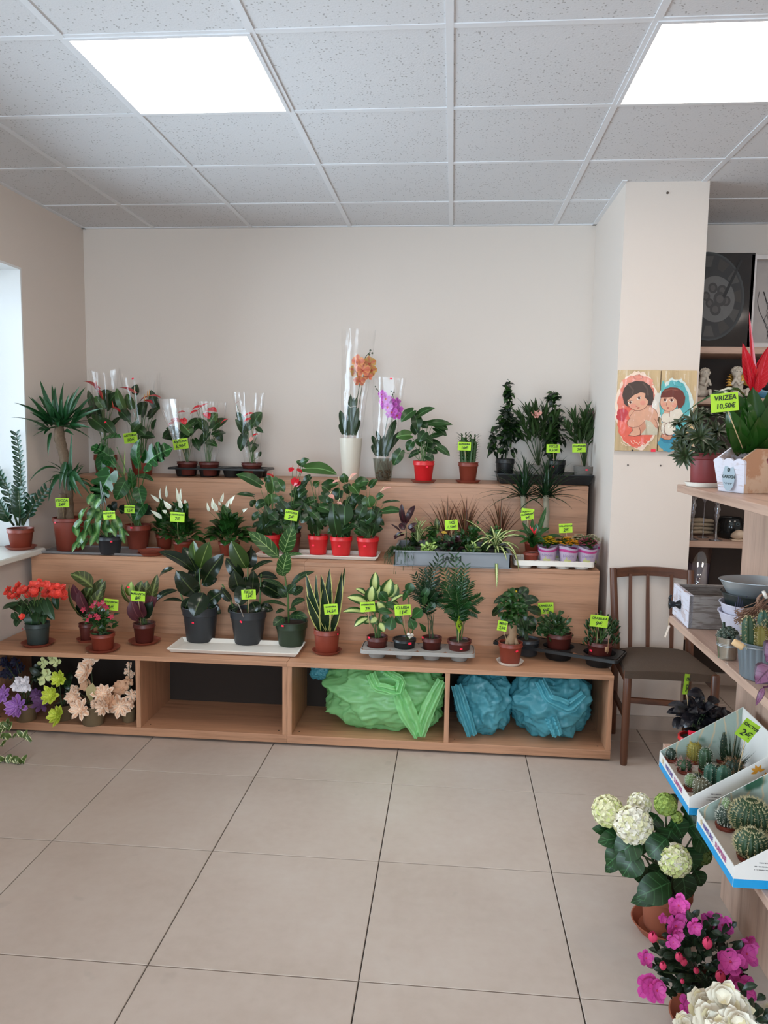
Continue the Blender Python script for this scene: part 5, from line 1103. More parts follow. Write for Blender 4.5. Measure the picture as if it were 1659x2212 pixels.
# --- white carry tray with bromeliad, kalanchoes, dracaena behind
a = onY(1112, 1220, 3.945); b = onY(1283, 1224, 3.945)
tr, cups = cup_tray('white moulded carry tray with bromeliad and sleeved kalanchoes on the middle step', (a.x+b.x)/2, 4.04, ZT2+.001, b.x-a.x-.012, .19, .042, M_WHITEP, 4, 2, .046, lip=.026)
zk = ZT2+.012
def kal(label, px, dy, petal, skew=0, wt=48):
    c = onY(px, 1205, 3.97+dy); c.z = zk
    p = Plant('sleeved_kalanchoe', label, px, 1205, ZT2, 34, 28, 30, M_BLACK, center=c, group='kalanchoes in printed sleeves', seg=16)
    hh = .098; mb = MB(); S = 48; K = 8; n0 = mb.verts([Vector(((.034+(.052-.034)*(j/K)**.8)*(1+.05*math.sin(k*6.283/S*5+px)*(j/K))*math.cos(2*math.pi*k/S), (.034+(.052-.034)*(j/K)**.8)*math.sin(2*math.pi*k/S), .004+hh*j/K+(.007*math.sin(2*math.pi*k/S*2+skew)*(j/K)**3))) for j in range(K+1) for k in range(S)])
    for j in range(K):
        for k in range(S):
            mb.face((n0+j*S+k, n0+j*S+(k+1) % S, n0+(j+1)*S+(k+1) % S, n0+(j+1)*S+k), 1 if j == K-2 else (2 if j < 4 and math.sin(2*math.pi*k/S+j*.5) < -.35 and math.cos(2*math.pi*k/S) > -.25-.2*(4-j) else 0))
    mb.obj('printed_sleeve', [plain('lilac_film', '#b3a0b3', .3, var=.06), plain('magenta_band', '#b23a7c', .4), plain('olive_film', '#b9b87a', .3, var=.08)], p.root)
    text(p.root, 'bloom', .022, Matrix.Translation((-.006, -.0515, hh*.62)) @ Matrix.Rotation(math.pi/2, 4, 'X'), plain('lilac_ink', '#8d7a9a', .5), shear=0)
    mb = MB(); R = p.rnd
    for i in range(110):
        an, q = R.uniform(0, 6.28), R.random()**.5*.052; c_ = Vector((q*math.cos(an), q*math.sin(an), hh+.016+.032*(1-(q/.052)**2)+R.uniform(-.006, .006)))
        for k in range(4): d = Vector((math.cos(k*1.57+an), math.sin(k*1.57+an), .3)); add_leaf(mb, c_, c_+d*.0095, (0, 0, 1), .009, 'small', .1, .1, 2)
    mb.obj('blossoms', petal, p.root)['kind'] = 'stuff'
    p.fill((px-24, 1160, px+24, 1180), 16, 16, 10, L_SMALL, 'oval', up=.2, stems=False, objects=False); return p
P_YEL = plain('yellow_petal', '#e6c21f', .5, var=.12); P_ORA = plain('amber_petal', '#e8a51c', .5, var=.15); P_RSP = plain('raspberry_petal', '#b04a62', .5, var=.2); P_CRM = plain('cream_petal', '#c9c3a0', .5, var=.2)
kal('yellow kalanchoe in a crumpled printed sleeve next to the bromeliad', 1182, .02, P_YEL, 2)
kal('amber kalanchoe in a printed sleeve with a price sign', 1227, .01, P_ORA, 0)
kal('raspberry kalanchoe in a printed sleeve at the right end of the white tray', 1268, .01, P_RSP, 1)
kal('cream kalanchoe in the back row of the white tray', 1250, .13, P_CRM, 1); kal('pale kalanchoe at the back right corner of the white tray', 1274, .13, P_CRM, 3)
kal('faded kalanchoe behind the yellow one in the white tray', 1200, .13, plain('faded_petal', '#a8905e', .6, var=.3), 3)
c = onY(1147, 1208, 3.99); c.z = zk; p = Plant('potted_bromeliad', 'bromeliad with a small red heart in a rust pot on the white tray', 1147, 1208, ZT2, 33, 26, 28, M_RUST, center=c)
for (tx, ty, dt, w, ar) in ((1115, 1145, -.03, 11, .3), (1175, 1165, -.08, 13, .35), (1160, 1130, 0, 13, .02), (1218, 1160, .04, 12, .2), (1128, 1128, .05, 10, .1), (1180, 1095, .1, 11, -.05), (1120, 1175, -.06, 9, .3), (1188, 1140, .03, 14, .25), (1140, 1140, -.05, 11, .1), (1190, 1180, -.04, 12, .35), (1150, 1120, .05, 10, 0), (1108, 1160, .03, 10, .3), (1165, 1150, -.08, 12, .2)): leafobj(p.root, p.P(1149, 1182, 0), p.P(tx, ty, dt), w*p.k, 'strap', L_BROM, (0, -.6, 1), ar, .35)
for (tx, ty) in ((1144, 1133), (1150, 1138), (1147, 1145), (1160, 1140)): leafobj(p.root, p.P(1149, 1165, 0), p.P(tx, ty, -.02), 9*p.k, 'lance', L_REDBR, (0, -1, .6), .1, .3, 'red_bract')
sign(1222, 1141, 28, 20, 3.99, ['KALANCHOE', '2€'], 4, (1226, 1168), label='lime price sign KALANCHOE 2€ over the sleeved pots', Yf=4.0)
# tall dracaena with two canes
c = onY(1156, 1190, 4.23); c.z = ZT2; p = Plant('potted_dracaena', 'tall dracaena with two pale canes and spiky tops behind the bromeliad', 1156, 1190, ZT2, 48, 38, 44, M_RUST, center=c)
for pts, r in (([(1140, 1150, 0), (1132, 1110, 0), (1130, 1070, 0)], 6), ([(1178, 1150, 0), (1181, 1110, 0), (1179, 1070, 0)], 6)):
    mb = MB(); P_ = [p.P(*q) for q in pts]; Q = [P_[0].lerp(P_[1], i/8) for i in range(8)]+[P_[1].lerp(P_[2], i/8) for i in range(9)]; mb.tube(Q, [r*p.k*(1+.14*(i % 3 == 0)) for i in range(len(Q))], 10); mb.obj('cane', plain('pale_cane', '#8d8470', .8, var=.2, nscale=60), p.root)
for (bx, by) in ((1131, 1075), (1179, 1075)): p.blades(bx, by, 64, 100, 8, L_DRAC, arch=-.1, elev=(-.25, 1.5), kind='lance', jit=.1, ys=.5)
p.finish()
for o_ in [q for q in p.root.children]: pass
sign(1140, 1106, 27, 15, 4.12, ['DRACAENA'], -4, (1142, 1150), label='upper lime price sign DRACAENA above the bromeliad', Yf=4.12)
sign(1139, 1115, 27, 17, 4.08, ['GUZMÁNIA', '9€'], 10, (1143, 1165), label='lower lime price sign GUZMÁNIA overlapping the one above the bromeliad', Yf=4.03)
# ================================================================== bottom step (z = ZT1)
def flower5(mb, c, r, n=(0, -1, .3), petals=5, rnd=RX, kind='obov', mi=0, w=.9, cup=.25):
    n = Vector(n).normalized(); a = n.cross(Vector((0, 0, 1)));
    if a.length < .1: a = Vector((1, 0, 0))
    a.normalize(); b = n.cross(a); o = rnd.uniform(0, 6.28)
    for k in range(petals):
        t = o+2*math.pi*k/petals; t += rnd.uniform(-.12, .12); d = a*math.cos(t)+b*math.sin(t); add_leaf(mb, c, Vector(c)+d*r*rnd.uniform(.8, 1.1)+n*r*(cup+rnd.uniform(-.1, .2)), n+d*rnd.uniform(-.2, .2), r*w*rnd.uniform(.85, 1.2), kind, -.14, .2, 4, mi)
# --- begonia
saucer(75, 1389, ZT1, 74, M_SAUC, 'rust saucer under the coral begonia', 'saucers on the bottom step')
p = Plant('potted_begonia', 'coral red begonia in full bloom in a dark green pot', 71, 1396, ZT1+.005, 54, 46, 50, M_SLATE)
for (bx, by, tx, ty, w) in ((60, 1310, 55, 1345, 34), (85, 1300, 100, 1330, 34), (40, 1320, 18, 1312, 18), (35, 1305, 5, 1317, 14), (45, 1335, 35, 1355, 26), (70, 1330, 68, 1355, 36), (100, 1300, 118, 1340, 22), (120, 1290, 125, 1318, 18), (85, 1320, 80, 1345, 34), (50, 1300, 45, 1330, 30), (75, 1300, 75, 1325, 30), (105, 1310, 112, 1340, 20), (30, 1325, 38, 1340, 20), (95, 1325, 95, 1350, 22)):
    p.leaf(bx, by, tx, ty, w, L_BEG, 'heart', p.rnd.uniform(-.07, .02), p.rnd.uniform(-.1, 0), arch=.1, N=(p.rnd.uniform(-.4, .4), -1, .6), stem={'r': .0016})
M_COR = leafmat('coral_petal', '#e8493a', rough=.5, var=.3)
R = p.rnd
for i in range(64):
    u = R.uniform(-1, 1); x = 78+u*62; y = 1272+R.uniform(-14, 16)*(1-.3*abs(u))+abs(u)**2*10; d = R.uniform(-.09, .05)
    if i < 5: x, y, d = [(14, 1282, -.02), (25, 1290, -.03), (136, 1268, 0), (140, 1282, -.02), (48, 1333, -.08)][i]
    c_ = p.P(x, y, d); mb = MB(); nn = Vector((u*.5+R.uniform(-.3, .3), -1, .8+R.uniform(-.3, .3))); rr = R.uniform(7.5, 10.5)*p.k
    flower5(mb, c_, rr, nn, 5, R, w=1.0); flower5(mb, c_+nn.normalized()*.003, rr*.62, nn, 4, R, w=1.0, cup=.5); mb.obj('flower', M_COR, p.root)
    if i % 3 == 0: p.stem(c_, r=.0013)
p.finish(); sticker(p.root, 50, 1359)
# --- marantas
def maranta(label, px, py, w, h, LV, back=False):
    p = Plant('potted_maranta', label, px, py, ZT1+.005, w, w*.78, h, M_RUSTD, group=None)
    for (bx, by, tx, ty, ww, m, d, N) in LV: p.leaf(bx, by, tx, ty, ww, m, 'oval', d, d-.02, N=N, arch=.12, fold=.25, stem={'r': .002})
    p.finish(); return p
saucer(180, 1379, ZT1, 46, M_SAUC, 'rust saucer half hidden behind the front bouvardia', 'saucers on the bottom step')
maranta('patterned leaved maranta behind the small red bouvardia', 182, 1386, 34, 40, [(200, 1270, 152, 1240, 40, L_MAR, -.06, (0, -.5, 1)), (185, 1305, 158, 1262, 32, L_MARP, -.02, (-.4, -1, .2)), (195, 1310, 228, 1255, 34, L_MAR, .02, (.5, -1, .5)), (180, 1320, 200, 1262, 36, L_MAR, .04, (0, -1, .4)), (190, 1320, 172, 1275, 28, L_MARP, -.04, (-.2, -1, .1)), (200, 1325, 222, 1270, 30, L_MAR, -.03, (.2, -1, .3)), (178, 1335, 185, 1290, 30, L_SMALLD, .02, (0, -1, .2)), (195, 1335, 212, 1300, 28, L_MARP, 0, (.3, -1, .2)), (200, 1300, 222, 1250, 26, L_MAR, .05, (.1, -1, .6)), (175, 1330, 150, 1262, 14, L_MAR, .0, (-.8, -1, .4))])
saucer(302, 1389, ZT1, 72, M_SAUC, 'rust saucer under the signed maranta', 'saucers on the bottom step')
p = maranta('patterned leaved maranta with a price sign in a rust pot', 305, 1391, 50, 44, [(285, 1305, 264, 1262, 18, L_MAR, -.03, (-.8, -1, .4)), (285, 1290, 284, 1256, 24, L_LIME, 0, (0, -1, .5)), (300, 1300, 307, 1254, 28, L_MAR, .03, (0, -1, .5)), (315, 1300, 318, 1254, 26, L_MAR, .02, (.2, -1, .5)), (325, 1300, 340, 1240, 20, L_MAR, -.03, (.5, -1, .5)), (320, 1320, 335, 1262, 24, L_MARP, -.02, (.4, -1, .1)), (300, 1335, 284, 1296, 28, L_MARP, -.08, (-.1, -1, .2)), (310, 1335, 298, 1290, 30, L_MARP, -.06, (0, -1, .2)), (300, 1342, 275, 1310, 18, L_MARP, -.05, (-.5, -1, .5)), (310, 1335, 330, 1300, 28, L_SMALLD, -.03, (.3, -1, .4)), (305, 1345, 320, 1300, 26, L_CROT, .02, (.1, -1, .4))])
sleeve(p.root, p.top, p.P(300, 1262, 0), .045, .085, wave=.08, n=5, ph=1); sticker(p.root, 278, 1269, Y=p.Y-.07, tilt=5)
sign(298, 1288, 33, 23, p.Y-.13, ['MARANTA', '8€'], -3, (305, 1352), label='lime price sign MARANTA 8€ before the right maranta', Yf=p.Y-.03)
# --- bouvardia
saucer(208, 1402, ZT1, 76, M_SAUC, 'rust saucer at the very front under the small bouvardia', 'saucers on the bottom step')
p = Plant('potted_bouvardia', 'small bushy bouvardia with dark red flowers, nearest the step edge', 213, 1408, ZT1+.005, 54, 46, 38, M_RUST)
p.fill((176, 1300, 258, 1372), 85, 21, 9, [L_SMALL, L_CROT, L_SMALL], 'drop', objects=True, up=.25, shell=.4, depth=.8)
mb = MB(); R = p.rnd
M_DRF = leafmat('crimson_petal', '#a01c36', rough=.5, var=.3)
for (x, y) in ((205, 1303), (214, 1306), (230, 1312), (208, 1330), (195, 1332), (240, 1333), (226, 1308), (200, 1310), (212, 1336), (180, 1318), (190, 1340), (222, 1302)):
    mb = MB(); flower5(mb, p.P(x, y, -.07), 8*p.k, (R.uniform(-.5, .5), -1, .5), 5, R, 'drop', w=.55); mb.obj('flower', M_DRF, p.root)
p.finish(); sign(240, 1306, 33, 26, p.Y+.02, ['BOUVARDIA', '6€'], -4, (225, 1368), label='lime price sign BOUVARDIA 6€ behind the small red flowers', Yf=p.Y+.02)

# --- white tray with three ficus
a = onZ(362, 1394, ZT1); b = onZ(655, 1406, ZT1); y_ = 3.60
trx0, trx1 = onY(362, 1385, y_).x, onY(640, 1400, y_).x
tray_rect('long white drip tray under the three big leaved figs', trx0, trx1+.01, 3.585, 3.80, ZT1, .024, M_WHITEP, flare=.016)
zt = ZT1+.006
p = Plant('potted_rubber_plant', 'glossy dark rubber plant in the left charcoal pot on the white tray', 424, 1390, zt, 82, 64, 78, M_CHAR, rim=.24, seg=36)
for (bx, by, tx, ty, w, m, N, d, ar) in (
    (418, 1235, 342, 1192, 34, L_RUB, (0, -.6, 1), -.1, .1), (432, 1228, 452, 1170, 38, L_RUBL, (.1, -1, .2), -.04, .08), (424, 1215, 418, 1168, 26, L_RUBL, (-.2, -1, .3), .03, .08), (440, 1258, 484, 1196, 40, L_RUB, (.3, -1, .6), -.03, .1), (425, 1235, 395, 1182, 34, L_RUB, (0, -.6, 1), .03, .1),
    (425, 1285, 380, 1232, 46, L_RUB, (-.1, -1, .5), -.1, .12), (376, 1228, 344, 1246, 18, L_RUB, (0, -.7, 1), .03, .1), (385, 1275, 330, 1310, 18, L_RUB, (-.2, -.8, .8), -.06, .25), (395, 1300, 350, 1300, 14, L_RUB, (0, -.4, 1), 0, .1),
    (440, 1280, 418, 1332, 46, L_RUB, (.2, -1, .5), -.12, .12), (450, 1300, 482, 1278, 34, L_RUB, (.2, -1, .5), 0, .15), (450, 1310, 478, 1325, 20, L_RUB, (.3, -1, .4), .0, .1), (435, 1262, 470, 1250, 26, L_RUB, (.3, -1, .6), .04, .1), (420, 1262, 425, 1220, 34, L_RUB, (.1, -1, .2), .05, .05), (410, 1290, 400, 1330, 26, L_RUB, (-.3, -1, .4), -.02, .1)):
    p.leaf(bx, by, tx, ty, w, m, 'oval', d*.4, d, N=N, arch=ar, fold=.22)
for pts in ([(430, 1330), (432, 1280), (431, 1228)], [(405, 1330), (396, 1300), (388, 1275)], [(440, 1330), (450, 1300)]): p.stems.tube([p.P(x, y, 0) for x, y in pts], [.005, .0045, .004][:len(pts)], 6)
p.finish(M_STEM); sticker(p.root, 417, 1345, tilt=3)
p = Plant('potted_rubber_plant', 'glossy dark rubber plant with a price sign in the middle charcoal pot', 529, 1395, zt, 84, 62, 76, M_CHAR, rim=.24, seg=36)
for (bx, by, tx, ty, w, m, N, d, ar) in (
    (532, 1228, 500, 1168, 40, L_RUBL, (-.1, -1, .3), -.05, .08), (536, 1228, 545, 1185, 30, L_RUB, (.4, -1, .3), .02, .1), (540, 1240, 590, 1212, 22, L_RUB, (0, -.5, 1), -.04, .15), (525, 1250, 488, 1205, 30, L_RUB, (-.3, -1, .5), -.03, .1), (520, 1280, 505, 1232, 38, L_RUB, (0, -1, .5), -.08, .1),
    (535, 1262, 515, 1310, 38, L_RUB, (.1, -1, .4), -.1, .1), (545, 1290, 548, 1232, 30, L_RUB, (.2, -1, .2), -.05, .08), (560, 1260, 612, 1290, 40, L_RUB, (.3, -1, .6), .03, .12), (555, 1245, 600, 1250, 24, L_RUB, (.1, -.6, 1), .03, .1), (500, 1300, 478, 1268, 20, L_RUB, (-.3, -1, .4), .0, .1), (545, 1300, 556, 1326, 30, L_RUB, (.2, -1, .3), -.03, .1), (515, 1310, 492, 1322, 22, L_RUB, (-.2, -1, .5), 0, .1), (560, 1310, 590, 1318, 22, L_RUB, (.1, -1, .6), .02, .1), (540, 1215, 543, 1176, 8, L_RUB, (.6, -1, .1), 0, .02), (535, 1280, 530, 1245, 36, L_RUB, (0, -1, .4), .04, .1)):
    p.leaf(bx, by, tx, ty, w, m, 'oval', d*.4, d, N=N, arch=ar, fold=.22)
for pts in ([(535, 1335), (536, 1280), (535, 1225)], [(515, 1335), (495, 1290), (480, 1262)], [(560, 1335), (564, 1240)]): p.stems.tube([p.P(x, y, 0) for x, y in pts], [.005, .0045, .004][:len(pts)], 6)
p.finish(M_STEM); sticker(p.root, 521, 1343, tilt=-35)
mb = MB(); c_ = p.P(515, 1305, -.11); e_ = p.P(526, 1333, -.10); mb.tube([p.P(508, 1301, -.11), c_, p.P(522, 1322, -.1), e_], .0025, 6); mb.obj('support_stake', plain('pale_stake', '#8f867c', .7), p.root)
sign(537, 1284, 33, 22, p.Y-.15, ['FIKUS', '15€'], 3, (536, 1336), label='lime price sign FIKUS 15€ in the middle charcoal pot', Yf=p.Y-.05)
p = Plant('potted_fig', 'banyan fig with veined leaves in a dark green pot on the white tray', 624, 1399, zt, 73, 58, 54, M_DGREEN, rim=.3, seg=36)
for (bx, by, tx, ty, w, m, N, d, ar) in (
    (603, 1205, 536, 1148, 34, L_FIC, (-.1, -.8, .8), -.04, .08), (612, 1195, 634, 1135, 36, L_FIC, (.2, -1, .3), -.05, .06), (610, 1240, 622, 1192, 34, L_FIC, (0, -1, .2), -.06, .06), (608, 1206, 655, 1198, 14, L_FIC, (0, -.6, 1), -.03, .1), (612, 1245, 606, 1215, 26, L_FIC, (-.3, -1, .2), -.02, .05),
    (628, 1270, 680, 1235, 20, L_FICD, (.1, -.6, 1), .03, .2), (618, 1275, 565, 1252, 16, L_FICD, (0, -.5, 1), -.02, .1), (620, 1290, 600, 1262, 22, L_FICD, (0, -1, .6), .0, .1), (622, 1280, 640, 1262, 22, L_FICD, (.2, -1, .5), -.03, .1), (628, 1310, 660, 1296, 24, L_FICD, (.1, -.6, 1), -.02, .1), (620, 1310, 565, 1302, 14, L_FICD, (0, -.4, 1), -.04, .1), (625, 1330, 665, 1336, 24, L_FICD, (.1, -.8, .9), -.08, .12), (615, 1335, 590, 1352, 24, L_FICD, (-.1, -1, .7), -.08, .15), (622, 1320, 640, 1318, 18, L_FICD, (0, -.6, 1), -.06, .1), (615, 1318, 595, 1325, 14, L_FICD, (0, -.5, 1), -.02, .1), (610, 1285, 580, 1285, 18, L_FICD, (0, -.6, 1), .04, .1), (632, 1285, 655, 1268, 22, L_FICD, (.2, -.8, .8), .05, .1)):
    p.leaf(bx, by, tx, ty, w, m, 'oval', d*.4, d, N=N, arch=ar, fold=.15)
p.stems.tube([p.P(624, 1350, 0), p.P(622, 1290, 0), p.P(615, 1240, 0), p.P(604, 1204, -.01)], [.0055, .005, .004, .003], 7); p.finish(M_STEM); sticker(p.root, 611, 1352)

# --- sansevieria
saucer(701, 1413, ZT1, 68, M_SAUC, 'pinkish rust saucer under the striped snake plant', 'saucers on the bottom step')
p = Plant('potted_snake_plant', 'upright yellow edged snake plant in a rust pot', 702, 1414, ZT1+.005, 59, 50, 52, M_RUST)
for (bx, by, tx, ty, w, d, N) in ((700, 1362, 661, 1238, 17, -.01, (-.3, -1, .1)), (698, 1365, 662, 1285, 16, -.05, (-.3, -1, .2)), (706, 1362, 712, 1228, 18, -.02, (.1, -1, .1)), (705, 1362, 693, 1240, 16, .02, (.4, -1, .1)), (710, 1362, 746, 1222, 12, .02, (.6, -1, .2)), (716, 1362, 738, 1235, 16, -.02, (.5, -1, .1)), (700, 1362, 683, 1240, 12, .03, (-.5, -1, .1)), (702, 1366, 700, 1262, 20, -.05, (.2, -1, .1)), (714, 1364, 735, 1300, 14, -.02, (.3, -1, .1)), (698, 1364, 688, 1290, 16, .0, (-.2, -1, .1))):
    p.leaf(bx, by, tx, ty, w*1.35, L_SAN, 'blade', 0, d, N=N, arch=.05, fold=.35, wave=.03)
sticker(p.root, 729, 1370, w=.008, tilt=10); sign(715, 1316, 31, 24, p.Y-.09, ['SANSEVIERIA', '14,5€'], 6, (713, 1366), label='lime price sign SANSEVIERIA 14,5€ at the snake plant', Yf=p.Y-.04)

# --- grey carry tray with four plants
fy = 3.60; a = onY(777, 1415, fy); b = onY(1027, 1420, fy)
tr, cups = cup_tray('light grey moulded carry tray holding four foliage plants', (a.x+b.x)/2, fy+.075, ZT1+.001, b.x-a.x-.02, .15, .052, M_GREYP, 4, 1, .052, lip=.018)
def incup(name, label, px, mat, wt, h_, dy=0, rb=.8, zoff=.006, **k):
    cx = min(cups, key=lambda q: abs((tr.location.x+q[0])-onY(px, 1400, fy+.075).x))
    c = Vector((tr.location.x+cx[0], tr.location.y+cx[1]+dy, ZT1+zoff)); return Plant(name, label, px, 1400, ZT1, wt, wt*rb, h_, mat, center=c, **k)
p = incup('potted_dieffenbachia', 'dieffenbachia with cream centred leaves in the grey carry tray', 815, M_RUSTD, 46, 44)
for (bx, by, tx, ty, w, m, N, d) in ((808, 1280, 811, 1235, 16, L_DIE, (.1, -1, .2), 0), (790, 1285, 768, 1272, 12, L_DIE, (0, -.5, 1), .02), (795, 1305, 750, 1290, 18, L_DIE, (-.1, -.8, .8), -.04), (800, 1300, 805, 1265, 20, L_DIE, (0, -1, .3), -.03), (830, 1290, 845, 1250, 22, L_DIE, (.2, -1, .4), 0), (840, 1290, 858, 1262, 22, L_DIE, (.3, -1, .5), .02), (845, 1300, 872, 1285, 12, L_DIE, (.1, -.6, 1), .0), (790, 1325, 740, 1322, 14, L_DIE, (0, -.6, 1), -.05), (795, 1335, 765, 1354, 14, L_DIE, (-.2, -.8, .8), -.04), (825, 1300, 815, 1262, 20, L_DIE, (0, -1, .3), .04), (820, 1320, 790, 1305, 16, L_DIE, (0, -1, .5), .03), (830, 1320, 815, 1300, 20, L_DIE, (0, -1, .4), -.03), (840, 1310, 862, 1305, 18, L_DIE, (.2, -1, .5), .04), (815, 1335, 800, 1345, 16, L_DIE, (0, -1, .5), -.02), (820, 1345, 830, 1365, 16, L_DIE, (.1, -1, .5), -.03), (800, 1345, 785, 1335, 14, L_DIE, (-.1, -1, .6), .02)):
    p.leaf(bx, by, tx, ty, w*1.4, m, 'oval', d*.5, d, N=N, arch=.12, fold=.25, stem={'r': .0018})
p.finish(); sticker(p.root, 798, 1377)
p = incup('potted_clusia', 'round leaved clusia in a black pot with a white heart tag', 880, M_BLACK, 51, 30, zoff=.03, rb=.82)
for (bx, by, tx, ty, w, N, d) in ((838, 1300, 820, 1278, 22, (-.1, -1, .4), -.03), (880, 1285, 888, 1258, 22, (.2, -1, .3), 0), (870, 1300, 880, 1275, 12, (.1, -1, .2), -.02), (905, 1300, 928, 1268, 18, (.2, -1, .5), -.02), (915, 1310, 918, 1285, 14, (.3, -1, .3), -.03), (920, 1320, 940, 1302, 18, (.3, -1, .4), 0), (890, 1335, 912, 1316, 26, (.2, -1, .5), -.05), (848, 1330, 842, 1362, 26, (0, -1, .5), -.06), (850, 1325, 815, 1318, 16, (-.1, -1, .6), -.04), (885, 1335, 895, 1360, 22, (.2, -1, .4), -.06), (860, 1310, 830, 1305, 16, (0, -1, .6), -.02), (870, 1350, 855, 1330, 18, (0, -1, .5), .02), (880, 1345, 898, 1340, 20, (0, -1, .5), .03), (845, 1345, 826, 1330, 18, (0, -1, .5), 0), (905, 1345, 920, 1365, 12, (.3, -1, .5), .02)):
    p.leaf(bx, by, tx, ty, w, L_CLU, 'obov', d*.5, d, N=N, arch=.08, fold=.12)
for pts in ([(880, 1385), (868, 1340), (840, 1302)], [(882, 1385), (885, 1320), (882, 1290)], [(885, 1385), (900, 1330), (925, 1290)]): p.stems.tube([p.P(x, y, 0) for x, y in pts], .0025, 6)
p.finish(); sticker(p.root, 885, 1390, w=.016, h=.011)
mb = MB(); hc = p.P(886, 1373, -.064); pts = []
for k in range(28):
    t_ = 2*math.pi*k/28; pts.append(hc+Matrix.Rotation(.18, 3, 'Y').to_3x3() @ Vector((.00105*16*math.sin(t_)**3, 0, .00105*(13*math.cos(t_)-5*math.cos(2*t_)-2*math.cos(3*t_)-math.cos(4*t_))))*1.0)
n = mb.verts(pts+[q+Vector((0, .0015, 0)) for q in pts]+[hc, hc+Vector((0, .0015, 0))])
for k in range(28): k2 = (k+1) % 28; mb.face((n+k2, n+k, n+56)); mb.face((n+28+k, n+28+k2, n+57)); mb.face((n+k, n+k2, n+28+k2, n+28+k))
hh = mb.obj('heart_tag', plain('heart_cream', '#cfc6b8', .6), p.root); 
text(p.root, 'bambino', .009, Matrix.Translation(hc+Vector((0, -.0008, .002))) @ Matrix.Rotation(-.12, 4, 'Y') @ Matrix.Rotation(math.pi/2, 4, 'X'), M_INK)
def fronds(p, specs, L=26, W=4.2, mat=L_PALM, n=15, nm='leaflets'):
    mb = MB(); R = p.rnd
    for (pts, sc) in specs:
        P_ = [p.P(*q) for q in pts]; p.stems.tube(P_, .0013, 5)
        for i in range(n):
            t = .3+.7*i/(n-1); f = t*(len(P_)-1); k = min(int(f), len(P_)-2); c = P_[k].lerp(P_[k+1], f-k); d = (P_[k+1]-P_[k]).normalized()
            s = Vector((d.z, R.uniform(-.4, .4), -d.x)); s.normalize()
            for q in (-1, 1):
                dv = s*q*.9+d*(.55+.5*t)+Vector((0, -.1, -.12)); Ls = L*sc*p.k*(1-.45*abs(t-.5)*2*.8); add_leaf(mb, c, c+dv.normalized()*Ls, Vector((d.x*-.3, -.8, .6)), W*p.k, 'drop', .08, .25, 3)
    o = mb.obj(nm, mat, p.root); o['kind'] = 'stuff'
p = incup('potted_palm', 'dark narrow leaved palm in a rust pot in the grey carry tray', 926, M_RUSTD, 43, 44, dy=.02)
fronds(p, [([(926, 1370, 0), (925, 1300, 0), (x1, y1, d)], s) for x1, y1, d, s in ((897, 1245, -.02, .9), (915, 1235, .03, 1), (935, 1225, -.02, 1), (948, 1205, .0, 1.1), (900, 1270, .05, .9), (950, 1260, .04, 1), (880, 1275, 0, .8), (960, 1290, .02, .9), (905, 1290, -.06, .8), (940, 1280, -.06, .8), (918, 1260, -.05, .9), (925, 1240, .06, 1))], mat=L_PALMD, n=15)
p.fill((895, 1245, 962, 1330), 130, 22, 4, [L_PALMD, L_PALM], 'drop', up=.3, shell=.2, stems=False)
for i in range(7): p.stem(p.P(915+i*4, 1310, p.rnd.uniform(-.02, .02)), r=.0017, bend=0)
p.finish(M_STEMD); sticker(p.root, 914, 1377)
p = incup('potted_palm', 'feathery parlour palm in a rust pot at the right of the grey tray', 994, M_RUSTD, 52, 34, zoff=.025)
fronds(p, [([(992, 1392, 0), (992+(x1-992)*.25, 1310, d*.3), (x1, y1, d)], s) for x1, y1, d, s in ((958, 1228, .02, 1.1), (982, 1205, -.02, 1.2), (1005, 1225, .02, 1), (960, 1265, -.04, 1), (1015, 1260, .0, 1), (1035, 1290, -.02, .9), (945, 1300, .02, .9), (1028, 1325, .02, .8), (975, 1250, .06, 1), (1000, 1245, -.06, 1), (985, 1275, -.08, .9), (1010, 1300, -.06, .9), (965, 1315, -.05, .8), (990, 1240, .0, 1.1))], n=15)
p.fill((960, 1240, 1022, 1345), 160, 22, 4, [L_PALM, L_PALMD], 'drop', up=.2, shell=.2, stems=False)
for i in range(9): p.stem(p.P(972+i*5, 1320, p.rnd.uniform(-.02, .02)), r=.0016, bend=0)
p.finish(M_STEM); sticker(p.root, 996, 1402)
sign(794, 1311, 33, 22, 3.54, ['DIFEMBACHIA', '7€'], 5, (800, 1368), label='lime price sign DIFEMBACHIA 7€ in the grey carry tray', Yf=3.63)
sign(870, 1318, 36, 24, 3.53, ['CLUSIA', '11€'], 5, (876, 1362), label='lime price sign CLUSIA 11€ over the black pot with heart tag', Yf=3.60)
sign(992, 1349, 34, 24, 3.60, ['PALMA', '6€'], -50, (991, 1394), yaw=68, label='lime price sign turned edge on in the parlour palm', Yf=3.63)

# --- ginseng fig
p0 = Plant('potted_croton', 'broad dark leaved plant behind the ginseng fig in the black tray', 1140, 1395, ZT1+.03, 50, 40, 36, M_CHAR, center=onY(1140, 1398, 3.78))
for i, (bx, by, tx, ty, w) in enumerate(((1120, 1275, 1142, 1254, 26), (1105, 1280, 1090, 1262, 24), (1130, 1285, 1165, 1280, 24), (1100, 1275, 1066, 1288, 18), (1140, 1300, 1170, 1310, 22), (1090, 1290, 1064, 1315, 16), (1135, 1320, 1160, 1335, 24), (1120, 1300, 1150, 1295, 26), (1130, 1340, 1150, 1355, 22), (1115, 1270, 1110, 1256, 20), (1140, 1330, 1155, 1350, 20), (1110, 1330, 1130, 1360, 20), (1125, 1310, 1135, 1345, 24))): p0.leaf(bx, by, tx, ty, w, L_CROT, 'oval', p0.rnd.uniform(-.04, .05), p0.rnd.uniform(-.06, .05), arch=.12, fold=.3, stem={'r': .002})
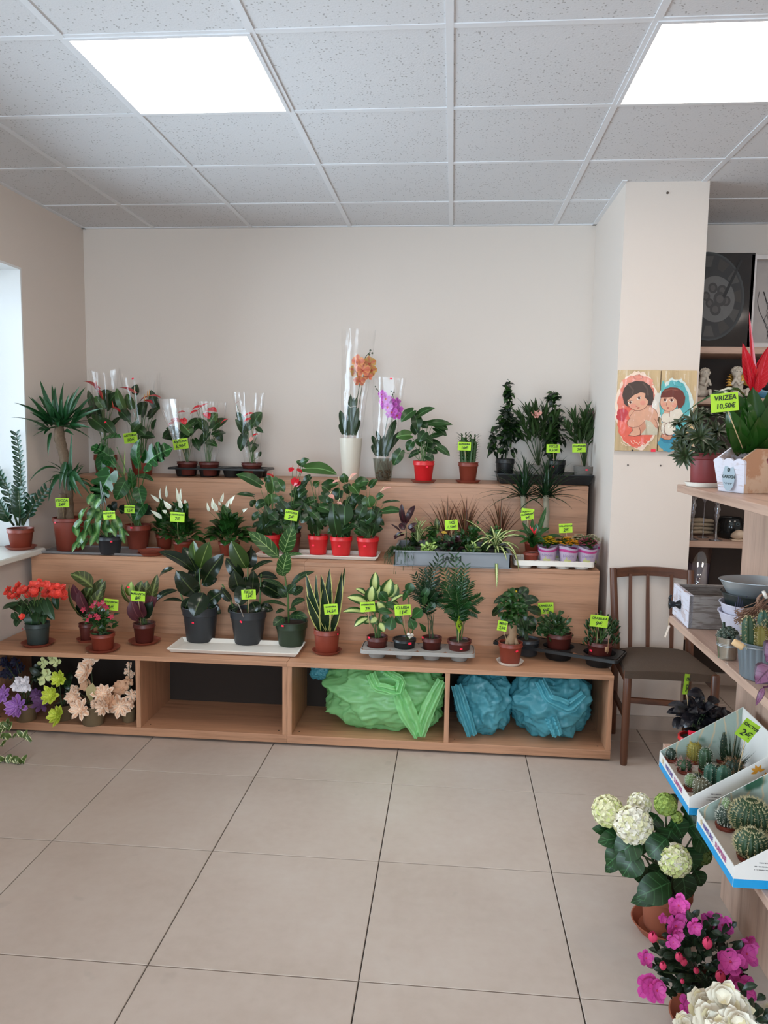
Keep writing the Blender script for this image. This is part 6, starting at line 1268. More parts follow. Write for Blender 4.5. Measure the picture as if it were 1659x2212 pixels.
p0.root.location.z = ZT1+.008; p0.finish(M_STEMD); mb = MB(); mb.ball(p0.P(1115, 1262, -.03), .007, 8, 5); mb.obj('bud', P_YEL, p0.root)
saucer(1105, 1434, ZT1, 60, M_WHITEP, 'small white saucer under the ginseng fig', 'saucers on the bottom step')
p = Plant('potted_fig', 'ginseng fig with a fat bare trunk in a rust pot on a white saucer', 1103, 1437, ZT1+.005, 53, 42, 46, M_RUST)
mb = MB(); P_ = [p.P(1100, 1400), p.P(1103, 1385), p.P(1108, 1370), p.P(1107, 1352), p.P(1106, 1335)]; mb.tube(P_, [.026, .024, .018, .021, .015], 14); mb.tube([p.P(1092, 1402, -.02), p.P(1098, 1385, -.01), p.P(1104, 1368)], [.012, .012, .008], 8); mb.tube([p.P(1118, 1402, -.01), p.P(1114, 1385, -.01), p.P(1108, 1368)], [.012, .01, .006], 8); mb.obj('trunk', plain('ginseng_bark', '#8d7054', .7, var=.2, nscale=40), p.root)
p.fill((1068, 1270, 1150, 1362), 130, 19, 11, [L_SMALL, L_SMALL, L_CLU], 'oval', objects=True, up=.15, droop=.2, shell=.55, arch=.25, depth=.85, stems=False)
p.stems.tube([p.P(1106, 1340), p.P(1105, 1300)], .006, 6); p.finish(M_STEMD); sticker(p.root, 1116, 1407, tilt=30)
sign(1085, 1352, 21, 23, p.Y-.14, ['MINI', '7,5€'], -8, (1099, 1400), label='lime price sign 7,5€ leaning before the ginseng fig', Yf=p.Y-.03)

# --- black carry tray with two crassulas (slightly turned)
q1, q2 = onZ(1210, 1431, ZT1)+Vector((0, .07, 0)), onZ(1300, 1446, ZT1)+Vector((0, .07, 0)); dq = q2-q1; RZ = math.atan2(dq.y, dq.x); SP = dq.length
t, cups = cup_tray('glossy black carry tray with two jade plants at the right end', q1.x, q1.y, ZT1+.001, SP*3, .185, .062, M_BLACK, 3, 1, min(.078, SP*.46), rz=RZ, lip=.016)
def incup2(name, label, i, mat, wt, h_, z=.012): x, y = cups[i]; a = RZ; c = Vector((t.location.x+x*math.cos(a)-y*math.sin(a), t.location.y+x*math.sin(a)+y*math.cos(a), ZT1+z)); return Plant(name, label, 1200+i*50, 1400, ZT1, wt, wt*.8, h_, mat, center=c)
p = incup2('potted_jade_plant', 'broad jade plant in a rust pot in the middle of the black tray', 1, M_RUSTD, 56, 44, .03)
p.fill((1150, 1318, 1248, 1388), 190, 17, 8, [L_CRAS], 'obov', objects=True, up=.35, shell=.5, depth=.8, arch=.1); p.finish(M_STEMD)
p2 = incup2('potted_jade_plant', 'tubular leaved jade plant with a wooden tag, right end of the black tray', 2, M_RUSTD, 56, 40, .03); R = p2.rnd
mb = MB()
for i in range(150):
    u, v = R.uniform(-1, 1), R.random(); x = 1300+u*(38-8*v); y = 1395-70*v*(1-.35*abs(u)); d = R.uniform(-.07, .06); a_ = p2.P(x, y, d); b_ = a_+Vector((u*.012+R.uniform(-.006, .006), R.uniform(-.008, .004), .022)); mb.tube([a_, a_.lerp(b_, .6), b_], [.0025, .0042, .003], 6)
mb.obj('leaves', L_CRAS, p2.root)['kind'] = 'stuff'
for k in range(9): p2.stem(p2.P(1270+k*8, 1345, R.uniform(-.05, .05)), r=.003, bend=0)
p2.finish(M_STEM); sticker(p2.root, 1277, 1405, w=.015, h=.009)
mb = MB(); a_, b_ = p2.P(1316, 1368, -.06), p2.P(1312, 1412, -.075); mb.tube([a_, b_], .002, 5); M_ = Matrix.Translation(p2.P(1311, 1403, -.078)); mb.box(-.0085, .0085, 0, .002, -.014, .011, M=M_, bev=.0009); mb.obj('wooden_tag', plain('tag_wood', '#96704f', .7), p2.root)
sign(1179, 1314, 33, 25, p.Y+.09, ['CRASSULA', '9€'], 4, (1184, 1378), label='lime price sign CRASSULA 9€ behind the broad jade plant', Yf=p.Y+.05)
sign(1294, 1342, 38, 26, p2.Y-.09, ['CRASSULA', '9€'], -4, (1288, 1402), label='lime price sign CRASSULA 9€ before the right end jade plant', Yf=p2.Y-.04)

# ================================================================== in the cubbies
M_POTB = plain('artificial_pot', '#6f5c42', .7, var=.25, nscale=20)
def fakepot(label, px, py, w, h_, Y=None):
    c = onZ(px, py, .0525); c = c if Y is None else Vector((onY(px, py, Y).x, Y, .0525))
    p = Plant('artificial_flower_pot', label, px, py, .0525, w, w*.86, h_, M_POTB, center=c+(Vector((0, w/2*c.y/F0, 0)) if Y is None else Vector()), rim=.1, lip=.001, group='artificial flower pots in the left cubby'); p.rnd.seed(px); return p
def bigflower(p, x, y, r, mat, d=-.04, petals=8, layers=3, n=None, cmat=None, kind='obov'):
    R = p.rnd; c_ = p.P(x, y, d); n = Vector(n or (R.uniform(-.5, .5), -1, R.uniform(0, .7))); mb = MB(); r *= p.k
    for l in range(layers): flower5(mb, c_+n.normalized()*.003*l, r*(1-.24*l), n, petals-l, R, kind, w=.46 if petals > 6 else .72, cup=.15+.35*l)
    mb.ball(c_+n.normalized()*.006, r*.13, 8, 5, 1); o = mb.obj('flower', [mat, cmat or mat], p.root); p.stem(c_, r=.0017, bend=.1); return o
M_LIL = leafmat('lilac_petal', '#b583c8', rough=.6, centre=('#9a5fb4', .3), var=.1); M_DLIL = leafmat('dark_lilac_petal', '#6c4670', rough=.6, var=.15); M_WPET = leafmat('white_petal', '#e9e3e6', rough=.6, var=.05)
M_LPET = leafmat('lime_petal', '#cfd957', rough=.6, centre=('#b5c430', .35), var=.1); M_PLPET = leafmat('pale_lime_petal', '#d0d69a', rough=.6, var=.1); M_PEACH = leafmat('peach_petal', '#f0d6be', rough=.6, centre=('#e8b894', .3), var=.08); M_PEAD = leafmat('deep_peach_petal', '#dcaf8c', rough=.6, var=.12)
M_NAVY = leafmat('navy_petal', '#1c1a30', rough=.7, var=.3)
p = fakepot('artificial lilac and white flowers in a brown pot, at the left end of the cubby', 44, 1563, 52, 42)
for a_ in ((36, 1526, 30, M_LIL, -.05), (4, 1500, 22, M_LIL, 0), (88, 1518, 24, M_DLIL, -.01), (80, 1500, 18, M_DLIL, .02)): bigflower(p, *a_[:3], a_[3], a_[4], petals=8)
for (x, y) in ((42, 1470), (55, 1472), (48, 1485), (34, 1483), (58, 1484), (46, 1478)): bigflower(p, x, y, 13, M_WPET, -.02, 6, 3)
for (x, y) in ((30, 1455), (20, 1440), (45, 1445), (12, 1455), (8, 1430), (35, 1430)): bigflower(p, x, y, 16, M_NAVY, .08, 7, 2)
p.fill((60, 1425, 95, 1490), 8, 28, 16, L_SMALLD, 'oval', objects=True); p.finish(M_STEMD)
p = fakepot('artificial yellow green flowers trailing over the cubby floor', 128, 1560, 44, 36)
for a_ in ((93, 1432, 15, M_PLPET, 0, 4), (120, 1430, 15, M_PLPET, 0, 4), (96, 1462, 22, M_PLPET, -.02, 4), (128, 1466, 22, M_LPET, -.03, 8), (108, 1502, 24, M_LPET, -.06, 9), (124, 1546, 26, M_LPET, -.1, 9), (112, 1416, 14, M_PLPET, .02, 4)): bigflower(p, a_[0], a_[1], a_[2], a_[3], a_[4], a_[5])
p.fill((130, 1430, 165, 1510), 12, 28, 16, [L_SMALLD, L_CROT], 'oval', objects=True); p.finish(M_STEMD)
p = fakepot('artificial peach flowers in the middle brown pot of the left cubby', 190, 1572, 56, 46)
for a_ in ((184, 1452, 28, M_PEACH, -.02, 6), (196, 1424, 20, M_PEACH, 0, 5), (158, 1506, 20, M_PEACH, -.04, 9), (172, 1532, 26, M_PEACH, -.08, 8), (222, 1498, 26, M_PEACH, -.03, 9), (222, 1528, 22, M_PEACH, -.07, 8), (236, 1516, 20, M_PEAD, -.04, 8), (162, 1490, 14, M_PEACH, 0, 6), (186, 1480, 18, M_PEAD, 0, 5), (205, 1520, 12, M_PEACH, -.05, 6)): bigflower(p, a_[0], a_[1], a_[2], a_[3], a_[4], a_[5])
mb = MB(); add_leaf(mb, p.P(196, 1516, -.03), p.P(200, 1475, -.03), (0.2, -1, 0), 24*p.k, 'obov', .1, .3, 5); mb.obj('ribbon', plain('olive_ribbon', '#a39668', .6), p.root); p.finish(M_STEMD)
p = fakepot('artificial peach flowers in the pot by the cubby divider', 272, 1563, 32, 30)
for a_ in ((258, 1526, 28, M_PEACH, -.05, 9), (284, 1502, 18, M_PEACH, -.02, 7), (262, 1486, 22, M_PEAD, 0, 6), (278, 1472, 15, M_PEAD, .02, 5), (284, 1520, 14, M_PEACH, -.04, 7), (276, 1450, 10, M_PEACH, .03, 5), (280, 1436, 9, M_PEACH, .03, 4), (284, 1458, 10, M_PEACH, .03, 5), (244, 1500, 12, M_PEAD, 0, 6)): bigflower(p, a_[0], a_[1], a_[2], a_[3], a_[4], a_[5])
p.finish(M_STEMD)

# --- crumpled plastic bags
def bagmat(name, hx, hx2, alpha=.25):
    t = NT(name); nz = t.noise(t.coords(), 9, 5); c = t.mix(nz, lin(hx2), lin(hx)); t.col(c); t.rough(.32); t.b.inputs['Specular IOR Level'].default_value = .6
    tl = t.n('ShaderNodeBsdfTranslucent'); t.l(c, tl.inputs[0]); tr = t.n('ShaderNodeBsdfTransparent'); tr.inputs[0].default_value = lin(hx)
    m1 = t.n('ShaderNodeMixShader'); m1.inputs[0].default_value = .4; t.l(t.b.outputs[0], m1.inputs[1]); t.l(tl.outputs[0], m1.inputs[2])
    m2 = t.n('ShaderNodeMixShader'); m2.inputs[0].default_value = alpha; t.l(m1.outputs[0], m2.inputs[1]); t.l(tr.outputs[0], m2.inputs[2]); t.l(m2.outputs[0], t.out.inputs[0]); return t.m
BG = bagmat('green_bag_film', '#b4eda8', '#93dc92', .12); BB = bagmat('blue_bag_film', '#7fd2de', '#55b0c0', .22)
def crumple(v, s, seed, amp):
    q = Vector(v)*s+Vector((seed*3.1, seed*1.7, seed*.7)); a = 0
    for k, (f, w_) in enumerate(((1, 1), (2.1, .55), (4.3, .28), (8.5, .12))):
        nn = noise.noise(q*f); a += w_*(1-abs(nn)*2.6)
    return a*amp
def bag(label, px0, px1, py0, py1, Y, mat, seed, xl=(-9, 9), handle=(), zmin=.0535, depth=.15, sq=2.6):
    a, b = onY(px0, py1, Y-depth*.6), onY(px1, py0, Y-depth*.6); c = Vector(((a.x+b.x)/2, Y, max(a.z, zmin))); r = Vector(((b.x-a.x)/2, depth, (b.z-c.z)/2))
    t = thing('plastic_bag', label, 'bag', c, None); mb = MB(); NU, NV = 150, 90; pts = []
    for j in range(NV+1):
        ph = math.pi*j/NV
        for i in range(NU):
            th = 2*math.pi*i/NU; d = Vector((math.sin(ph)*math.cos(th), math.sin(ph)*math.sin(th), -math.cos(ph)))
            k = (abs(d.x)**sq+abs(d.y)**sq+abs(d.z)**sq)**(-1/sq); kd = Vector((.25, -.75, .6)).normalized(); ka = kd.cross(Vector((0, 0, 1))).normalized(); kb = kd.cross(ka); fan = math.sin(math.atan2(d.dot(ka), d.dot(kb))*11+seed+2*noise.noise(d*2))*.03*max(0, 1-abs(d.dot(kd)))*max(0, d.dot(kd)+.9)
            e = 1+crumple(d, 1.35, seed, .13)-.12+fan-.10*math.exp(-((d-kd).length/.35)**2)
            p_ = Vector((d.x*k*r.x*e, d.y*k*r.y*e, (d.z*k*e+1)*r.z)); p_.z = max(.001+.002*noise.noise(d*9), p_.z); p_.z = min(p_.z, ZT1-TH-.004-c.z+.003*noise.noise(d*7)); q_ = .004+.004*noise.noise(d*6); p_.x = min(max(p_.x, xl[0]+q_-c.x), xl[1]-q_-c.x); p_.y = max(min(p_.y, 3.918-c.y), 3.535-c.y); pts.append(p_)
    n = mb.verts(pts)
    for j in range(NV):
        for i in range(NU): i2 = (i+1) % NU; mb.face((n+j*NU+i, n+j*NU+i2, n+(j+1)*NU+i2, n+(j+1)*NU+i))
    mb.obj('film', mat, t)
    for (pts_, w_) in handle:      # knotted ends and flaps: wide crumpled ribbons
        mb = MB(); P_ = [onY(x, y, Y+d)-c for x, y, d in pts_]; K = 26; rows = []
        for i in range(K+1):
            f = i/K*(len(P_)-1); k = min(int(f), len(P_)-2); q = P_[k].lerp(P_[k+1], f-k); dr = (P_[k+1]-P_[k]).normalized(); sd = dr.cross(Vector((0, 1, 0))).normalized(); ww = w_[min(k, len(w_)-1)]*(1-(f-k))+w_[min(k+1, len(w_)-1)]*(f-k)
            rows.append([q+sd*u*ww/2+Vector((0, .012*noise.noise(Vector((u*2.5, i*.35, seed)))+.008*math.cos(u*7), .004*noise.noise(Vector((u*5, i*.5, seed+3))))) for u in [z/8-1 for z in range(17)]])
        n = mb.verts([q for r_ in rows for q in r_])
        for i in range(K):
            for k in range(16): mb.face((n+i*17+k, n+i*17+k+1, n+(i+1)*17+k+1, n+(i+1)*17+k))
        mb.obj('handle', mat, t)
    return t
bag('bright green knotted plastic bag stuffed into the third cubby', 700, 962, 1447, 1592, 3.72, BG, 1.0, (-.73, -.008), handle=[([(800, 1455, -.165), (812, 1485, -.185), (860, 1495, -.19), (868, 1470, -.18), (830, 1450, -.17)], [.05, .05, .05, .04, .04]), ([(862, 1495, -.17), (880, 1540, -.185), (905, 1592, -.19)], [.07, .09, .05]), ([(905, 1590, -.185), (925, 1530, -.17), (955, 1470, -.15)], [.06, .07, .05])], depth=.15)
bag('corner of a blue plastic bag behind the green one in the third cubby', 668, 712, 1448, 1500, 3.80, BB, 5.0, (-.73, -.5), depth=.05, zmin=.2).location.z = .24
bag('left blue plastic bag with pinkish contents in the right cubby', 985, 1110, 1462, 1600, 3.72, BB, 2.0, (.018, .32), handle=[([(985, 1480, -.14), (1000, 1530, -.16), (1020, 1590, -.165)], [.05, .06, .05])], depth=.14)
bag('right blue plastic bag with pinkish contents in the right cubby', 1105, 1285, 1462, 1602, 3.71, BB, 3.0, (.30, .738), handle=[([(1165, 1470, -.14), (1185, 1510, -.17), (1230, 1530, -.17), (1262, 1500, -.15)], [.05, .05, .07, .04]), ([(1190, 1550, -.15), (1205, 1590, -.18)], [.06, .05])], depth=.14)
for (x, y) in ((1068, 1495), (1125, 1528), (1170, 1520)):
    c = onY(x, y, 3.70); 
# ================================================================== plaques on the pillar
def art(t, loc, polys, Y=3.9285, sc=8.732, ox=1320, oy=790):
    """painting built of flat colour patches lying on the board, each a hair above the last"""
    cols = {}; order = []
    mb = MB(); mats = []
    for i, (hx, pts) in enumerate(polys):
        if hx not in cols: cols[hx] = len(mats); mats.append(plain('paint_'+hx[1:], hx, .6, var=.12, nscale=45))
        P_ = [onY(ox+x/sc, oy+y/sc, Y-.00012*i)-loc for x, y in pts]; mb.poly(P_, cols[hx])
    return mb.obj('painting', mats, t, smooth=False)
def ell(cx, cy, rx, ry, n=28, rot=0, a0=0, a1=360, jit=0, seed=1):
    R = random.Random(seed); o = []
    for k in range(n+(0 if a1-a0 >= 360 else 1)):
        a = math.radians(a0+(a1-a0)*k/n); j = 1+R.uniform(-jit, jit); x, y = rx*j*math.cos(a), ry*j*math.sin(a); c, s = math.cos(rot), math.sin(rot); o.append((cx+x*c-y*s, cy+x*s+y*c))
    return o
def stroke(pts, w):
    o = []; b = []
    for i, p in enumerate(pts):
        q = pts[min(i+1, len(pts)-1)]; r = pts[max(i-1, 0)]; d = Vector((q[0]-r[0], q[1]-r[1])).normalized(); o.append((p[0]-d.y*w, p[1]+d.x*w)); b.append((p[0]+d.y*w, p[1]-d.x*w))
    return o+b[::-1]
def strokes(hx, lines, w=3):
    out = []
    for l in lines:
        for i in range(len(l)-1): out.append((hx, stroke([l[i], l[i+1]], w)))
    return out
SK, SKD, LN, HR, HR2 = '#e0a98c', '#d49578', '#7a4034', '#4a3a33', '#6d3328'
def plaque(x0, x1, z0, z1, label, polys, knob=True):
    loc = Vector(((x0+x1)/2, 3.94, (z0+z1)/2)); t = thing('wooden_plaque', label, 'painting', loc, 'painted cherub boards on the pillar')
    mb = MB(); mb.box(x0-loc.x, x1-loc.x, -.009, .0095, z0-loc.z, z1-loc.z, bev=.0015); mb.obj('board', wood('plaque_pine', 2, '#c9ae83', '#b3946a', 1.2, .5), t, smooth=False)
    art(t, loc, polys)
    R = random.Random(int(x0*100)); mb = MB(); N = 14; g = [[Vector((x0-loc.x-.001+(x1-x0+.002)*i/N, -.0135+.0016*noise.noise(Vector((i*.7, j*.35, x0*9))), z0-loc.z-.001+(z1-z0+.002)*j/24)) for i in range(N+1)] for j in range(25)]
    n = mb.verts([q for r in g for q in r])
    for j in range(24):
        for i in range(N): mb.face((n+j*(N+1)+i, n+j*(N+1)+i+1, n+(j+1)*(N+1)+i+1, n+(j+1)*(N+1)+i))
    mb.obj('cellophane', film('plaque_film', fac=.02, rough=.1, bump=.9), t)
    return t
coral = [('#f2d9c4', ell(500, 850, 420, 730, 70, 0, jit=.05, seed=2)), ('#e98470', ell(495, 850, 375, 680, 60, 0, jit=.05, seed=4)), ('#ec6a55', ell(480, 1120, 350, 400, 40, jit=.06, seed=6)), ('#f09a86', ell(500, 330, 290, 150, 34, jit=.1, seed=8)),
    ('#e2dcd0', ell(850, 690, 55, 190, 20, .2, jit=.12, seed=3)), ('#efe8dc', ell(820, 760, 45, 130, 16, .1, jit=.15, seed=5)),
    ('#c93a42', ell(215, 890, 105, 85, 18)), ('#c93a42', [(95, 950), (200, 830), (310, 930), (230, 1060), (110, 1010)]),
    (LN, ell(655, 950, 236, 206, 26, .3)), (SK, ell(655, 950, 230, 200, 26, .3)), (SK, [(480, 860), (700, 740), (860, 980), (890, 1200), (700, 1010), (520, 1100)]),
    ('#cfc7b0', [(640, 1010), (760, 1060), (880, 1220), (870, 1305), (560, 1305)]), ('#b9ad94', [(660, 1030), (690, 1305), (640, 1305)]), (SKD, [(520, 1130), (640, 1030), (660, 1180), (560, 1300), (510, 1220)]),
    (LN, [(380, 1120), (530, 1150), (560, 1230), (560, 1310), (440, 1335), (325, 1315), (400, 1220)]), (SK, [(390, 1120), (520, 1150), (548, 1230), (545, 1300), (440, 1325), (335, 1308), (410, 1225)]),
    (LN, ell(470, 1050, 175, 108, 22, -.35)), (SK, ell(470, 1050, 169, 102, 22, -.35)), (SK, [(440, 930), (700, 800), (720, 960), (560, 1110)]), (SK, ell(400, 920, 70, 90, 18)),
    (LN, ell(505, 660, 203, 190, 30, -.1)), (SK, ell(505, 660, 196, 183, 30, -.1)), ('#e39b85', ell(420, 760, 60, 45)), ('#e39b85', ell(600, 700, 55, 45)),
    (HR, [(212, 560), (240, 430), (330, 330), (480, 285), (620, 300), (730, 370), (795, 500), (800, 640), (765, 745), (690, 745), (700, 660), (640, 600), (650, 520), (560, 500), (430, 555), (380, 600), (310, 660), (330, 790), (250, 720)]), ('#5d4c42', stroke([(330, 350), (420, 460), (400, 540)], 14)), ('#5d4c42', stroke([(600, 320), (680, 430), (700, 560)], 16)),
    ('#f3e5d8', ell(365, 690, 42, 24, rot=-.3)), ('#4a1c16', ell(362, 690, 22, 23)), ('#f3e5d8', ell(525, 612, 40, 26, rot=-.4)), ('#4a1c16', ell(530, 610, 22, 24)), ('#b8584c', ell(515, 795, 26, 14, rot=-.2))]
coral += strokes(LN, [[(315, 680), (350, 655), (400, 660)], [(495, 605), (530, 580), (565, 585)], [(465, 760), (485, 770), (505, 755)], [(350, 960), (430, 860)], [(820, 1000), (875, 1100), (870, 1190)]], 3)
coral += strokes('#a5645a', [ell(510, 212, 85, 42, 20)+[(595, 212)]], 2.5)
coral += [('#f5d9c0', stroke([(190+i*60, 1440+40*math.sin(i*1.3)), (215+i*60, 1480+30*math.sin(i*1.3)), (250+i*60, 1470+35*math.sin(i))], 5)) for i in range(9)]
blue = [('#d9e6df', ell(1220, 760, 330, 520, 50, jit=.06, seed=3)), ('#58b3b8', ell(1210, 770, 285, 480, 46, jit=.07, seed=4)), ('#3f9bb4', ell(1120, 1450, 240, 170, 30, jit=.1, seed=5)), ('#2f88a6', ell(1080, 1380, 150, 90, 20, jit=.1, seed=7)), ('#5fb9b6', ell(990, 700, 60, 420, 30, jit=.1, seed=9)),
    (LN, ell(1270, 1170, 0.1, .1)), (LN, ell(1040, 985, 100, 105)), ('#e9dfcd', ell(1040, 985, 94, 99)), ('#e9dfcd', [(1100, 850), (1300, 800), (1360, 900), (1300, 1080), (1110, 1080)]), (SK, [(1000, 830), (1110, 840), (1110, 900), (1000, 900)]),
    (LN, ell(1000, 1180, 62, 120)), ('#e3d8c4', ell(1000, 1180, 56, 114)), (LN, ell(1110, 1190, 112, 126)), ('#ede3d2', ell(1110, 1190, 106, 120)), (LN, [(950, 1290), (1030, 1290), (1060, 1310), (1150, 1300), (1170, 1350), (1100, 1402), (1010, 1395), (935, 1350)]), (SKD, [(958, 1296), (1030, 1300), (1060, 1320), (1140, 1312), (1160, 1350), (1100, 1392), (1010, 1385), (945, 1350)]),
    (LN, ell(1090, 690, 168, 176, 30)), (SK, ell(1090, 690, 161, 169, 30)), ('#e39b85', ell(1190, 745, 45, 40)), ('#e39b85', ell(990, 735, 35, 35)),
    (HR2, [(930, 600), (950, 520), (1010, 440), (1120, 405), (1250, 415), (1350, 480), (1400, 590), (1390, 700), (1330, 790), (1260, 810), (1250, 720), (1230, 640), (1170, 590), (1040, 600)]), ('#8a4a38', stroke([(1000, 480), (1130, 440), (1260, 470)], 12)),
    ('#f3e5d8', ell(1025, 655, 34, 26)), ('#4a1c16', ell(1018, 648, 22, 24)), ('#f3e5d8', ell(1145, 655, 40, 27)), ('#4a1c16', ell(1140, 650, 24, 25)), ('#b8584c', ell(1075, 795, 24, 15))]
blue += strokes(LN, [[(990, 630), (1020, 618), (1055, 632)], [(1105, 632), (1145, 612), (1190, 628)], [(1045, 700), (1040, 750), (1065, 760)], [(1100, 850), (1105, 960)], [(1000, 1100), (1010, 1290)]], 3)
blue += strokes('#3a7f86', [ell(1255, 345, 100, 45, 20, .3)+[(1350, 372)]], 2.5)
t = plaque(.803, 1.003, 1.425, 1.818, 'wooden board painted with a cherub resting its chin, on coral red clouds', coral)
mb = MB(); q = onY(1366, 973, 3.93)-t.location; mb.lathe([(.0001, 0), (.0045, 0), (.0045, .003), (.0001, .0035)], q, 12, M=Matrix.Rotation(math.pi/2, 4, 'X')); mb.obj('brass_stud', M_CHROME, t)
M_ = Matrix.Translation(onY(1411, 973, 3.929)-t.location); mb = MB(); mb.box(-.011, .011, -.002, 0, -.007, .007, M=M_); mb.obj('price_sticker', M_STICK, t, smooth=False)
plaque(1.008, 1.176, 1.425, 1.818, 'wooden board painted with a cherub dressed in white, on blue clouds', blue)

# ================================================================== goods on the wall rack
RK = 4.385
def prim(name, label, cat, x, y, z, group=None): return thing(name, label, cat, (x, y, z), group)
# boxed wall clock
a, b = onY(1508, 545, RK), onY(1622, 742, RK); t = prim('boxed_clock', 'dark square boxed wall clock with gear print on the top shelf of the wall rack', 'clock', (1.215+b.x)/2, 4.45, 1.98)
hw = (b.x-1.215)/2; hz = a.z-1.98
mb = MB(); mb.box(-hw, hw, -.05, .05, 0, hz, bev=.002); mb.obj('box', plain('clock_box', '#2c2928', .08), t, smooth=False)
polys = []; cx, cy = 1495, 640
def E_(x, y, rx, ry, h, n=36, **k): polys.append((h, [(q[0], q[1]) for q in ell(x, y, rx, ry, n, **k)]))
E_(1530, 640, 78, 96, '#36393a'); E_(1530, 640, 74, 92, '#2b2a2a')
for i, a_ in enumerate(range(0, 360, 30)):
    r = math.radians(a_); polys.append(('#45423f' if i % 2 else '#38332f', [(1530+math.cos(r-.12)*52, 640+math.sin(r-.12)*64), (1530+math.cos(r-.17)*72, 640+math.sin(r-.17)*88), (1530+math.cos(r+.17)*72, 640+math.sin(r+.17)*88), (1530+math.cos(r+.12)*52, 640+math.sin(r+.12)*64)]))
E_(1545, 646, 42, 50, '#5d5b59'); 
for (x, y, r) in ((1540, 622, 10), (1560, 628, 11), (1525, 640, 9), (1568, 650, 10), (1545, 668, 12), (1555, 646, 14), (1533, 655, 9)): E_(x, y, r, r*1.15, '#383433', 18); E_(x, y, r*.55, r*.65, '#4d4946', 12)
polys.append(('#1d1c1c', [(1560, 640), (1600, 560), (1604, 563), (1566, 644)])); polys = [(h, [(min(x, 1621), y) for x, y in p_ if True]) for h, p_ in polys]
x_min = 1510
polys = [(h, [(max(x, x_min), y) for x, y in p_]) for h, p_ in polys]
art(t, t.location, polys, Y=4.3985, sc=1, ox=0, oy=0)
# white frame beside it
a, b = onY(1628, 548, RK), onY(1800, 742, RK); t = prim('white_frame_lantern', 'white framed box with a twig print beside the boxed clock', 'lantern', (a.x+.14), 4.47, 1.98); h_ = a.z-1.98
for (x0, x1, z0, z1) in ((-.14, -.115, 0, h_), (.115, .14, 0, h_), (-.115, .115, 0, .025), (-.115, .115, h_-.025, h_)): mb = MB(); mb.box(x0, x1, -.07, .07, z0, z1, bev=.002); mb.obj('frame', plain('white_lacquer', '#c8c1be', .35, var=.03), t, smooth=False)
mb = MB(); mb.box(-.115, .115, -.02, -.01, .025, h_-.025); mb.obj('panel', plain('frosted_panel', '#9a928e', .3), t, smooth=False)
mb = MB(); R = random.Random(5)
for i in range(9):
    p0 = Vector((R.uniform(-.02, .03), -.022, .05)); p = [p0]
    for k in range(5): p.append(p[-1]+Vector((R.uniform(-.03, .03), 0, .05)))
    mb.tube(p, .0012, 4)
mb.obj('twig_print', plain('twig_ink', '#3c3534', .8), t)
# cherub statuettes
def cherub(label, px, py, h_, gold, flip=1, Y=4.48, z=1.71):
    x = onY(px, py, Y).x; t = prim('cherub_figurine', label, 'figurine', x, Y, z); s = h_/1.0; B = lambda x_, y_, z_: Vector((x_*flip*s, y_*s, z_*s))
    bm_ = MB()
    for (c, r, q) in ((B(0, 0, .16), .2, (1.2, 1, .75)), (B(.02, 0, .38), .17, (.95, .8, 1.15)), (B(.05, -.03, .6), .12, (1, .9, .9)), (B(.08, -.05, .79), .155, (1, 1, 1.05))): bm_.ball(c, r*s, 18, 12, sq=q)
    bm_.tube([B(-.08, -.12, .5), B(.05, -.24, .4), B(.14, -.18, .56), B(.12, -.14, .68)], [.055*s, .05*s, .045*s, .04*s], 10); bm_.tube([B(.16, -.05, .52), B(.24, -.16, .42), B(.16, -.2, .6)], [.055*s, .05*s, .04*s], 10)
    bm_.tube([B(-.1, -.06, .14), B(-.2, -.26, .26), B(-.14, -.32, .06)], [.085*s, .07*s, .05*s], 10); bm_.tube([B(.1, -.06, .14), B(.2, -.28, .22), B(.2, -.34, .05)], [.085*s, .07*s, .05*s], 10)
    o = bm_.obj('figure', plain('cream_plaster', '#cdc2b2', .6, var=.05), t); md = o.modifiers.new('m', 'REMESH'); md.mode = 'VOXEL'; md.voxel_size = .022*s; md.use_smooth_shade = True
    mb = MB(); R = random.Random(px)
    for i in range(60):
        d = Vector((R.uniform(-1, 1), R.uniform(-.6, 1), R.uniform(-.1, 1))).normalized(); mb.ball(B(.08, -.04, .8)+d*.15*s, .035*s, 7, 5)
    mb.obj('curls', plain('cream_plaster', '#cdc2b2'), t)
    for sd in (-1, 1):
        mb = MB()
        for i in range(9):
            a_ = math.radians(70+i*16); add_leaf(mb, B(-.06*1, .1, .5)+Vector((sd*.05*s, 0, 0)), B(-.06, .16, .5)+Vector((sd*(.1+.28*abs(math.cos(a_)))*s, .04*s, .36*math.sin(a_)*s*(1 if i < 5 else 1))), (0, -1, .2), .11*s, 'oval', .1, .2, 4)
        mb.obj('wing', plain('gold_leaf', '#b98f45', .3, metal=.8) if gold else plain('cream_plaster', '#cdc2b2'), t)
    for (x_, z_) in ((.04, .8), (.13, .8)): mb = MB(); mb.ball(B(x_, -.2, z_), .014*s, 6, 4); mb.obj('eye', plain('grey_eye', '#7d7468'), t)
    return t
cherub('white plaster cherub figurine half hidden behind the pillar on the rack', 1514, 848, .17, False)
cherub('cherub figurine with gilded wings behind the red vriesea', 1594, 848, .18, True, -1)
x = onY(1658, 820, 4.5).x; t = prim('display_plate', 'blue rimmed plate with black middle standing behind the vriesea', 'plate', x+.02, 4.56, 1.71); mb = MB()
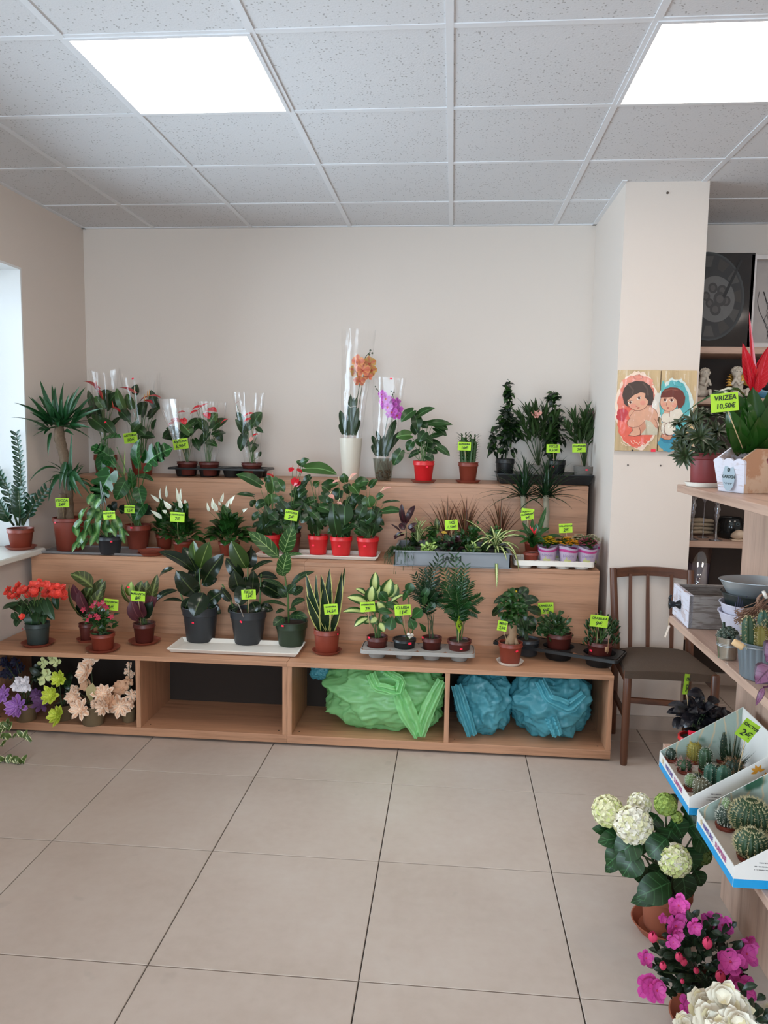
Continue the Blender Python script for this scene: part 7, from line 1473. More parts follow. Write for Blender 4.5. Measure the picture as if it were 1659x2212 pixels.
mb.lathe([(.001, .002), (.06, .002), (.1, .012), (.1, .016), (.058, .007), (.001, .007)], (0, 0, .1), 32, M=Matrix.Rotation(math.radians(80), 4, 'X')); mb.obj('dish', plain('blue_glaze', '#4b7f9c', .2), t); mb = MB(); mb.lathe([(.001, .009), (.055, .009), (.055, .006)], (0, 0, .1), 28, M=Matrix.Rotation(math.radians(80), 4, 'X')); mb.obj('dark_centre', M_BLACK, t); mb = MB(); mb.box(-.04, .04, -.03, .04, 0, .012, bev=.002); mb.obj('stand', M_BLACK, t, smooth=False)
# glass goblets
GLS = film('goblet_glass', '#dfe3ec', .22, .05, .05)
for i, (px, h_, lb) in enumerate(((1494, .26, 'tall stemmed glass candle holder nearest the pillar'), (1518, .25, 'thin clear glass candle holder, middle one on the rack'), (1546, .235, 'stemmed glass candle holder with bubbled cup, right of three'))):
    Y = (4.42, 4.52, 4.41)[i]; t = prim('glass_candle_holder', lb, 'candle holder', onY(px, 1160, Y).x, Y, .925, 'glass candle holders on the wall rack'); k = h_; mb = MB()
    mb.lathe([(.001, .001), (.036, .001), (.036, .004), (.01, .012), (.006, .03), (.0055, .4*k), (.010, .52*k), (.016, .6*k), (.011, .66*k), (.021, .74*k), (.015, .82*k), (.012, .85*k), (.03, .96*k), (.033, k), (.031, k), (.024, .93*k), (.001, .9*k)] if i != 1 else [(.001, .001), (.033, .001), (.033, .004), (.006, .01), (.0035, .03), (.0035, .8*k), (.02, .9*k), (.024, k), (.022, k), (.001, .87*k)], seg=20); mb.obj('glass', GLS, t)
t = prim('twig_bundle', 'stack of pale driftwood sticks behind the glass candle holders', 'decoration', onY(1510, 1130, 4.62).x, 4.62, .925)
for i in range(8): z0 = .02+.022*(i//2)+.003*(i % 2); mb = MB(); mb.tube([(-.07, -.02+.02*(i % 2), z0), (0, -.025+.02*(i % 2)+.004*math.sin(i), z0+.004), (.075, -.02+.02*(i % 2), z0)], [.009, .011, .008], 8); mb.obj('stick', plain('driftwood', '#a4937c', .8, var=.25, nscale=60), t)
t = prim('ceramic_pot', 'shiny black ceramic owl mug at the back of the rack shelf', 'mug', onY(1578, 1120, 4.55).x, 4.55, .925); mb = MB(); mb.lathe([(.02, 0), (.06, .0), (.068, .02), (.07, .07), (.062, .115), (.057, .118), (.055, .11), (.06, .07), (.001, .02)], seg=32); mb.obj('body', plain('black_glaze', '#121618', .12), t)
for x_ in (-.018, .018): mb = MB(); mb.lathe([(.009, 0), (.015, .003), (.009, .006), (.004, .004)], (x_, -.064, .085), 16, M=Matrix.Rotation(math.pi/2, 4, 'X')); mb.obj('eye_ring', plain('owl_eye', '#39464a', .2), t)
mb = MB(); mb.tube([(.06, 0, .09), (.095, 0, .08), (.095, 0, .04), (.062, 0, .03)], .007, 8); mb.obj('handle', plain('black_glaze', ''), t)
t = prim('seashell', 'pale conch shell in front of the black mug', 'shell', onY(1595, 1150, 4.43).x, 4.43, .925)
mb = MB(); mb.lathe([(.001, -.042), (.012, -.034), (.020, -.02), (.026, -.004), (.026, .01), (.020, .022), (.013, .028), (.010, .034), (.001, .038)], (0, 0, .034), 28, mod=lambda a, j: 1+.06*math.sin(9*a+j), M=Matrix.Rotation(math.radians(70), 4, 'Y') @ Matrix.Rotation(.5, 4, 'X')); mb.obj('shell', plain('shell_cream', '#d3bda5', .5, var=.1), t); mb = MB(); mb.box(-.04, .03, -.02, .02, 0, .008, bev=.003); mb.obj('base', plain('shell_cream', ''), t, smooth=False)
t = prim('candle_glass', 'glass bucket with lilac filling on the lowest rack shelf', 'candle', onY(1505, 1250, 4.46).x, 4.46, .40)
hz = onY(1505, 1180, 4.46).z-.40; mb = MB(); mb.lathe([(.001, .001), (.05, .001), (.072, hz), (.07, hz), (.048, .006), (.001, .006)], seg=28); mb.obj('glass', GLS, t); mb = MB(); mb.lathe([(.001, .008), (.047, .008), (.057, hz*.5), (.001, hz*.5)], seg=28); mb.obj('white_wax', plain('white_wax', '#c9c5c4', .6), t); mb = MB(); mb.lathe([(.001, hz*.5), (.0575, hz*.5), (.064, hz*.8), (.001, hz*.8)], seg=28); mb.obj('lilac_wax', plain('lilac_wax', '#ad9bb0', .6), t)

# ================================================================== near rack, top shelf (z = 1.35)
ZA, ZB, ZD = 1.351, .921, .473
sx = onY(1512, 1038, 2.52).x
t = thing('saucer', 'white saucer under the dark succulent on the near rack', 'saucer', (sx, 2.52, ZA)); mb = MB(); mb.lathe([(.03, 0), (.052, 0), (.058, .012), (.056, .013), (.05, .004), (.001, .004)], seg=36, cap0=True); mb.obj('dish', M_WHITEP, t, auto=40)
t['label'] = 'white saucer under the dark leafy succulent on the top shelf of the near rack'
p = Plant('potted_succulent', 'dark leafy succulent spilling over a dusky red pot on the top shelf', 1520, 1030, ZA, 60, 54, 66, plain('dusky_red_plastic', '#7f3334', .5), center=(onY(1521, 1038, 2.52).x, 2.52, ZA+.005))
R = p.rnd
for (x, y, r, d) in ((1482, 985, 34, -.07), (1478, 945, 30, 0), (1500, 915, 36, -.03), (1530, 905, 34, .02), (1545, 935, 32, -.03), (1512, 945, 38, -.07), (1555, 965, 26, 0), (1470, 918, 24, .03), (1490, 965, 28, .02), (1535, 965, 32, -.04), (1515, 895, 26, .05), (1565, 915, 22, .06), (1472, 965, 22, -.02), (1550, 900, 26, .04)):
    c = p.P(x, y, d); n = (c-Vector((0, 0, p.h))).normalized()+Vector((0, -.5, .1)); n.normalize(); a = n.cross(Vector((0, 0, 1))).normalized(); b = n.cross(a)
    for k in range(17):
        th = k*2.4; el = .1+.7*k/17; dv = (a*math.cos(th)+b*math.sin(th))*math.cos(el)+n*math.sin(el)*.8; leafobj(p.root, c, c+dv*r*p.k*R.uniform(.8, 1.15), 9*p.k*R.uniform(.8, 1.2), 'drop', L_CROWN, n*1.2-dv*.3, .12, .45)
    p.stem(c, r=.004)
p.finish(M_STEMD)
# crate with a heart shaped grip
A, Bc = Vector((.776, 2.33, 0)), Vector((.814, 2.24, 0)); e1 = (Bc-A).normalized(); e2 = Vector((-e1.y, e1.x, 0)); wd = (Bc-A).length; ln = .235
t = crate = thing('wooden_crate', 'whitewashed wooden crate reading GARDEN with a heart shaped grip hole', 'crate', (Bc.x, Bc.y, ZA))
M_DIS = (lambda: None)
def distressed(name, base, wear, worn=.5):
    q = NT(name); v = q.coords(scale=(60, 60, 9)); n1 = q.noise(q.coords(scale=(5, 5, 75)), 2.2, 5, .65); n2 = q.noise(q.coords(), 22, 4)
    c = q.mix(q.step(n1, worn, worn+.08), lin(base), lin(wear)); c = q.mix(q.math('MULTIPLY', q.step(n2, .55, .65), .5), c, lin(wear)); q.col(c); q.rough(.75); q.bump(n1, .3, .002); return q.m
M_WW = distressed('whitewashed_wood', '#c9c6cf', '#a58a80', .56); M_WARM = distressed('worn_orange_wood', '#b89980', '#a67a5c', .5)
def cw(u, v, z): return e1*(-u)+e2*v*-1+Vector((0, 0, z))       # u back along the short side, v along the long side
e2 = Vector((.92, .39, 0)).normalized(); nrm = e2
def cw(u, v, z): return -e1*u+e2*v+Vector((0, 0, z))
fl = .012; H1 = .095; H2 = .125
def slab(pts_o, th, name, mat, inward):
    mb = MB(); n = mb.verts([*pts_o, *[q+inward*th for q in pts_o]]); m = len(pts_o); mb.face(tuple(range(n, n+m))); mb.face(tuple(range(n+2*m-1, n+m-1, -1)))
    for k in range(m): k2 = (k+1) % m; mb.face((n+k2, n+k, n+m+k, n+m+k2))
    return mb.obj(name, mat, crate, smooth=False)
scal = [cw(wd+fl-(wd+2*fl)*i/24, -fl*1.2, H1-.006+.008*abs(math.sin(i/24*math.pi*3))) for i in range(25)]
slab([cw(0, 0, 0), cw(wd, 0, 0)]+scal, .007, 'end_panel', M_WW, e2); slab([cw(0, ln, 0), cw(wd, ln, 0), cw(wd+fl, ln+fl, H1), cw(-fl, ln+fl, H1)], .007, 'end_panel', M_WW, -e2)
mb = MB(); n = mb.verts([cw(0, 0, .001), cw(wd, 0, .001), cw(wd, ln, .001), cw(0, ln, .001), cw(0, 0, .007), cw(wd, 0, .007), cw(wd, ln, .007), cw(0, ln, .007)]); [mb.face(tuple(n+i for i in f)) for f in ((3, 2, 1, 0), (4, 5, 6, 7), (0, 1, 5, 4), (1, 2, 6, 5), (2, 3, 7, 6), (3, 0, 4, 7))]; mb.obj('base_panel', M_WW, crate, smooth=False)
for side in (0, 1):      # long sides with heart holes, cut as filled outlines
    cu = bpy.data.curves.new('side_panel', 'CURVE'); cu.dimensions = '2D'; cu.fill_mode = 'BOTH'; cu.extrude = .0035
    out = [(0, 0), (ln, 0), (ln+fl, H1), (ln-.03, H2), (.035, H2), (-fl, H1)]; hx_, hz_ = ln*.36, .088
    heart = [(hx_+.00095*16*math.sin(a)**3, hz_+.00095*(13*math.cos(a)-5*math.cos(2*a)-2*math.cos(3*a)-math.cos(4*a))) for a in [2*math.pi*k/24 for k in range(24)]]
    for ptsx in (out, heart):
        sp = cu.splines.new('POLY'); sp.points.add(len(ptsx)-1); sp.use_cyclic_u = True
        for k, q in enumerate(ptsx): sp.points[k].co = (q[0], q[1], 0, 1)
    cu.materials.append(M_WARM if side == 0 else M_WW); o = bpy.data.objects.new('side_panel', cu); put(o, crate); un = Vector((0, 0, 1)); off = cw(0 if side == 0 else wd, 0, 0); zax = e2.cross(un)
    o.matrix_basis = Matrix(((e2.x, 0, zax.x, off.x), (e2.y, 0, zax.y, off.y), (0, 1, 0, 0), (0, 0, 0, 1))); TEXTS.append(o)
Mx = Matrix.Translation(cw(wd*.5, -.010, H1*.46)) @ Matrix(((e1.x, 0, -e2.x, 0), (e1.y, 0, -e2.y, 0), (0, 1, 0, 0), (0, 0, 0, 1)))
mb = MB(); pts = [Mx @ Vector((.024*math.cos(a), .040*math.sin(a), .001)) for a in [2*math.pi*k/32 for k in range(32)]]; n = mb.verts(pts+[Mx @ Vector((0, 0, .0014))]); [mb.face((n+k, n+(k+1) % 32, n+32)) for k in range(32)]; mb.obj('oval_plate', plain('oval_bluegrey', '#93a0a8', .6), crate)
text(crate, 'GARDEN', .0125, Mx @ Matrix.Translation((0, .0, .002)), M_INK, shear=0, bold=.0002)
mb = MB()
for k in range(10): a = 2*math.pi*k/10; mb.tube([Mx @ Vector((.006*math.cos(a+q)*(.4+q*.3), .020+.006*math.sin(a+q)*(.4+q*.3), .002)) for q in (0, 1, 2)], .0004, 4); mb.tube([Mx @ Vector((-.014+.003*k, -.018-.002*(k % 3), .002)), Mx @ Vector((-.012+.003*k, -.016-.002*(k % 2), .002))], .0004, 4)
mb.obj('flourish', M_INK, crate)
# vriesea
vc = crate.location+cw(wd*.5, .105, .008); p = Plant('potted_vriesea', 'vriesea with glossy leaves and tall red flower spikes, standing in the crate', 1600, 1000, ZA, 60, 46, 62, plain('dusky_pink_plastic', '#9a5a5c', .5), center=vc)
for (bx, by, tx, ty, w, N, d, ar) in ((1628, 970, 1626, 836, 60, (-.1, -1, .1), -.02, -.02), (1612, 975, 1570, 876, 46, (-.5, -1, .2), -.03, .1), (1605, 975, 1575, 925, 40, (-.4, -1, .3), -.05, .1), (1618, 975, 1605, 880, 40, (-.2, -1, .2), -.05, .05), (1600, 968, 1462, 905, 22, (-.1, -.4, 1), -.0, .75), (1620, 970, 1540, 842, 30, (-.2, -.6, 1), .05, .35), (1635, 970, 1680, 850, 60, (.2, -1, .3), .0, .1), (1640, 970, 1700, 930, 50, (.3, -1, .5), -.03, .2), (1625, 975, 1640, 900, 44, (.1, -1, .2), -.06, .02), (1630, 975, 1665, 940, 40, (.3, -1, .5), -.06, .15), (1615, 972, 1590, 855, 40, (-.2, -1, .3), .06, .1), (1640, 965, 1665, 838, 46, (.1, -1, .1), .05, .05)):
    leafobj(p.root, p.P(bx, by, 0), p.P(tx, ty, d), w*p.k, 'blade', L_VRI, N, ar, .3)
M_SPK = leafmat('vriesea_spike', '#b01420', rib='#c4404f', veins=60, rough=.2, var=.1)
for (bx, by, tx, ty, w, d, N) in ((1630, 842, 1604, 740, 26, -.02, (-.3, -1, .1)), (1632, 850, 1618, 672, 13, 0, (0, -1, .1)), (1634, 845, 1662, 745, 34, .0, (.3, -1, .1)), (1628, 850, 1612, 770, 14, -.04, (-.8, -1, .1)), (1636, 850, 1640, 800, 16, -.03, (0, -1, .1)), (1632, 860, 1622, 790, 12, -.03, (.5, -1, .1))):
    for sgn in (-1, 1): leafobj(p.root, p.P(bx, by, 0), p.P(tx, ty, d), w*p.k, 'drop' if w > 15 else 'lance', M_SPK, Vector(N)*sgn+Vector((0, 0, .0)), .03*sgn, .35, 'flower_spike')
p.stems.tube([p.top, p.P(1632, 840)], .005, 7); p.finish()
sign(1566, 869, 57, 38, 2.20, ['VRIZEA', '10,50€'], 7, (1604, 968), yaw=4, label='large lime price sign VRIZEA 10,50€ at the crate', Yf=2.27)

# ================================================================== near rack, middle shelf (z = .92)
M_GREYW = distressed('weathered_grey_wood', '#8d8681', '#6f655f', .48)
t = thing('wooden_box', 'weathered grey and white wooden drawer box with a dark handle', 'box', (.735, 2.40, ZB), rz=-.03); W_, D_, H_ = .185, .19, .103
for (nm, x0, x1, y0, y1, z0, z1, m) in (('side_panel', .0, W_, 0, .010, 0, H_, M_GREYW), ('side_panel', 0, W_, D_-.010, D_, 0, H_, M_GREYW), ('front_panel', -.002, .010, .0, D_, 0, H_+.001, M_WW), ('back_panel', W_-.010, W_, .01, D_-.01, 0, H_, M_GREYW), ('base_panel', .01, W_-.01, .01, D_-.01, .002, .010, M_GREYW)): mb = MB(); mb.box(x0, x1, y0, y1, z0, z1, bev=.0012); mb.obj(nm, m, t, smooth=False)
mb = MB(); mb.lathe([(.0001, 0), (.015, 0), (.013, .006), (.007, .014), (.012, .028), (.016, .033), (.001, .036)], (-.002, .10, .052), 16, M=Matrix.Rotation(-math.pi/2, 4, 'Y')); mb.tube([(-.03, .10, .058), (-.036, .10, .072), (-.03, .10, .082)], .004, 8); mb.obj('handle', plain('iron_black', '#24262a', .3, metal=.6), t)
def zinc(name, c='#b4babd', rough=.38, metal=.6):
    q = NT(name); v = q.coords(); vo = q.n('ShaderNodeTexVoronoi'); vo.inputs['Scale'].default_value = 45; q.l(v, vo.inputs['Vector']); cc = lin(c); n = q.noise(v, 9, 3)
    q.col(q.mix(n, tuple(x*.7 for x in cc[:3])+(1,), cc)); q.b.inputs['Metallic'].default_value = metal; q.rough(q.math('ADD', q.math('MULTIPLY', n, .25), rough-.1)); return q.m
M_ZINC = zinc('zinc'); M_ZINCD = zinc('zinc_dull', '#8d9aa3', .5, .6)
def tub(name, label, c, r0, r1, h_, mat, sx=1, sy=1, bead=.003, seg=40, inner=None, mod=None, rz=0):
    t = thing(name, label, 'bucket', c, rz=rz); mb = MB(); mb.lathe([(.001, 0), (r0, 0), (r0+.001, .002)]+[(r0+(r1-r0)*k/10, .002+(h_-.004)*k/10) for k in range(1, 10)]+[(r1, h_-.003), (r1+bead, h_-.002), (r1+bead, h_), (r1-.001, h_), (r1-.002, h_-.002), (r0-.001, .004), (.001, .004)], seg=seg, sx=sx, sy=sy, mod=mod); mb.obj('body', [mat], t, auto=40); return t
M_PRT = plain('white_print_metal', '#c3bfcc', .4, var=.12, nscale=90)
bx = onY(1622, 1390, 2.21).x
t = tub('metal_bucket', 'lower white printed metal bucket of the nested stack', (bx, 2.21, ZB), .058, .089, .100, M_PRT)
t2 = tub('metal_bucket', 'upper white printed metal bucket of the nested stack', (bx+.002, 2.21, ZB+.026), .056, .089, .100, M_PRT)
text(t2, 'Lavender', .022, Matrix.Translation((-.03, -.077, .070)) @ Matrix.Rotation(math.radians(-20), 4, 'Z') @ Matrix.Rotation(math.radians(78), 4, 'X'), plain('grey_print', '#5c5a66', .6))
t3 = tub('metal_bucket', 'dark green black metal tub near the top of the nested stack', (bx+.003, 2.21, ZB+.058), .052, .0885, .098, plain('dark_enamel', '#222a2a', .3), sx=1.0, sy=.96)
t4 = tub('zinc_tub', 'oval zinc tub with a lavender print on top of the nested buckets', (bx+.006, 2.21, ZB+.094), .047, .099, .098, M_ZINC, sx=1.0, sy=.74)
mb = MB()
for i in range(11): x_ = -.075+.005*i; mb.tube([(x_, -.052-.0*i, .012+.0), (x_+.002*(i-5)*.3, -.0560-.001*i*.2, .045+.006*((i*3) % 4))], .0007, 4)
mb.obj('lavender_print', plain('lavender_ink', '#3f3d5c', .6), t4, loc=(.002, -.004, 0))
# ribbed zinc bucket with columnar cacti
def ribbed(mb, base, top, r, ribs, depth=.22, seg=None, taper=.9, mi=0, dome=True):
    base, top = Vector(base), Vector(top); seg = seg or ribs*4; K = 12; L = (top-base); n0 = None
    ax = L.normalized(); a = ax.cross(Vector((.2, 1, .1))).normalized(); b = ax.cross(a)
    for j in range(K+1):
        t_ = j/K; rr = r*(1 if t_ < .7 else math.sqrt(max(.002, 1-((t_-.7)/.3)**2)))*(.85+.15*math.sin(min(1, t_*2)*1.57)); c = base+L*t_
        n1 = mb.verts([c+(a*math.cos(2*math.pi*k/seg)+b*math.sin(2*math.pi*k/seg))*rr*(1-depth/2+depth/2*math.cos(ribs*2*math.pi*k/seg)) for k in range(seg)])
        if n0 is not None:
            for k in range(seg): mb.face((n0+k, n0+(k+1) % seg, n1+(k+1) % seg, n1+k), mi)
        n0 = n1
    mb.face(tuple(n0+k for k in range(seg)), mi)
    return a, b, ax, L.length
def spines(mb, base, top, r, ribs, nring, sl, per=3, rnd=RX, w=.0010, globe=False):
    base, top = Vector(base), Vector(top); L = top-base; ax = L.normalized(); a = ax.cross(Vector((.2, 1, .1))).normalized(); b = ax.cross(a)
    for j in range(nring):
        t_ = (j+.5)/nring
        if globe: rr = r*math.sin(math.pi*(.12+.88*(1-t_)*.92)); rr = r*math.sqrt(max(.02, 1-(2*t_-1)**2)); nz = (2*t_-1)
        else: rr = r*(1 if t_ < .7 else math.sqrt(max(.02, 1-((t_-.7)/.3)**2))); nz = 0 if t_ < .7 else (t_-.7)/.3
        for k in range(ribs):
            th = 2*math.pi*k/ribs; rd = a*math.cos(th)+b*math.sin(th); c = base+L*t_+rd*rr; nn = (rd*(1-abs(nz)*.6)+ax*nz).normalized()
            for q in range(per):
                d = (nn+Vector((rnd.uniform(-1, 1), rnd.uniform(-1, 1), rnd.uniform(-1, 1)))*.8).normalized(); s = d.cross(Vector((0, 1, 0.3))).normalized()*w; n = mb.verts([c-s, c+s, c+d*sl*rnd.uniform(.6, 1.2)]); mb.face((n, n+1, n+2))
M_SPN = plain('spine_cream', '#cdbf94', .6); M_SPNB = plain('spine_brown', '#9a7a5a', .6); M_SPNW = plain('spine_white', '#d6d5c6', .6)
M_CG = plain('cactus_green', '#2d482c', .5, var=.2, nscale=50); M_CGB = plain('cactus_blue_green', '#335a48', .5, var=.15, nscale=40); M_CGL = plain('cactus_light', '#6d8452', .55, var=.2, nscale=50); M_CGD = plain('cactus_dark', '#27382a', .55, var=.25); M_CGY = plain('cactus_yellow', '#8d8440', .6, var=.2); M_CGR = plain('cactus_brown', '#55503a', .6, var=.25)
zc_ = Vector((onY(1650, 1430, 1.93).x, 1.93, ZB)); t = thing('cactus_bucket', 'ribbed zinc bucket with three column cacti and a wooden handle roll', 'cactus', zc_); k_ = 1.93/F0
mb = MB(); mb.lathe([(.001, 0), (.048, 0), (.051, .003), (.062, .088), (.066, .090), (.066, .093), (.061, .093), (.058, .088), (.045, .01), (.001, .01)], seg=96, mod=lambda a, j: 1+(.028*math.cos(24*a) if 2 <= j <= 3 else 0)); mb.obj('bucket', M_ZINCD, t, auto=60)
mb = MB(); mb.lathe([(.001, .080), (.06, .080)], seg=24); mb.obj('soil', M_SOIL, t)
for (px, y0, y1, r, mt, dd) in ((1618, 1400, 1330, 13, M_CG, -.02), (1643, 1402, 1352, 14, M_CGY, -.03), (1650, 1400, 1318, 12, M_CGB, .02), (1660, 1402, 1340, 13, M_CG, -.01)):
    base = onY(px, y0, 1.93+dd)-zc_; base.z = .078; top = onY(px, y1, 1.93+dd)-zc_; mb = MB(); ribbed(mb, base, top, r*k_*1.1, 6, .4); mb.obj('cactus_stem', mt, t); mb = MB(); spines(mb, base, top, r*k_*1.1, 6, 12, .007, 4); mb.obj('spines', M_SPN, t)['kind'] = 'stuff'
mb = MB(); hp = [onY(1583, 1385, 1.85)-zc_, onY(1606, 1399, 1.84)-zc_]; mb.tube([hp[0], hp[0].lerp(hp[1], .12), hp[0].lerp(hp[1], .88), hp[1]], [.007, .0085, .0085, .007], 12); mb.obj('wooden_grip', plain('grip_wood', '#d3b183', .6), t)
mb = MB(); mb.tube([hp[1], Vector((.0, -.075, .086)), Vector((.066, -.02, .088))], .0012, 5); mb.tube([hp[0], Vector((-.075, -.03, .088)), Vector((-.066, .0, .088))], .0012, 5); mb.obj('wire_handle', M_ZINC, t)
# mini bucket with small cactus
mc = Vector((onY(1572, 1400, 2.09).x, 2.09, ZB)); k_ = 2.09/F0
t = tub('cactus_bucket', 'tiny shiny tin bucket with a spiky cactus cluster', mc, .0225, .0305, .060, zinc('bright_tin', '#c9c9bf', .2, .95), bead=.002); t['category'] = 'cactus'
mb = MB()
for z_ in (.036, .040, .044): mb.lathe([(.0275, z_-.0012), (.0288, z_), (.0276, z_+.0012)], seg=32)
mb.obj('ribs', MATS.get('x', M_ZINC), t); mb = MB(); mb.lathe([(.001, .053), (.0285, .053)], seg=20); mb.obj('soil', M_SOIL, t)
mb = MB(); m2 = MB(); R = random.Random(11)
for i in range(26):
    a_ = i*2.4; q = .005*math.sqrt(i); c = Vector((q*math.cos(a_), q*math.sin(a_), .058+.020*(1-(q/.026)**2)+R.uniform(0, .004))); mb.ball(c, .0062, 8, 5, sq=(1, 1, 1.3)); spines(m2, c-Vector((0, 0, .005)), c+Vector((0, 0, .006)), .005, 6, 3, .005, 2, R, .0004)
mb.tube([(-.012, 0, .065), (-.014, 0, .098)], [.004, .0035], 6); mb.obj('cactus_cluster', M_CGD, t); m2.obj('spines', M_SPNW, t)['kind'] = 'stuff'
# raffia bundle with a peg
rc = Vector((onY(1635, 1325, 2.03).x, 2.03, ZB)); t = thing('raffia_bundle', 'tangle of brown raffia bow tied round the stacked buckets', 'decoration', rc); R = random.Random(3)
for i in range(60):
    mb = MB() if i == 0 else mb; s0 = onY(R.uniform(1640, 1675), R.uniform(1285, 1330), 2.05)-rc; s1 = onY(R.uniform(1595, 1640), R.uniform(1312, 1342), 2.02+R.uniform(-.02, .03))-rc; s2 = onY(R.uniform(1584, 1612), R.uniform(1318, 1350), 2.03+R.uniform(-.02, .04))-rc; mb.tube([s0, s1, s2], .0012, 3, cap=False)
for i in range(14): a_ = i/14*6.28; cc = onY(1655, 1300, 2.04)-rc; mb.tube([cc+Vector((.02*math.cos(a_+q), .01*math.sin(q*2), .02*math.sin(a_+q))) for q in (0, .5, 1, 1.5)], .0022, 4)
mb.tube([onY(1670, 1300, 2.05)-rc, (.05, .02, .0)], .004, 5); mb.obj('strands', plain('raffia', '#9a7660', .8, var=.3), t)['kind'] = 'stuff'
mb = MB(); mb.tube([onY(1649, 1277, 2.0)-rc, onY(1656, 1292, 2.0)-rc], .0045, 8); mb.obj('peg', M_WHITEP, t)
# purple leaved begonia hanging over the shelf edge
pc = Vector((.83, 1.70, ZB)); p = Plant('potted_begonia', 'purple ruffle edged begonia drooping over the shelf edge above the cactus boxes', 1700, 1500, ZB, 90, 70, 80, M_BLACK, center=pc); L_PUR = leafmat('purple_leaf', '#6f4660', rib='#4a283c', margin='#38202e', edge=.8, veins=20, rough=.4)
for (bx, by, tx, ty, w, N, d) in ((1668, 1440, 1632, 1478, 46, (-.4, -1, .6), -.12), (1650, 1485, 1632, 1525, 12, (-.4, -1, .2), -.14), (1690, 1400, 1655, 1430, 60, (-.2, -1, .8), -.1), (1730, 1390, 1760, 1350, 80, (0, -1, .5), 0), (1700, 1400, 1690, 1340, 80, (-.2, -1, .5), .03), (1720, 1440, 1730, 1500, 80, (.2, -1, .5), -.12)): p.leaf(bx, by, tx, ty, w, L_PUR, 'drop', d, d, N=N, arch=.2, fold=.2, stem={'r': .0025}, wave=.04)
p.finish(plain('purple_stem', '#5a3048'))
t = thing('string_tag', 'small pale hanging tag on the front corner of the middle shelf', 'tag', (.722, 2.56, .915)); mb = MB(); M_ = Matrix.Translation((-.004, 0, -.045)) @ Matrix.Rotation(.3, 4, 'Y'); mb.box(-.001, .001, -.008, .008, -.022, .02, M=M_); mb.obj('card', plain('tag_cream', '#cbb9a9', .7), t, smooth=False); mb = MB(); mb.tube([(-.002, 0, 0), (-.002, 0, -.026)], .0008, 4); mb.obj('string', M_STICKW, t)

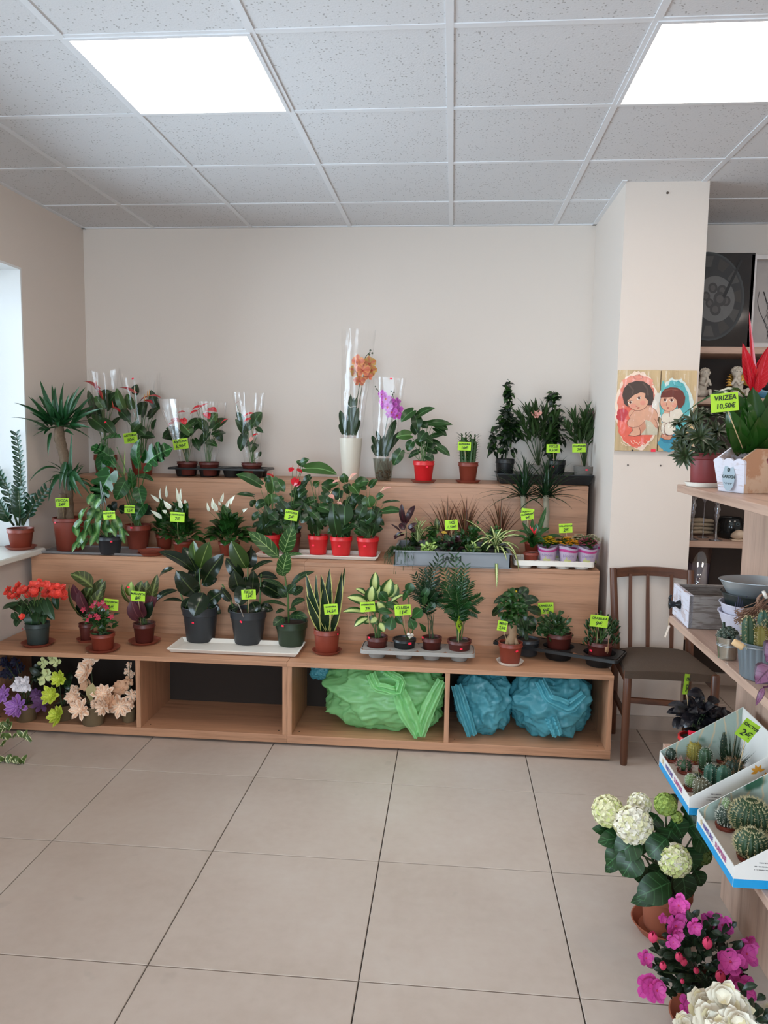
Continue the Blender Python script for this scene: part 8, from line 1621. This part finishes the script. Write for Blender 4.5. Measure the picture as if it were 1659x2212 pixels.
# ================================================================== near rack, lowest shelf: cactus boxes
def box_print():
    q = NT('printed_inner'); v = q.coords(); n = q.noise(v, 6, 3); n2 = q.noise(q.coords(scale=(1, 1, 1)), 3, 2); wv = q.n('ShaderNodeTexWave'); wv.inputs['Scale'].default_value = 9; wv.inputs['Distortion'].default_value = 6; q.l(v, wv.inputs['Vector'])
    c = q.mix(n2, lin('#7f958b'), lin('#b3c0b6')); c = q.mix(q.step(wv.outputs[1], .93, .98), c, lin('#c8b89a')); c = q.mix(q.step(n, .6, .66), c, lin('#2f5a44')); q.col(c); q.rough(.35); return q.m
M_BOXW = plain('white_card', '#e3e1dc', .45, var=.02); M_BOXB = plain('blue_band', '#1496d2', .4, var=.03); M_BOXI = box_print(); M_BOXIN = plain('card_insert', '#c9bdb0', .7)
def cactus_box(label, y0, y1, x0=.672, x1=.915):
    t = thing('cactus_box', label, 'box', (x0, y0, ZD), 'printed card cactus boxes'); W_ = x1-x0; D_ = y1-y0; hf, hb, hbl, th = .050, .205, .021, .0022
    def panel(name, f, n_, mats, tag_=None):
        mb = MB(); f(mb); return mb.obj(name, mats, t, smooth=False)
    def side(y, yo, nm):
        mb = MB(); s = 1 if yo > 0 else -1
        def wl(y_, mi_w, mi_b):
            zb = hbl; a = [(0, y_, 0), (W_, y_, 0), (W_, y_, zb), (0, y_, zb)]; b = [(0, y_, zb), (W_, y_, zb), (W_, y_, hb), (0, y_, hf)]
            mb.poly(a, mi_b); mb.poly(b, mi_w)
        wl(y, 0 if nm == 'out' else 2, 1 if nm == 'out' else 2); wl(y+yo, 2 if nm == 'out' else 0, 2 if nm == 'out' else 1)
        mb.poly([(0, y, hf), (W_, y, hb), (W_, y+yo, hb), (0, y+yo, hf)], 0); mb.poly([(0, y, 0), (0, y+yo, 0), (0, y+yo, hf), (0, y, hf)], 0); mb.obj('side_panel', [M_BOXW, M_BOXB, M_BOXI], t, smooth=False)
    side(0, th, 'out'); side(D_-th, th, 'in')
    mb = MB(); mb.box(0, th, th, D_-th, 0, hbl, 1); mb.box(0, th, th, D_-th, hbl, hf, 0); mb.obj('front_panel', [M_BOXW, M_BOXB], t, smooth=False)
    mb = MB(); mb.box(W_-th, W_, th, D_-th, 0, hb, 0); mb.obj('back_panel', [M_BOXW], t, smooth=False)
    mb = MB(); mb.box(th, W_-th, th, D_-th, .001, .004, 0); mb.box(th, W_-th, th, D_-th, .022, .0235, 0); mb.obj('card_insert', [M_BOXIN], t, smooth=False)
    Mt = Matrix.Translation((-.0012, D_*.47, hbl+(hf-hbl)*.5)) @ Matrix(((0, 0, -1, 0), (-1, 0, 0, 0), (0, 1, 0, 0), (0, 0, 0, 1)))
    text(t, 'NATURE', .019, Mt @ Matrix.Translation((-.052, 0, 0)), plain('print_violet', '#5a3f8e', .5), shear=0, bold=.0003); text(t, 'SURPRISE', .019, Mt @ Matrix.Translation((.04, 0, 0)), plain('print_magenta', '#a8417e', .5), shear=0, bold=.0003)
    mb = MB(); 
    for k in range(6): a = k*1.047; add_leaf(mb, (-.001, D_*.86, .036), (-.0012, D_*.86+.010*math.cos(a), .036+.010*math.sin(a)), (-1, 0, 0), .006, 'oval', 0, 0, 3)
    mb.obj('flower_print', plain('print_sand', '#cdb793', .6), t)
    mb = MB(); R = random.Random(2)
    for (xx, zz_, n_) in ((.055, .062, 9), (.045, .053, 11), (.045, .045, 12), (.13, .056, 9), (.13, .047, 10)):
        for k in range(n_): mb.box(xx+k*.0032, xx+k*.0032+R.uniform(.0012, .0026), -.0006, -.0001, zz_, zz_+.0022)
    mb.obj('small_print', plain('print_grey', '#6b6966', .6), t, smooth=False)['kind'] = 'stuff'
    mb = MB()
    for (xx, zz_, r_) in ((.175, .135, .02), (.20, .12, .016)):
        for k in range(5): a = .4+k*.8; add_leaf(mb, (xx, -.0006, zz_), (xx+r_*math.cos(a), -.0008, zz_+r_*math.sin(a)), (0, -1, 0), r_*.5, 'drop', 0, 0, 3)
    mb.obj('orange_print', plain('print_orange', '#d9962c', .6), t); return t
bA = cactus_box('farther white and blue printed card box full of small cacti', 2.098, 2.408)
bB = cactus_box('nearer white and blue printed card box with large golden cacti', 1.758, 2.030)
ZP = ZD+.0045
def cact(label, px, py, kind, r, hgt, mat, sp, ribs=9, pot=True, sl=.008, group='small cacti in the card boxes', Y=None, extra=None, rp=None, per=3, potmat=M_RUST):
    """px,py: where the rim centre of the little pot shows; sizes in pixels"""
    zr = ZP+.030; c = onZ(px, py, zr); k = c.y/F0; r *= k; hgt *= k; rp = (rp*k if rp else max(.019, r*.95)); rp = min(rp, .032)
    t = thing('potted_cactus', label, 'cactus', (c.x, c.y, ZP), group)
    if pot: add_pot(t, rp, rp*.78, .030, potmat, .3, .002, seg=20)
    base = Vector((0, 0, .026)); top = Vector((0, 0, .026+hgt)); mb = MB(); R = random.Random(int(px*3+py)); ms = MB()
    if kind == 'col': ribbed(mb, base, top, r, ribs, .25); spines(ms, base, top, r*.98, ribs, max(6, int(hgt/.006)), sl, per, R)
    elif kind == 'ball':
        prof = [(math.sin(math.pi*(.16+.84*j/12))*1.0, -math.cos(math.pi*(.16+.84*j/12))) for j in range(13)]; prof[-1] = (.01, .94)
        hh = hgt/2; mb.lathe([(a*r, hh+b*hh) for a, b in prof], base, ribs*4, mod=lambda a, j: 1-.11+.11*math.cos(ribs*a)); spines(ms, base, top, r*.97, ribs, max(7, int(hgt/.005)), sl, per, R, globe=True)
    elif kind == 'cluster':
        for i in range(9): a = i*2.4; q = r*.28*math.sqrt(i); c_ = base+Vector((q*math.cos(a), q*math.sin(a), hgt*(.45-.03*i))); rr = r*.42; mb.ball(c_, rr, 12, 8, sq=(1, 1, 1.35)); spines(ms, c_-Vector((0, 0, rr)), c_+Vector((0, 0, rr*1.3)), rr, 9, 6, sl, 2, R, globe=True)
    elif kind == 'pads':
        for (dx, h0, h1, w_) in extra: mb.lathe([(a, b) for a, b in [(w_*.5*k, h0*k), (w_*k, h0*k+(h1-h0)*k*.3), (w_*k, h0*k+(h1-h0)*k*.7), (w_*.5*k, h1*k*.98), (.0005, h1*k)]], base+Vector((dx*k, 0, 0)), 14, sy=.55); spines(ms, base+Vector((dx*k, 0, h0*k)), base+Vector((dx*k, 0, h1*k)), w_*k*.8, 6, 9, .004, 2, R)
    mb.obj('cactus_body', mat, t); ms.obj('spines', sp, t)['kind'] = 'stuff'; return t
cact('tiny dark ball cactus at the far left corner of the farther box', 1449, 1637, 'ball', 11, 24, M_CGD, M_SPNW, 8, sl=.004)
cact('tiny dark ball cactus second from the far left corner', 1470, 1630, 'ball', 10, 24, M_CGD, M_SPNW, 8, sl=.004)
cact('star shaped cactus with long reddish spines at the front of the farther box', 1478, 1661, 'ball', 16, 24, M_CG, plain('spine_pink', '#b58a80', .6), 7, sl=.012, per=4)
cact('yellow woolly column cactus in the farther box', 1499, 1640, 'col', 14, 40, M_CGY, plain('spine_yellow', '#b79f3c', .6), 14, sl=.006, per=5)
cact('bright green ribbed column cactus with white dotted ribs', 1523, 1662, 'col', 14, 52, M_CG, M_SPNW, 8, sl=.005)
cact('grey green ribbed column cactus before the white dotted one', 1535, 1690, 'col', 15, 44, M_CGB, M_SPNW, 8, sl=.006)
cact('pale green fuzzy ball cactus by the empty hole of the farther box', 1492, 1698, 'ball', 13, 30, M_CGL, M_SPNW, 14, sl=.005, per=5)
cact('brown ribbed column cactus at the near corner of the farther box', 1514, 1722, 'col', 17, 46, M_CGR, M_SPNW, 12, sl=.005, rp=16)
cact('smooth blue green column cactus by the near wall of the farther box', 1562, 1700, 'col', 15, 52, M_CGB, M_SPN, 6, sl=.003)
cact('brown spiny headed column cactus behind the blue green one', 1583, 1686, 'col', 18, 50, M_CGD, M_SPNB, 9, sl=.014, per=5)
cact('dark flat padded cactus at the back of the farther box', 1561, 1640, 'pads', 10, 60, M_CGD, M_SPN, extra=((0, 0, 64, 7),))
cact('thin two armed dark cactus at the back of the farther box', 1588, 1640, 'pads', 10, 60, M_CGD, M_SPN, extra=((-6, 0, 68, 4), (10, 6, 62, 4)))
cact('dark round net spined cactus at the right of the farther box', 1625, 1655, 'ball', 18, 36, M_CGD, M_SPNB, 12, sl=.003)
cact('dark small cluster cactus in the middle of the farther box', 1556, 1668, 'cluster', 14, 26, M_CGD, M_SPN, sl=.004)
cact('red potted little cactus between the front ones of the farther box', 1508, 1682, 'ball', 10, 16, M_CGD, M_SPN, 8, sl=.004, potmat=M_RED)
c = onZ(1648, 1650, ZP); t = thing('potted_grass_cactus', 'tuft of thin grassy succulent leaves at the back of the farther box', 'plant', (.852, 2.30, ZP)); add_pot(t, .028, .022, .035, M_RUSTD, .3, .002, seg=18); mb = MB(); R = random.Random(9)
for i in range(110): a = R.uniform(0, 6.28); e = R.uniform(.6, 1.45); d = Vector((math.cos(a)*math.cos(e), math.sin(a)*math.cos(e), math.sin(e))); add_leaf(mb, (0, 0, .03), Vector((0, 0, .03))+Vector((d.x*.45, d.y*.8, d.z))*R.uniform(.09, .16), (d.y, -d.x, .3), .003, 'lance', .03, .3, 3)
mb.obj('foliage', L_PALMD, t)['kind'] = 'stuff'
wavy = cact('wavy ribbed dark cactus with a pale finger on top, left of the nearer box', 1568, 1780, 'ball', 21, 42, M_CGD, M_SPNW, 16, sl=.008, per=3, rp=22)
tt = cact('knobbly pale grafted finger on the wavy ribbed dark cactus', 1567, 1745, 'cluster', 12, 34, M_CGL, M_SPNW, sl=.003, pot=False); 
for ch_ in list(tt.children): ch_.parent = wavy; ch_.location = (0, 0, .048)
bpy.data.objects.remove(tt)
cact('large golden barrel cactus at the back of the nearer box', 1620, 1800, 'ball', 44, 80, M_CG, M_SPN, 20, sl=.009, per=5, rp=30)
cact('golden barrel cactus in a small red brown pot at the near corner', 1622, 1848, 'ball', 36, 62, M_CG, M_SPN, 16, sl=.009, per=5, rp=30)
cact('pale cluster cactus at the far side of the nearer box', 1612, 1756, 'cluster', 26, 34, M_CGL, M_SPNW, sl=.004)
cact('tall pale fuzzy cactus at the back right of the nearer box', 1652, 1758, 'col', 18, 50, M_CGL, M_SPNW, 14, sl=.005, per=4)
sign(1615, 1578, 36, 44, 2.16, ['CACTUS', '2€'], -33, (1592, 1680), yaw=0, label='lime price sign CACTUS 2€ tilted over the farther box', Yf=2.2)
# black leaved plant at the far end of the shelf
p = Plant('potted_black_plant', 'plant with blackish leaves in a red pot at the far end of the low shelf', 1510, 1620, ZD, 60, 46, 46, M_RED, center=(.80, 2.50, ZD))
p.fill((1432, 1500, 1592, 1596), 70, 34, 22, [L_BLK], 'oval', objects=True, up=.1, droop=.15, shell=.45, depth=.8, arch=.2, inner=.3); p.fill((1460, 1500, 1580, 1560), 16, 26, 16, [L_BLK], 'oval', objects=True, up=.4, shell=.6, depth=.6)
p.finish(M_STEMD); sticker(p.root, 1495, 1583, w=.022, h=.014)
sign(1484, 1478, 34, 44, 2.47, ['CYNIC', '5€'], -14, (1486, 1524), yaw=55, label='lime price sign turned nearly edge on above the blackish leaves', Yf=2.49)
# small plant tray board peeking out below
# ================================================================== on the floor at the right
def floor_saucer(c, r, label): t = thing('saucer', label, 'saucer', c, 'saucers on the floor'); mb = MB(); mb.lathe([(r*.6, 0), (r*.8, 0), (r*.99, .026), (r*1.02, .03), (r*.98, .031), (r*.95, .028), (r*.78, .007), (.001, .006)], seg=44, cap0=True); mb.obj('dish', M_TC, t, auto=40)
M_TC = plain('terracotta', '#9c573e', .7, var=.08)
hc = Vector((.685, 2.30, 0)); floor_saucer(hc, .098, 'terracotta saucer under the cream hydrangea on the floor')
p = Plant('potted_hydrangea', 'cream and green hydrangea in a terracotta pot on the floor', 1430, 2010, 0, 110, 90, 95, M_TC, center=hc+Vector((0, 0, .008)), rim=.2)
for (bx, by, tx, ty, w, N, d, ar) in (
    (1370, 1810, 1290, 1820, 50, (-.2, -.8, .9), -.02, .15), (1360, 1830, 1310, 1870, 56, (-.3, -.9, .7), -.05, .2), (1375, 1840, 1345, 1893, 60, (-.2, -1, .5), -.1, .15), (1380, 1810, 1330, 1850, 60, (-.1, -1, .6), -.08, .1), (1400, 1840, 1385, 1800, 50, (0, -1, .6), -.05, .1), (1440, 1810, 1400, 1850, 60, (0, -1, .6), -.1, .1), (1450, 1790, 1430, 1835, 60, (.1, -1, .6), -.03, .1),
    (1448, 1905, 1375, 1938, 64, (-.1, -1, .6), -.13, .12), (1400, 1900, 1358, 1880, 40, (-.2, -.9, .8), -.08, .2), (1440, 1920, 1362, 1950, 40, (-.2, -1, .5), -.08, .2), (1430, 1870, 1400, 1910, 46, (-.1, -1, .4), -.04, .1), (1470, 1880, 1480, 1945, 54, (.2, -1, .5), -.06, .12), (1480, 1830, 1500, 1880, 60, (.3, -1, .5), 0, .1), (1500, 1800, 1530, 1840, 60, (.4, -1, .6), .02, .12), (1480, 1790, 1520, 1775, 56, (.3, -.9, .8), .02, .15), (1450, 1770, 1475, 1810, 56, (.1, -1, .7), .0, .1), (1420, 1760, 1400, 1790, 50, (0, -1, .8), .03, .1),
    (1500, 1880, 1515, 1915, 40, (.3, -1, .5), -.02, .15), (1460, 1750, 1440, 1720, 44, (.1, -.8, 1), .04, .1), (1330, 1800, 1278, 1790, 30, (-.4, -.8, .6), .04, .2), (1340, 1850, 1308, 1885, 30, (-.4, -1, .3), .05, .2), (1480, 1760, 1500, 1730, 34, (.2, -.8, 1), .03, .1), (1440, 1850, 1455, 1890, 50, (0, -1, .4), .02, .1), (1470, 1850, 1520, 1870, 50, (.3, -1, .5), .06, .1), (1390, 1780, 1350, 1800, 50, (-.2, -.9, .8), .05, .1), (1420, 1930, 1440, 1965, 44, (0, -1, .5), .0, .1), (1450, 1900, 1425, 1870, 40, (0, -1, .6), .04, .1)):
    p.leaf(bx, by, tx, ty, w, L_HYD, 'oval', d, d-.02, N=N, arch=ar, fold=.14, stem={'r': .003}, wave=.012)
def mophead(p, x, y, r, mats, d, label=None, n=64):
    c = p.P(x, y, d); R = random.Random(int(x)); rr = r*p.k; mb = MB()
    for i in range(n):
        z_ = 1-2*(i+.5)/n
        if z_ < -.75: continue
        th = i*2.399; q = math.sqrt(1-z_*z_); dn = Vector((q*math.cos(th), q*math.sin(th), z_)); cc = c+dn*rr*.86*Vector((1, 1, .92)).length/1.7; a = dn.cross(Vector((.1, .2, 1))).normalized(); b = dn.cross(a); o = R.uniform(0, 1.57); s_ = rr*R.uniform(.34, .42)
        for k in range(4): t_ = o+k*1.571; dv = a*math.cos(t_)+b*math.sin(t_); add_leaf(mb, cc, cc+dv*s_+dn*s_*.15, dn, s_*1.05, 'obov', -.1, .15, 3, R.randrange(len(mats)))
    mb.ball(c, rr*.72, 14, 9, 0); o = mb.obj('flower_head', mats, p.root); p.stem(c, r=.0035); 
    if label: o['label'] = label
HC = [leafmat('hydrangea_cream', '#ded9ae', rough=.55, var=.1), leafmat('hydrangea_white', '#e9e2cf', rough=.55, var=.06), leafmat('hydrangea_lime', '#cdd38a', rough=.55, var=.1)]; HG = [leafmat('hydrangea_green', '#a9bb5c', rough=.55, var=.12), leafmat('hydrangea_green2', '#8ea34e', rough=.55, var=.12)]; HM = [leafmat('hydrangea_moss', '#4f6332', rough=.6, var=.2)]
mophead(p, 1313, 1752, 36, [HC[0], HC[2], HC[0]], -.02); mophead(p, 1381, 1738, 28, [HC[0], HC[1]], .05); mophead(p, 1368, 1782, 43, [HC[1], HC[0], HC[1]], -.07, n=76); mophead(p, 1438, 1738, 26, HG, .02, 'green flower head', n=60); mophead(p, 1457, 1858, 36, [HC[0], HC[2], HC[1]], -.12, n=70); mophead(p, 1462, 1765, 14, HG, .0, n=30); mophead(p, 1515, 1846, 24, HM, .02, 'dark green budding flower head')
p.finish(M_STEMD)
# pink azalea
ac = Vector((.69, 1.905, 0)); floor_saucer(ac, .095, 'terracotta saucer under the pink azalea on the floor')
p = Plant('potted_azalea', 'pink azalea in a terracotta pot on the floor, nearest the rack', 1480, 2150, 0, 110, 92, 100, M_TC, center=ac+Vector((0, 0, .008)))
p.fill((1392, 1972, 1640, 2175), 300, 34, 16, [L_AZA, L_AZA, L_AZA], 'obov', objects=True, up=.25, shell=.55, depth=.75, arch=.12, fold=.25, stems=False)
for k in range(16): p.stem(p.P(1420+k*13, 2080+(k % 3)*20, RX.uniform(-.08, .08)), r=.0025)
M_AZP = leafmat('azalea_petal', '#cf4fa0', rib='#a82a7c', rough=.5, var=.16, ribw=.03); M_AZD = leafmat('azalea_bud', '#c8395e', rough=.5, var=.12)
def azflower(p, x, y, r, mat, d, n=None, lay=2, name='flower'):
    R = random.Random(int(x*7+y)); c = p.P(x, y, d); n = Vector(n or (R.uniform(-.5, .5), -1, R.uniform(.2, 1))).normalized(); a = n.cross(Vector((0, 0, 1))).normalized(); b = n.cross(a); rr = r*p.k; mb = MB()
    for l in range(lay):
        o = R.uniform(0, 6)
        for k in range(5+l): t_ = o+k*6.283/(5+l)+R.uniform(-.15, .15); dv = a*math.cos(t_)+b*math.sin(t_); add_leaf(mb, c+n*.002*l, c+dv*rr*(1-.35*l)*R.uniform(.85, 1.1)+n*rr*(.12+.35*l), n, rr*(.78-.2*l), 'obov', -.14, .1, 6, 0, wave=.035)
    mb.ball(c+n*rr*.1, rr*.09, 6, 4, 1); return mb.obj(name, [mat, M_AZD], p.root)
for (x, y, r, d) in ((1466, 1957, 27, .04), (1458, 2000, 28, -.02), (1472, 1985, 18, 0), (1500, 2002, 20, -.04), (1532, 1988, 22, .03), (1560, 1998, 26, .03), (1578, 2078, 32, -.08), (1612, 2060, 30, -.02), (1620, 2040, 22, .04), (1600, 2140, 38, -.09), (1402, 2130, 32, -.08), (1418, 2140, 26, -.1), (1395, 2070, 20, 0), (1454, 2035, 17, -.08), (1590, 2108, 22, -.06), (1485, 2175, 26, -.06), (1530, 2150, 14, -.08), (1432, 1985, 12, .02), (1465, 2020, 16, -.05)): azflower(p, x, y, r, M_AZP, d)
for (x, y, r) in ((1410, 2025, 13), (1528, 2038, 14), (1467, 2068, 11), (1477, 2078, 10), (1432, 2087, 10), (1556, 2110, 14), (1504, 2097, 8), (1474, 2120, 6)):
    c = p.P(x, y, -.10); mb = MB(); rr = r*p.k
    for k in range(5): a = k*1.257; add_leaf(mb, c-Vector((0, 0, rr)), c+Vector((math.cos(a)*rr*.35, math.sin(a)*rr*.35, rr)), (math.cos(a), math.sin(a), .1), rr*1.0, 'obov', .28, -.3, 4)
    mb.obj('bud', M_AZD, p.root)
p.finish(M_STEMD)
# white azalea at the bottom edge
wc = Vector((.745, 1.62, 0)); floor_saucer(wc, .095, 'terracotta saucer under the white double azalea at the picture bottom')
p = Plant('potted_azalea', 'white double flowered azalea at the bottom right of the picture', 1600, 2400, 0, 120, 98, 110, M_TC, center=wc+Vector((0, 0, .008)))
p.fill((1470, 2130, 1720, 2400), 170, 34, 18, [L_AZA], 'obov', objects=True, up=.25, shell=.55, depth=.7, arch=.12, fold=.25, stems=False)
for k in range(12): p.stem(p.P(1500+k*18, 2250, RX.uniform(-.06, .06)), r=.0028)
M_AZW = leafmat('white_azalea_petal', '#ece5d4', rough=.55, var=.06); M_AZC = leafmat('cream_azalea_petal', '#e3d8b4', rough=.55, var=.06)
def white(x, y, r, d):
    R = random.Random(int(x+y)); c = p.P(x, y, d); n = Vector((R.uniform(-.4, .4), -.8, .9)).normalized(); a = n.cross(Vector((0, 0, 1))).normalized(); b = n.cross(a); rr = r*p.k; mb = MB()
    for l in range(4):
        for k in range(8-l): t_ = l+k*6.283/(8-l)+R.uniform(-.2, .2); dv = a*math.cos(t_)+b*math.sin(t_); add_leaf(mb, c+n*.003*l, c+dv*rr*(1-.22*l)*R.uniform(.85, 1.1)+n*rr*(.08+.22*l), n, rr*.62, 'obov', -.1, .1, 5, 0 if R.random() > .15 else 1, wave=.05)
    mb.obj('flower', [M_AZW, M_AZC], p.root)
for (x, y, r, d) in ((1512, 2172, 40, -.02), (1565, 2160, 44, -.04), (1600, 2178, 32, -.02), (1530, 2205, 42, -.08), (1590, 2215, 42, -.1), (1478, 2212, 28, -.04), (1632, 2215, 30, -.02), (1560, 2240, 40, -.12), (1500, 2260, 40, -.1), (1620, 2270, 40, -.1), (1660, 2190, 26, .04)): white(x, y, r, d)
p.finish(M_STEMD)
# ================================================================== ivy at the left, on the floor
ic = Vector((onZ(-70, 1660, 0).x, 3.16, 0)); p = Plant('potted_ivy', 'variegated ivy creeping in at the left edge of the floor', -70, 1680, 0, 90, 70, 70, M_TERRA, center=ic)
for pts in ([(-60, 1600), (-20, 1585), (18, 1575), (20, 1560)], [(-60, 1600), (-20, 1590), (10, 1595), (48, 1590), (66, 1600)], [(-60, 1610), (-20, 1640), (10, 1655), (38, 1668), (50, 1664)], [(-60, 1610), (-20, 1630), (15, 1648), (42, 1652)], [(-60, 1600), (-20, 1580), (5, 1570)], [(-60, 1610), (-30, 1615), (5, 1610)]):
    P_ = [p.P(x, y, .02) for x, y in pts]; P_ = [Vector((q.x, q.y, max(q.z, .006))) for q in P_]; p.stems.tube(P_, .0012, 5)
    for i in range(len(P_)*4):
        f = i/4; k = min(int(f), len(P_)-2); 
        if f > len(P_)-1: continue
        c = P_[k].lerp(P_[k+1], f-k); a = p.rnd.uniform(0, 6.28); tp = c+Vector((.016*math.cos(a), .010*math.sin(a), .018*abs(math.sin(a*1.7))+.004)); leafobj(p.root, c, c+(tp-c)*1.5, .028*p.rnd.uniform(.7, 1.2), 'heart', L_IVY, (p.rnd.uniform(-.3, .3), -.8, .8), .1, .15)
p.finish(M_STEM)
# saucers sit exactly under the pots they carry
pots = [o for o in SC.objects if o.parent is None and o.type == 'EMPTY' and 'h' in o]
for s_ in [o for o in SC.objects if o.name.startswith('saucer') and o.parent is None and 'stacked' not in o['label']]:
    c_ = [q for q in pots if abs(q.location.z-s_.location.z) < .03 and (Vector(q.location)-Vector(s_.location)).length < .13]
    if c_: b_ = min(c_, key=lambda q: (q.location-s_.location).length); s_.location.x = b_.location.x; s_.location.y = b_.location.y; b_.location.z = max(b_.location.z, s_.location.z+.006)
for o in SC.objects:
    for k_ in ('h', 'rt', 'rb'):
        if k_ in o: del o[k_]
finish_text()
bpy.context.view_layer.update()
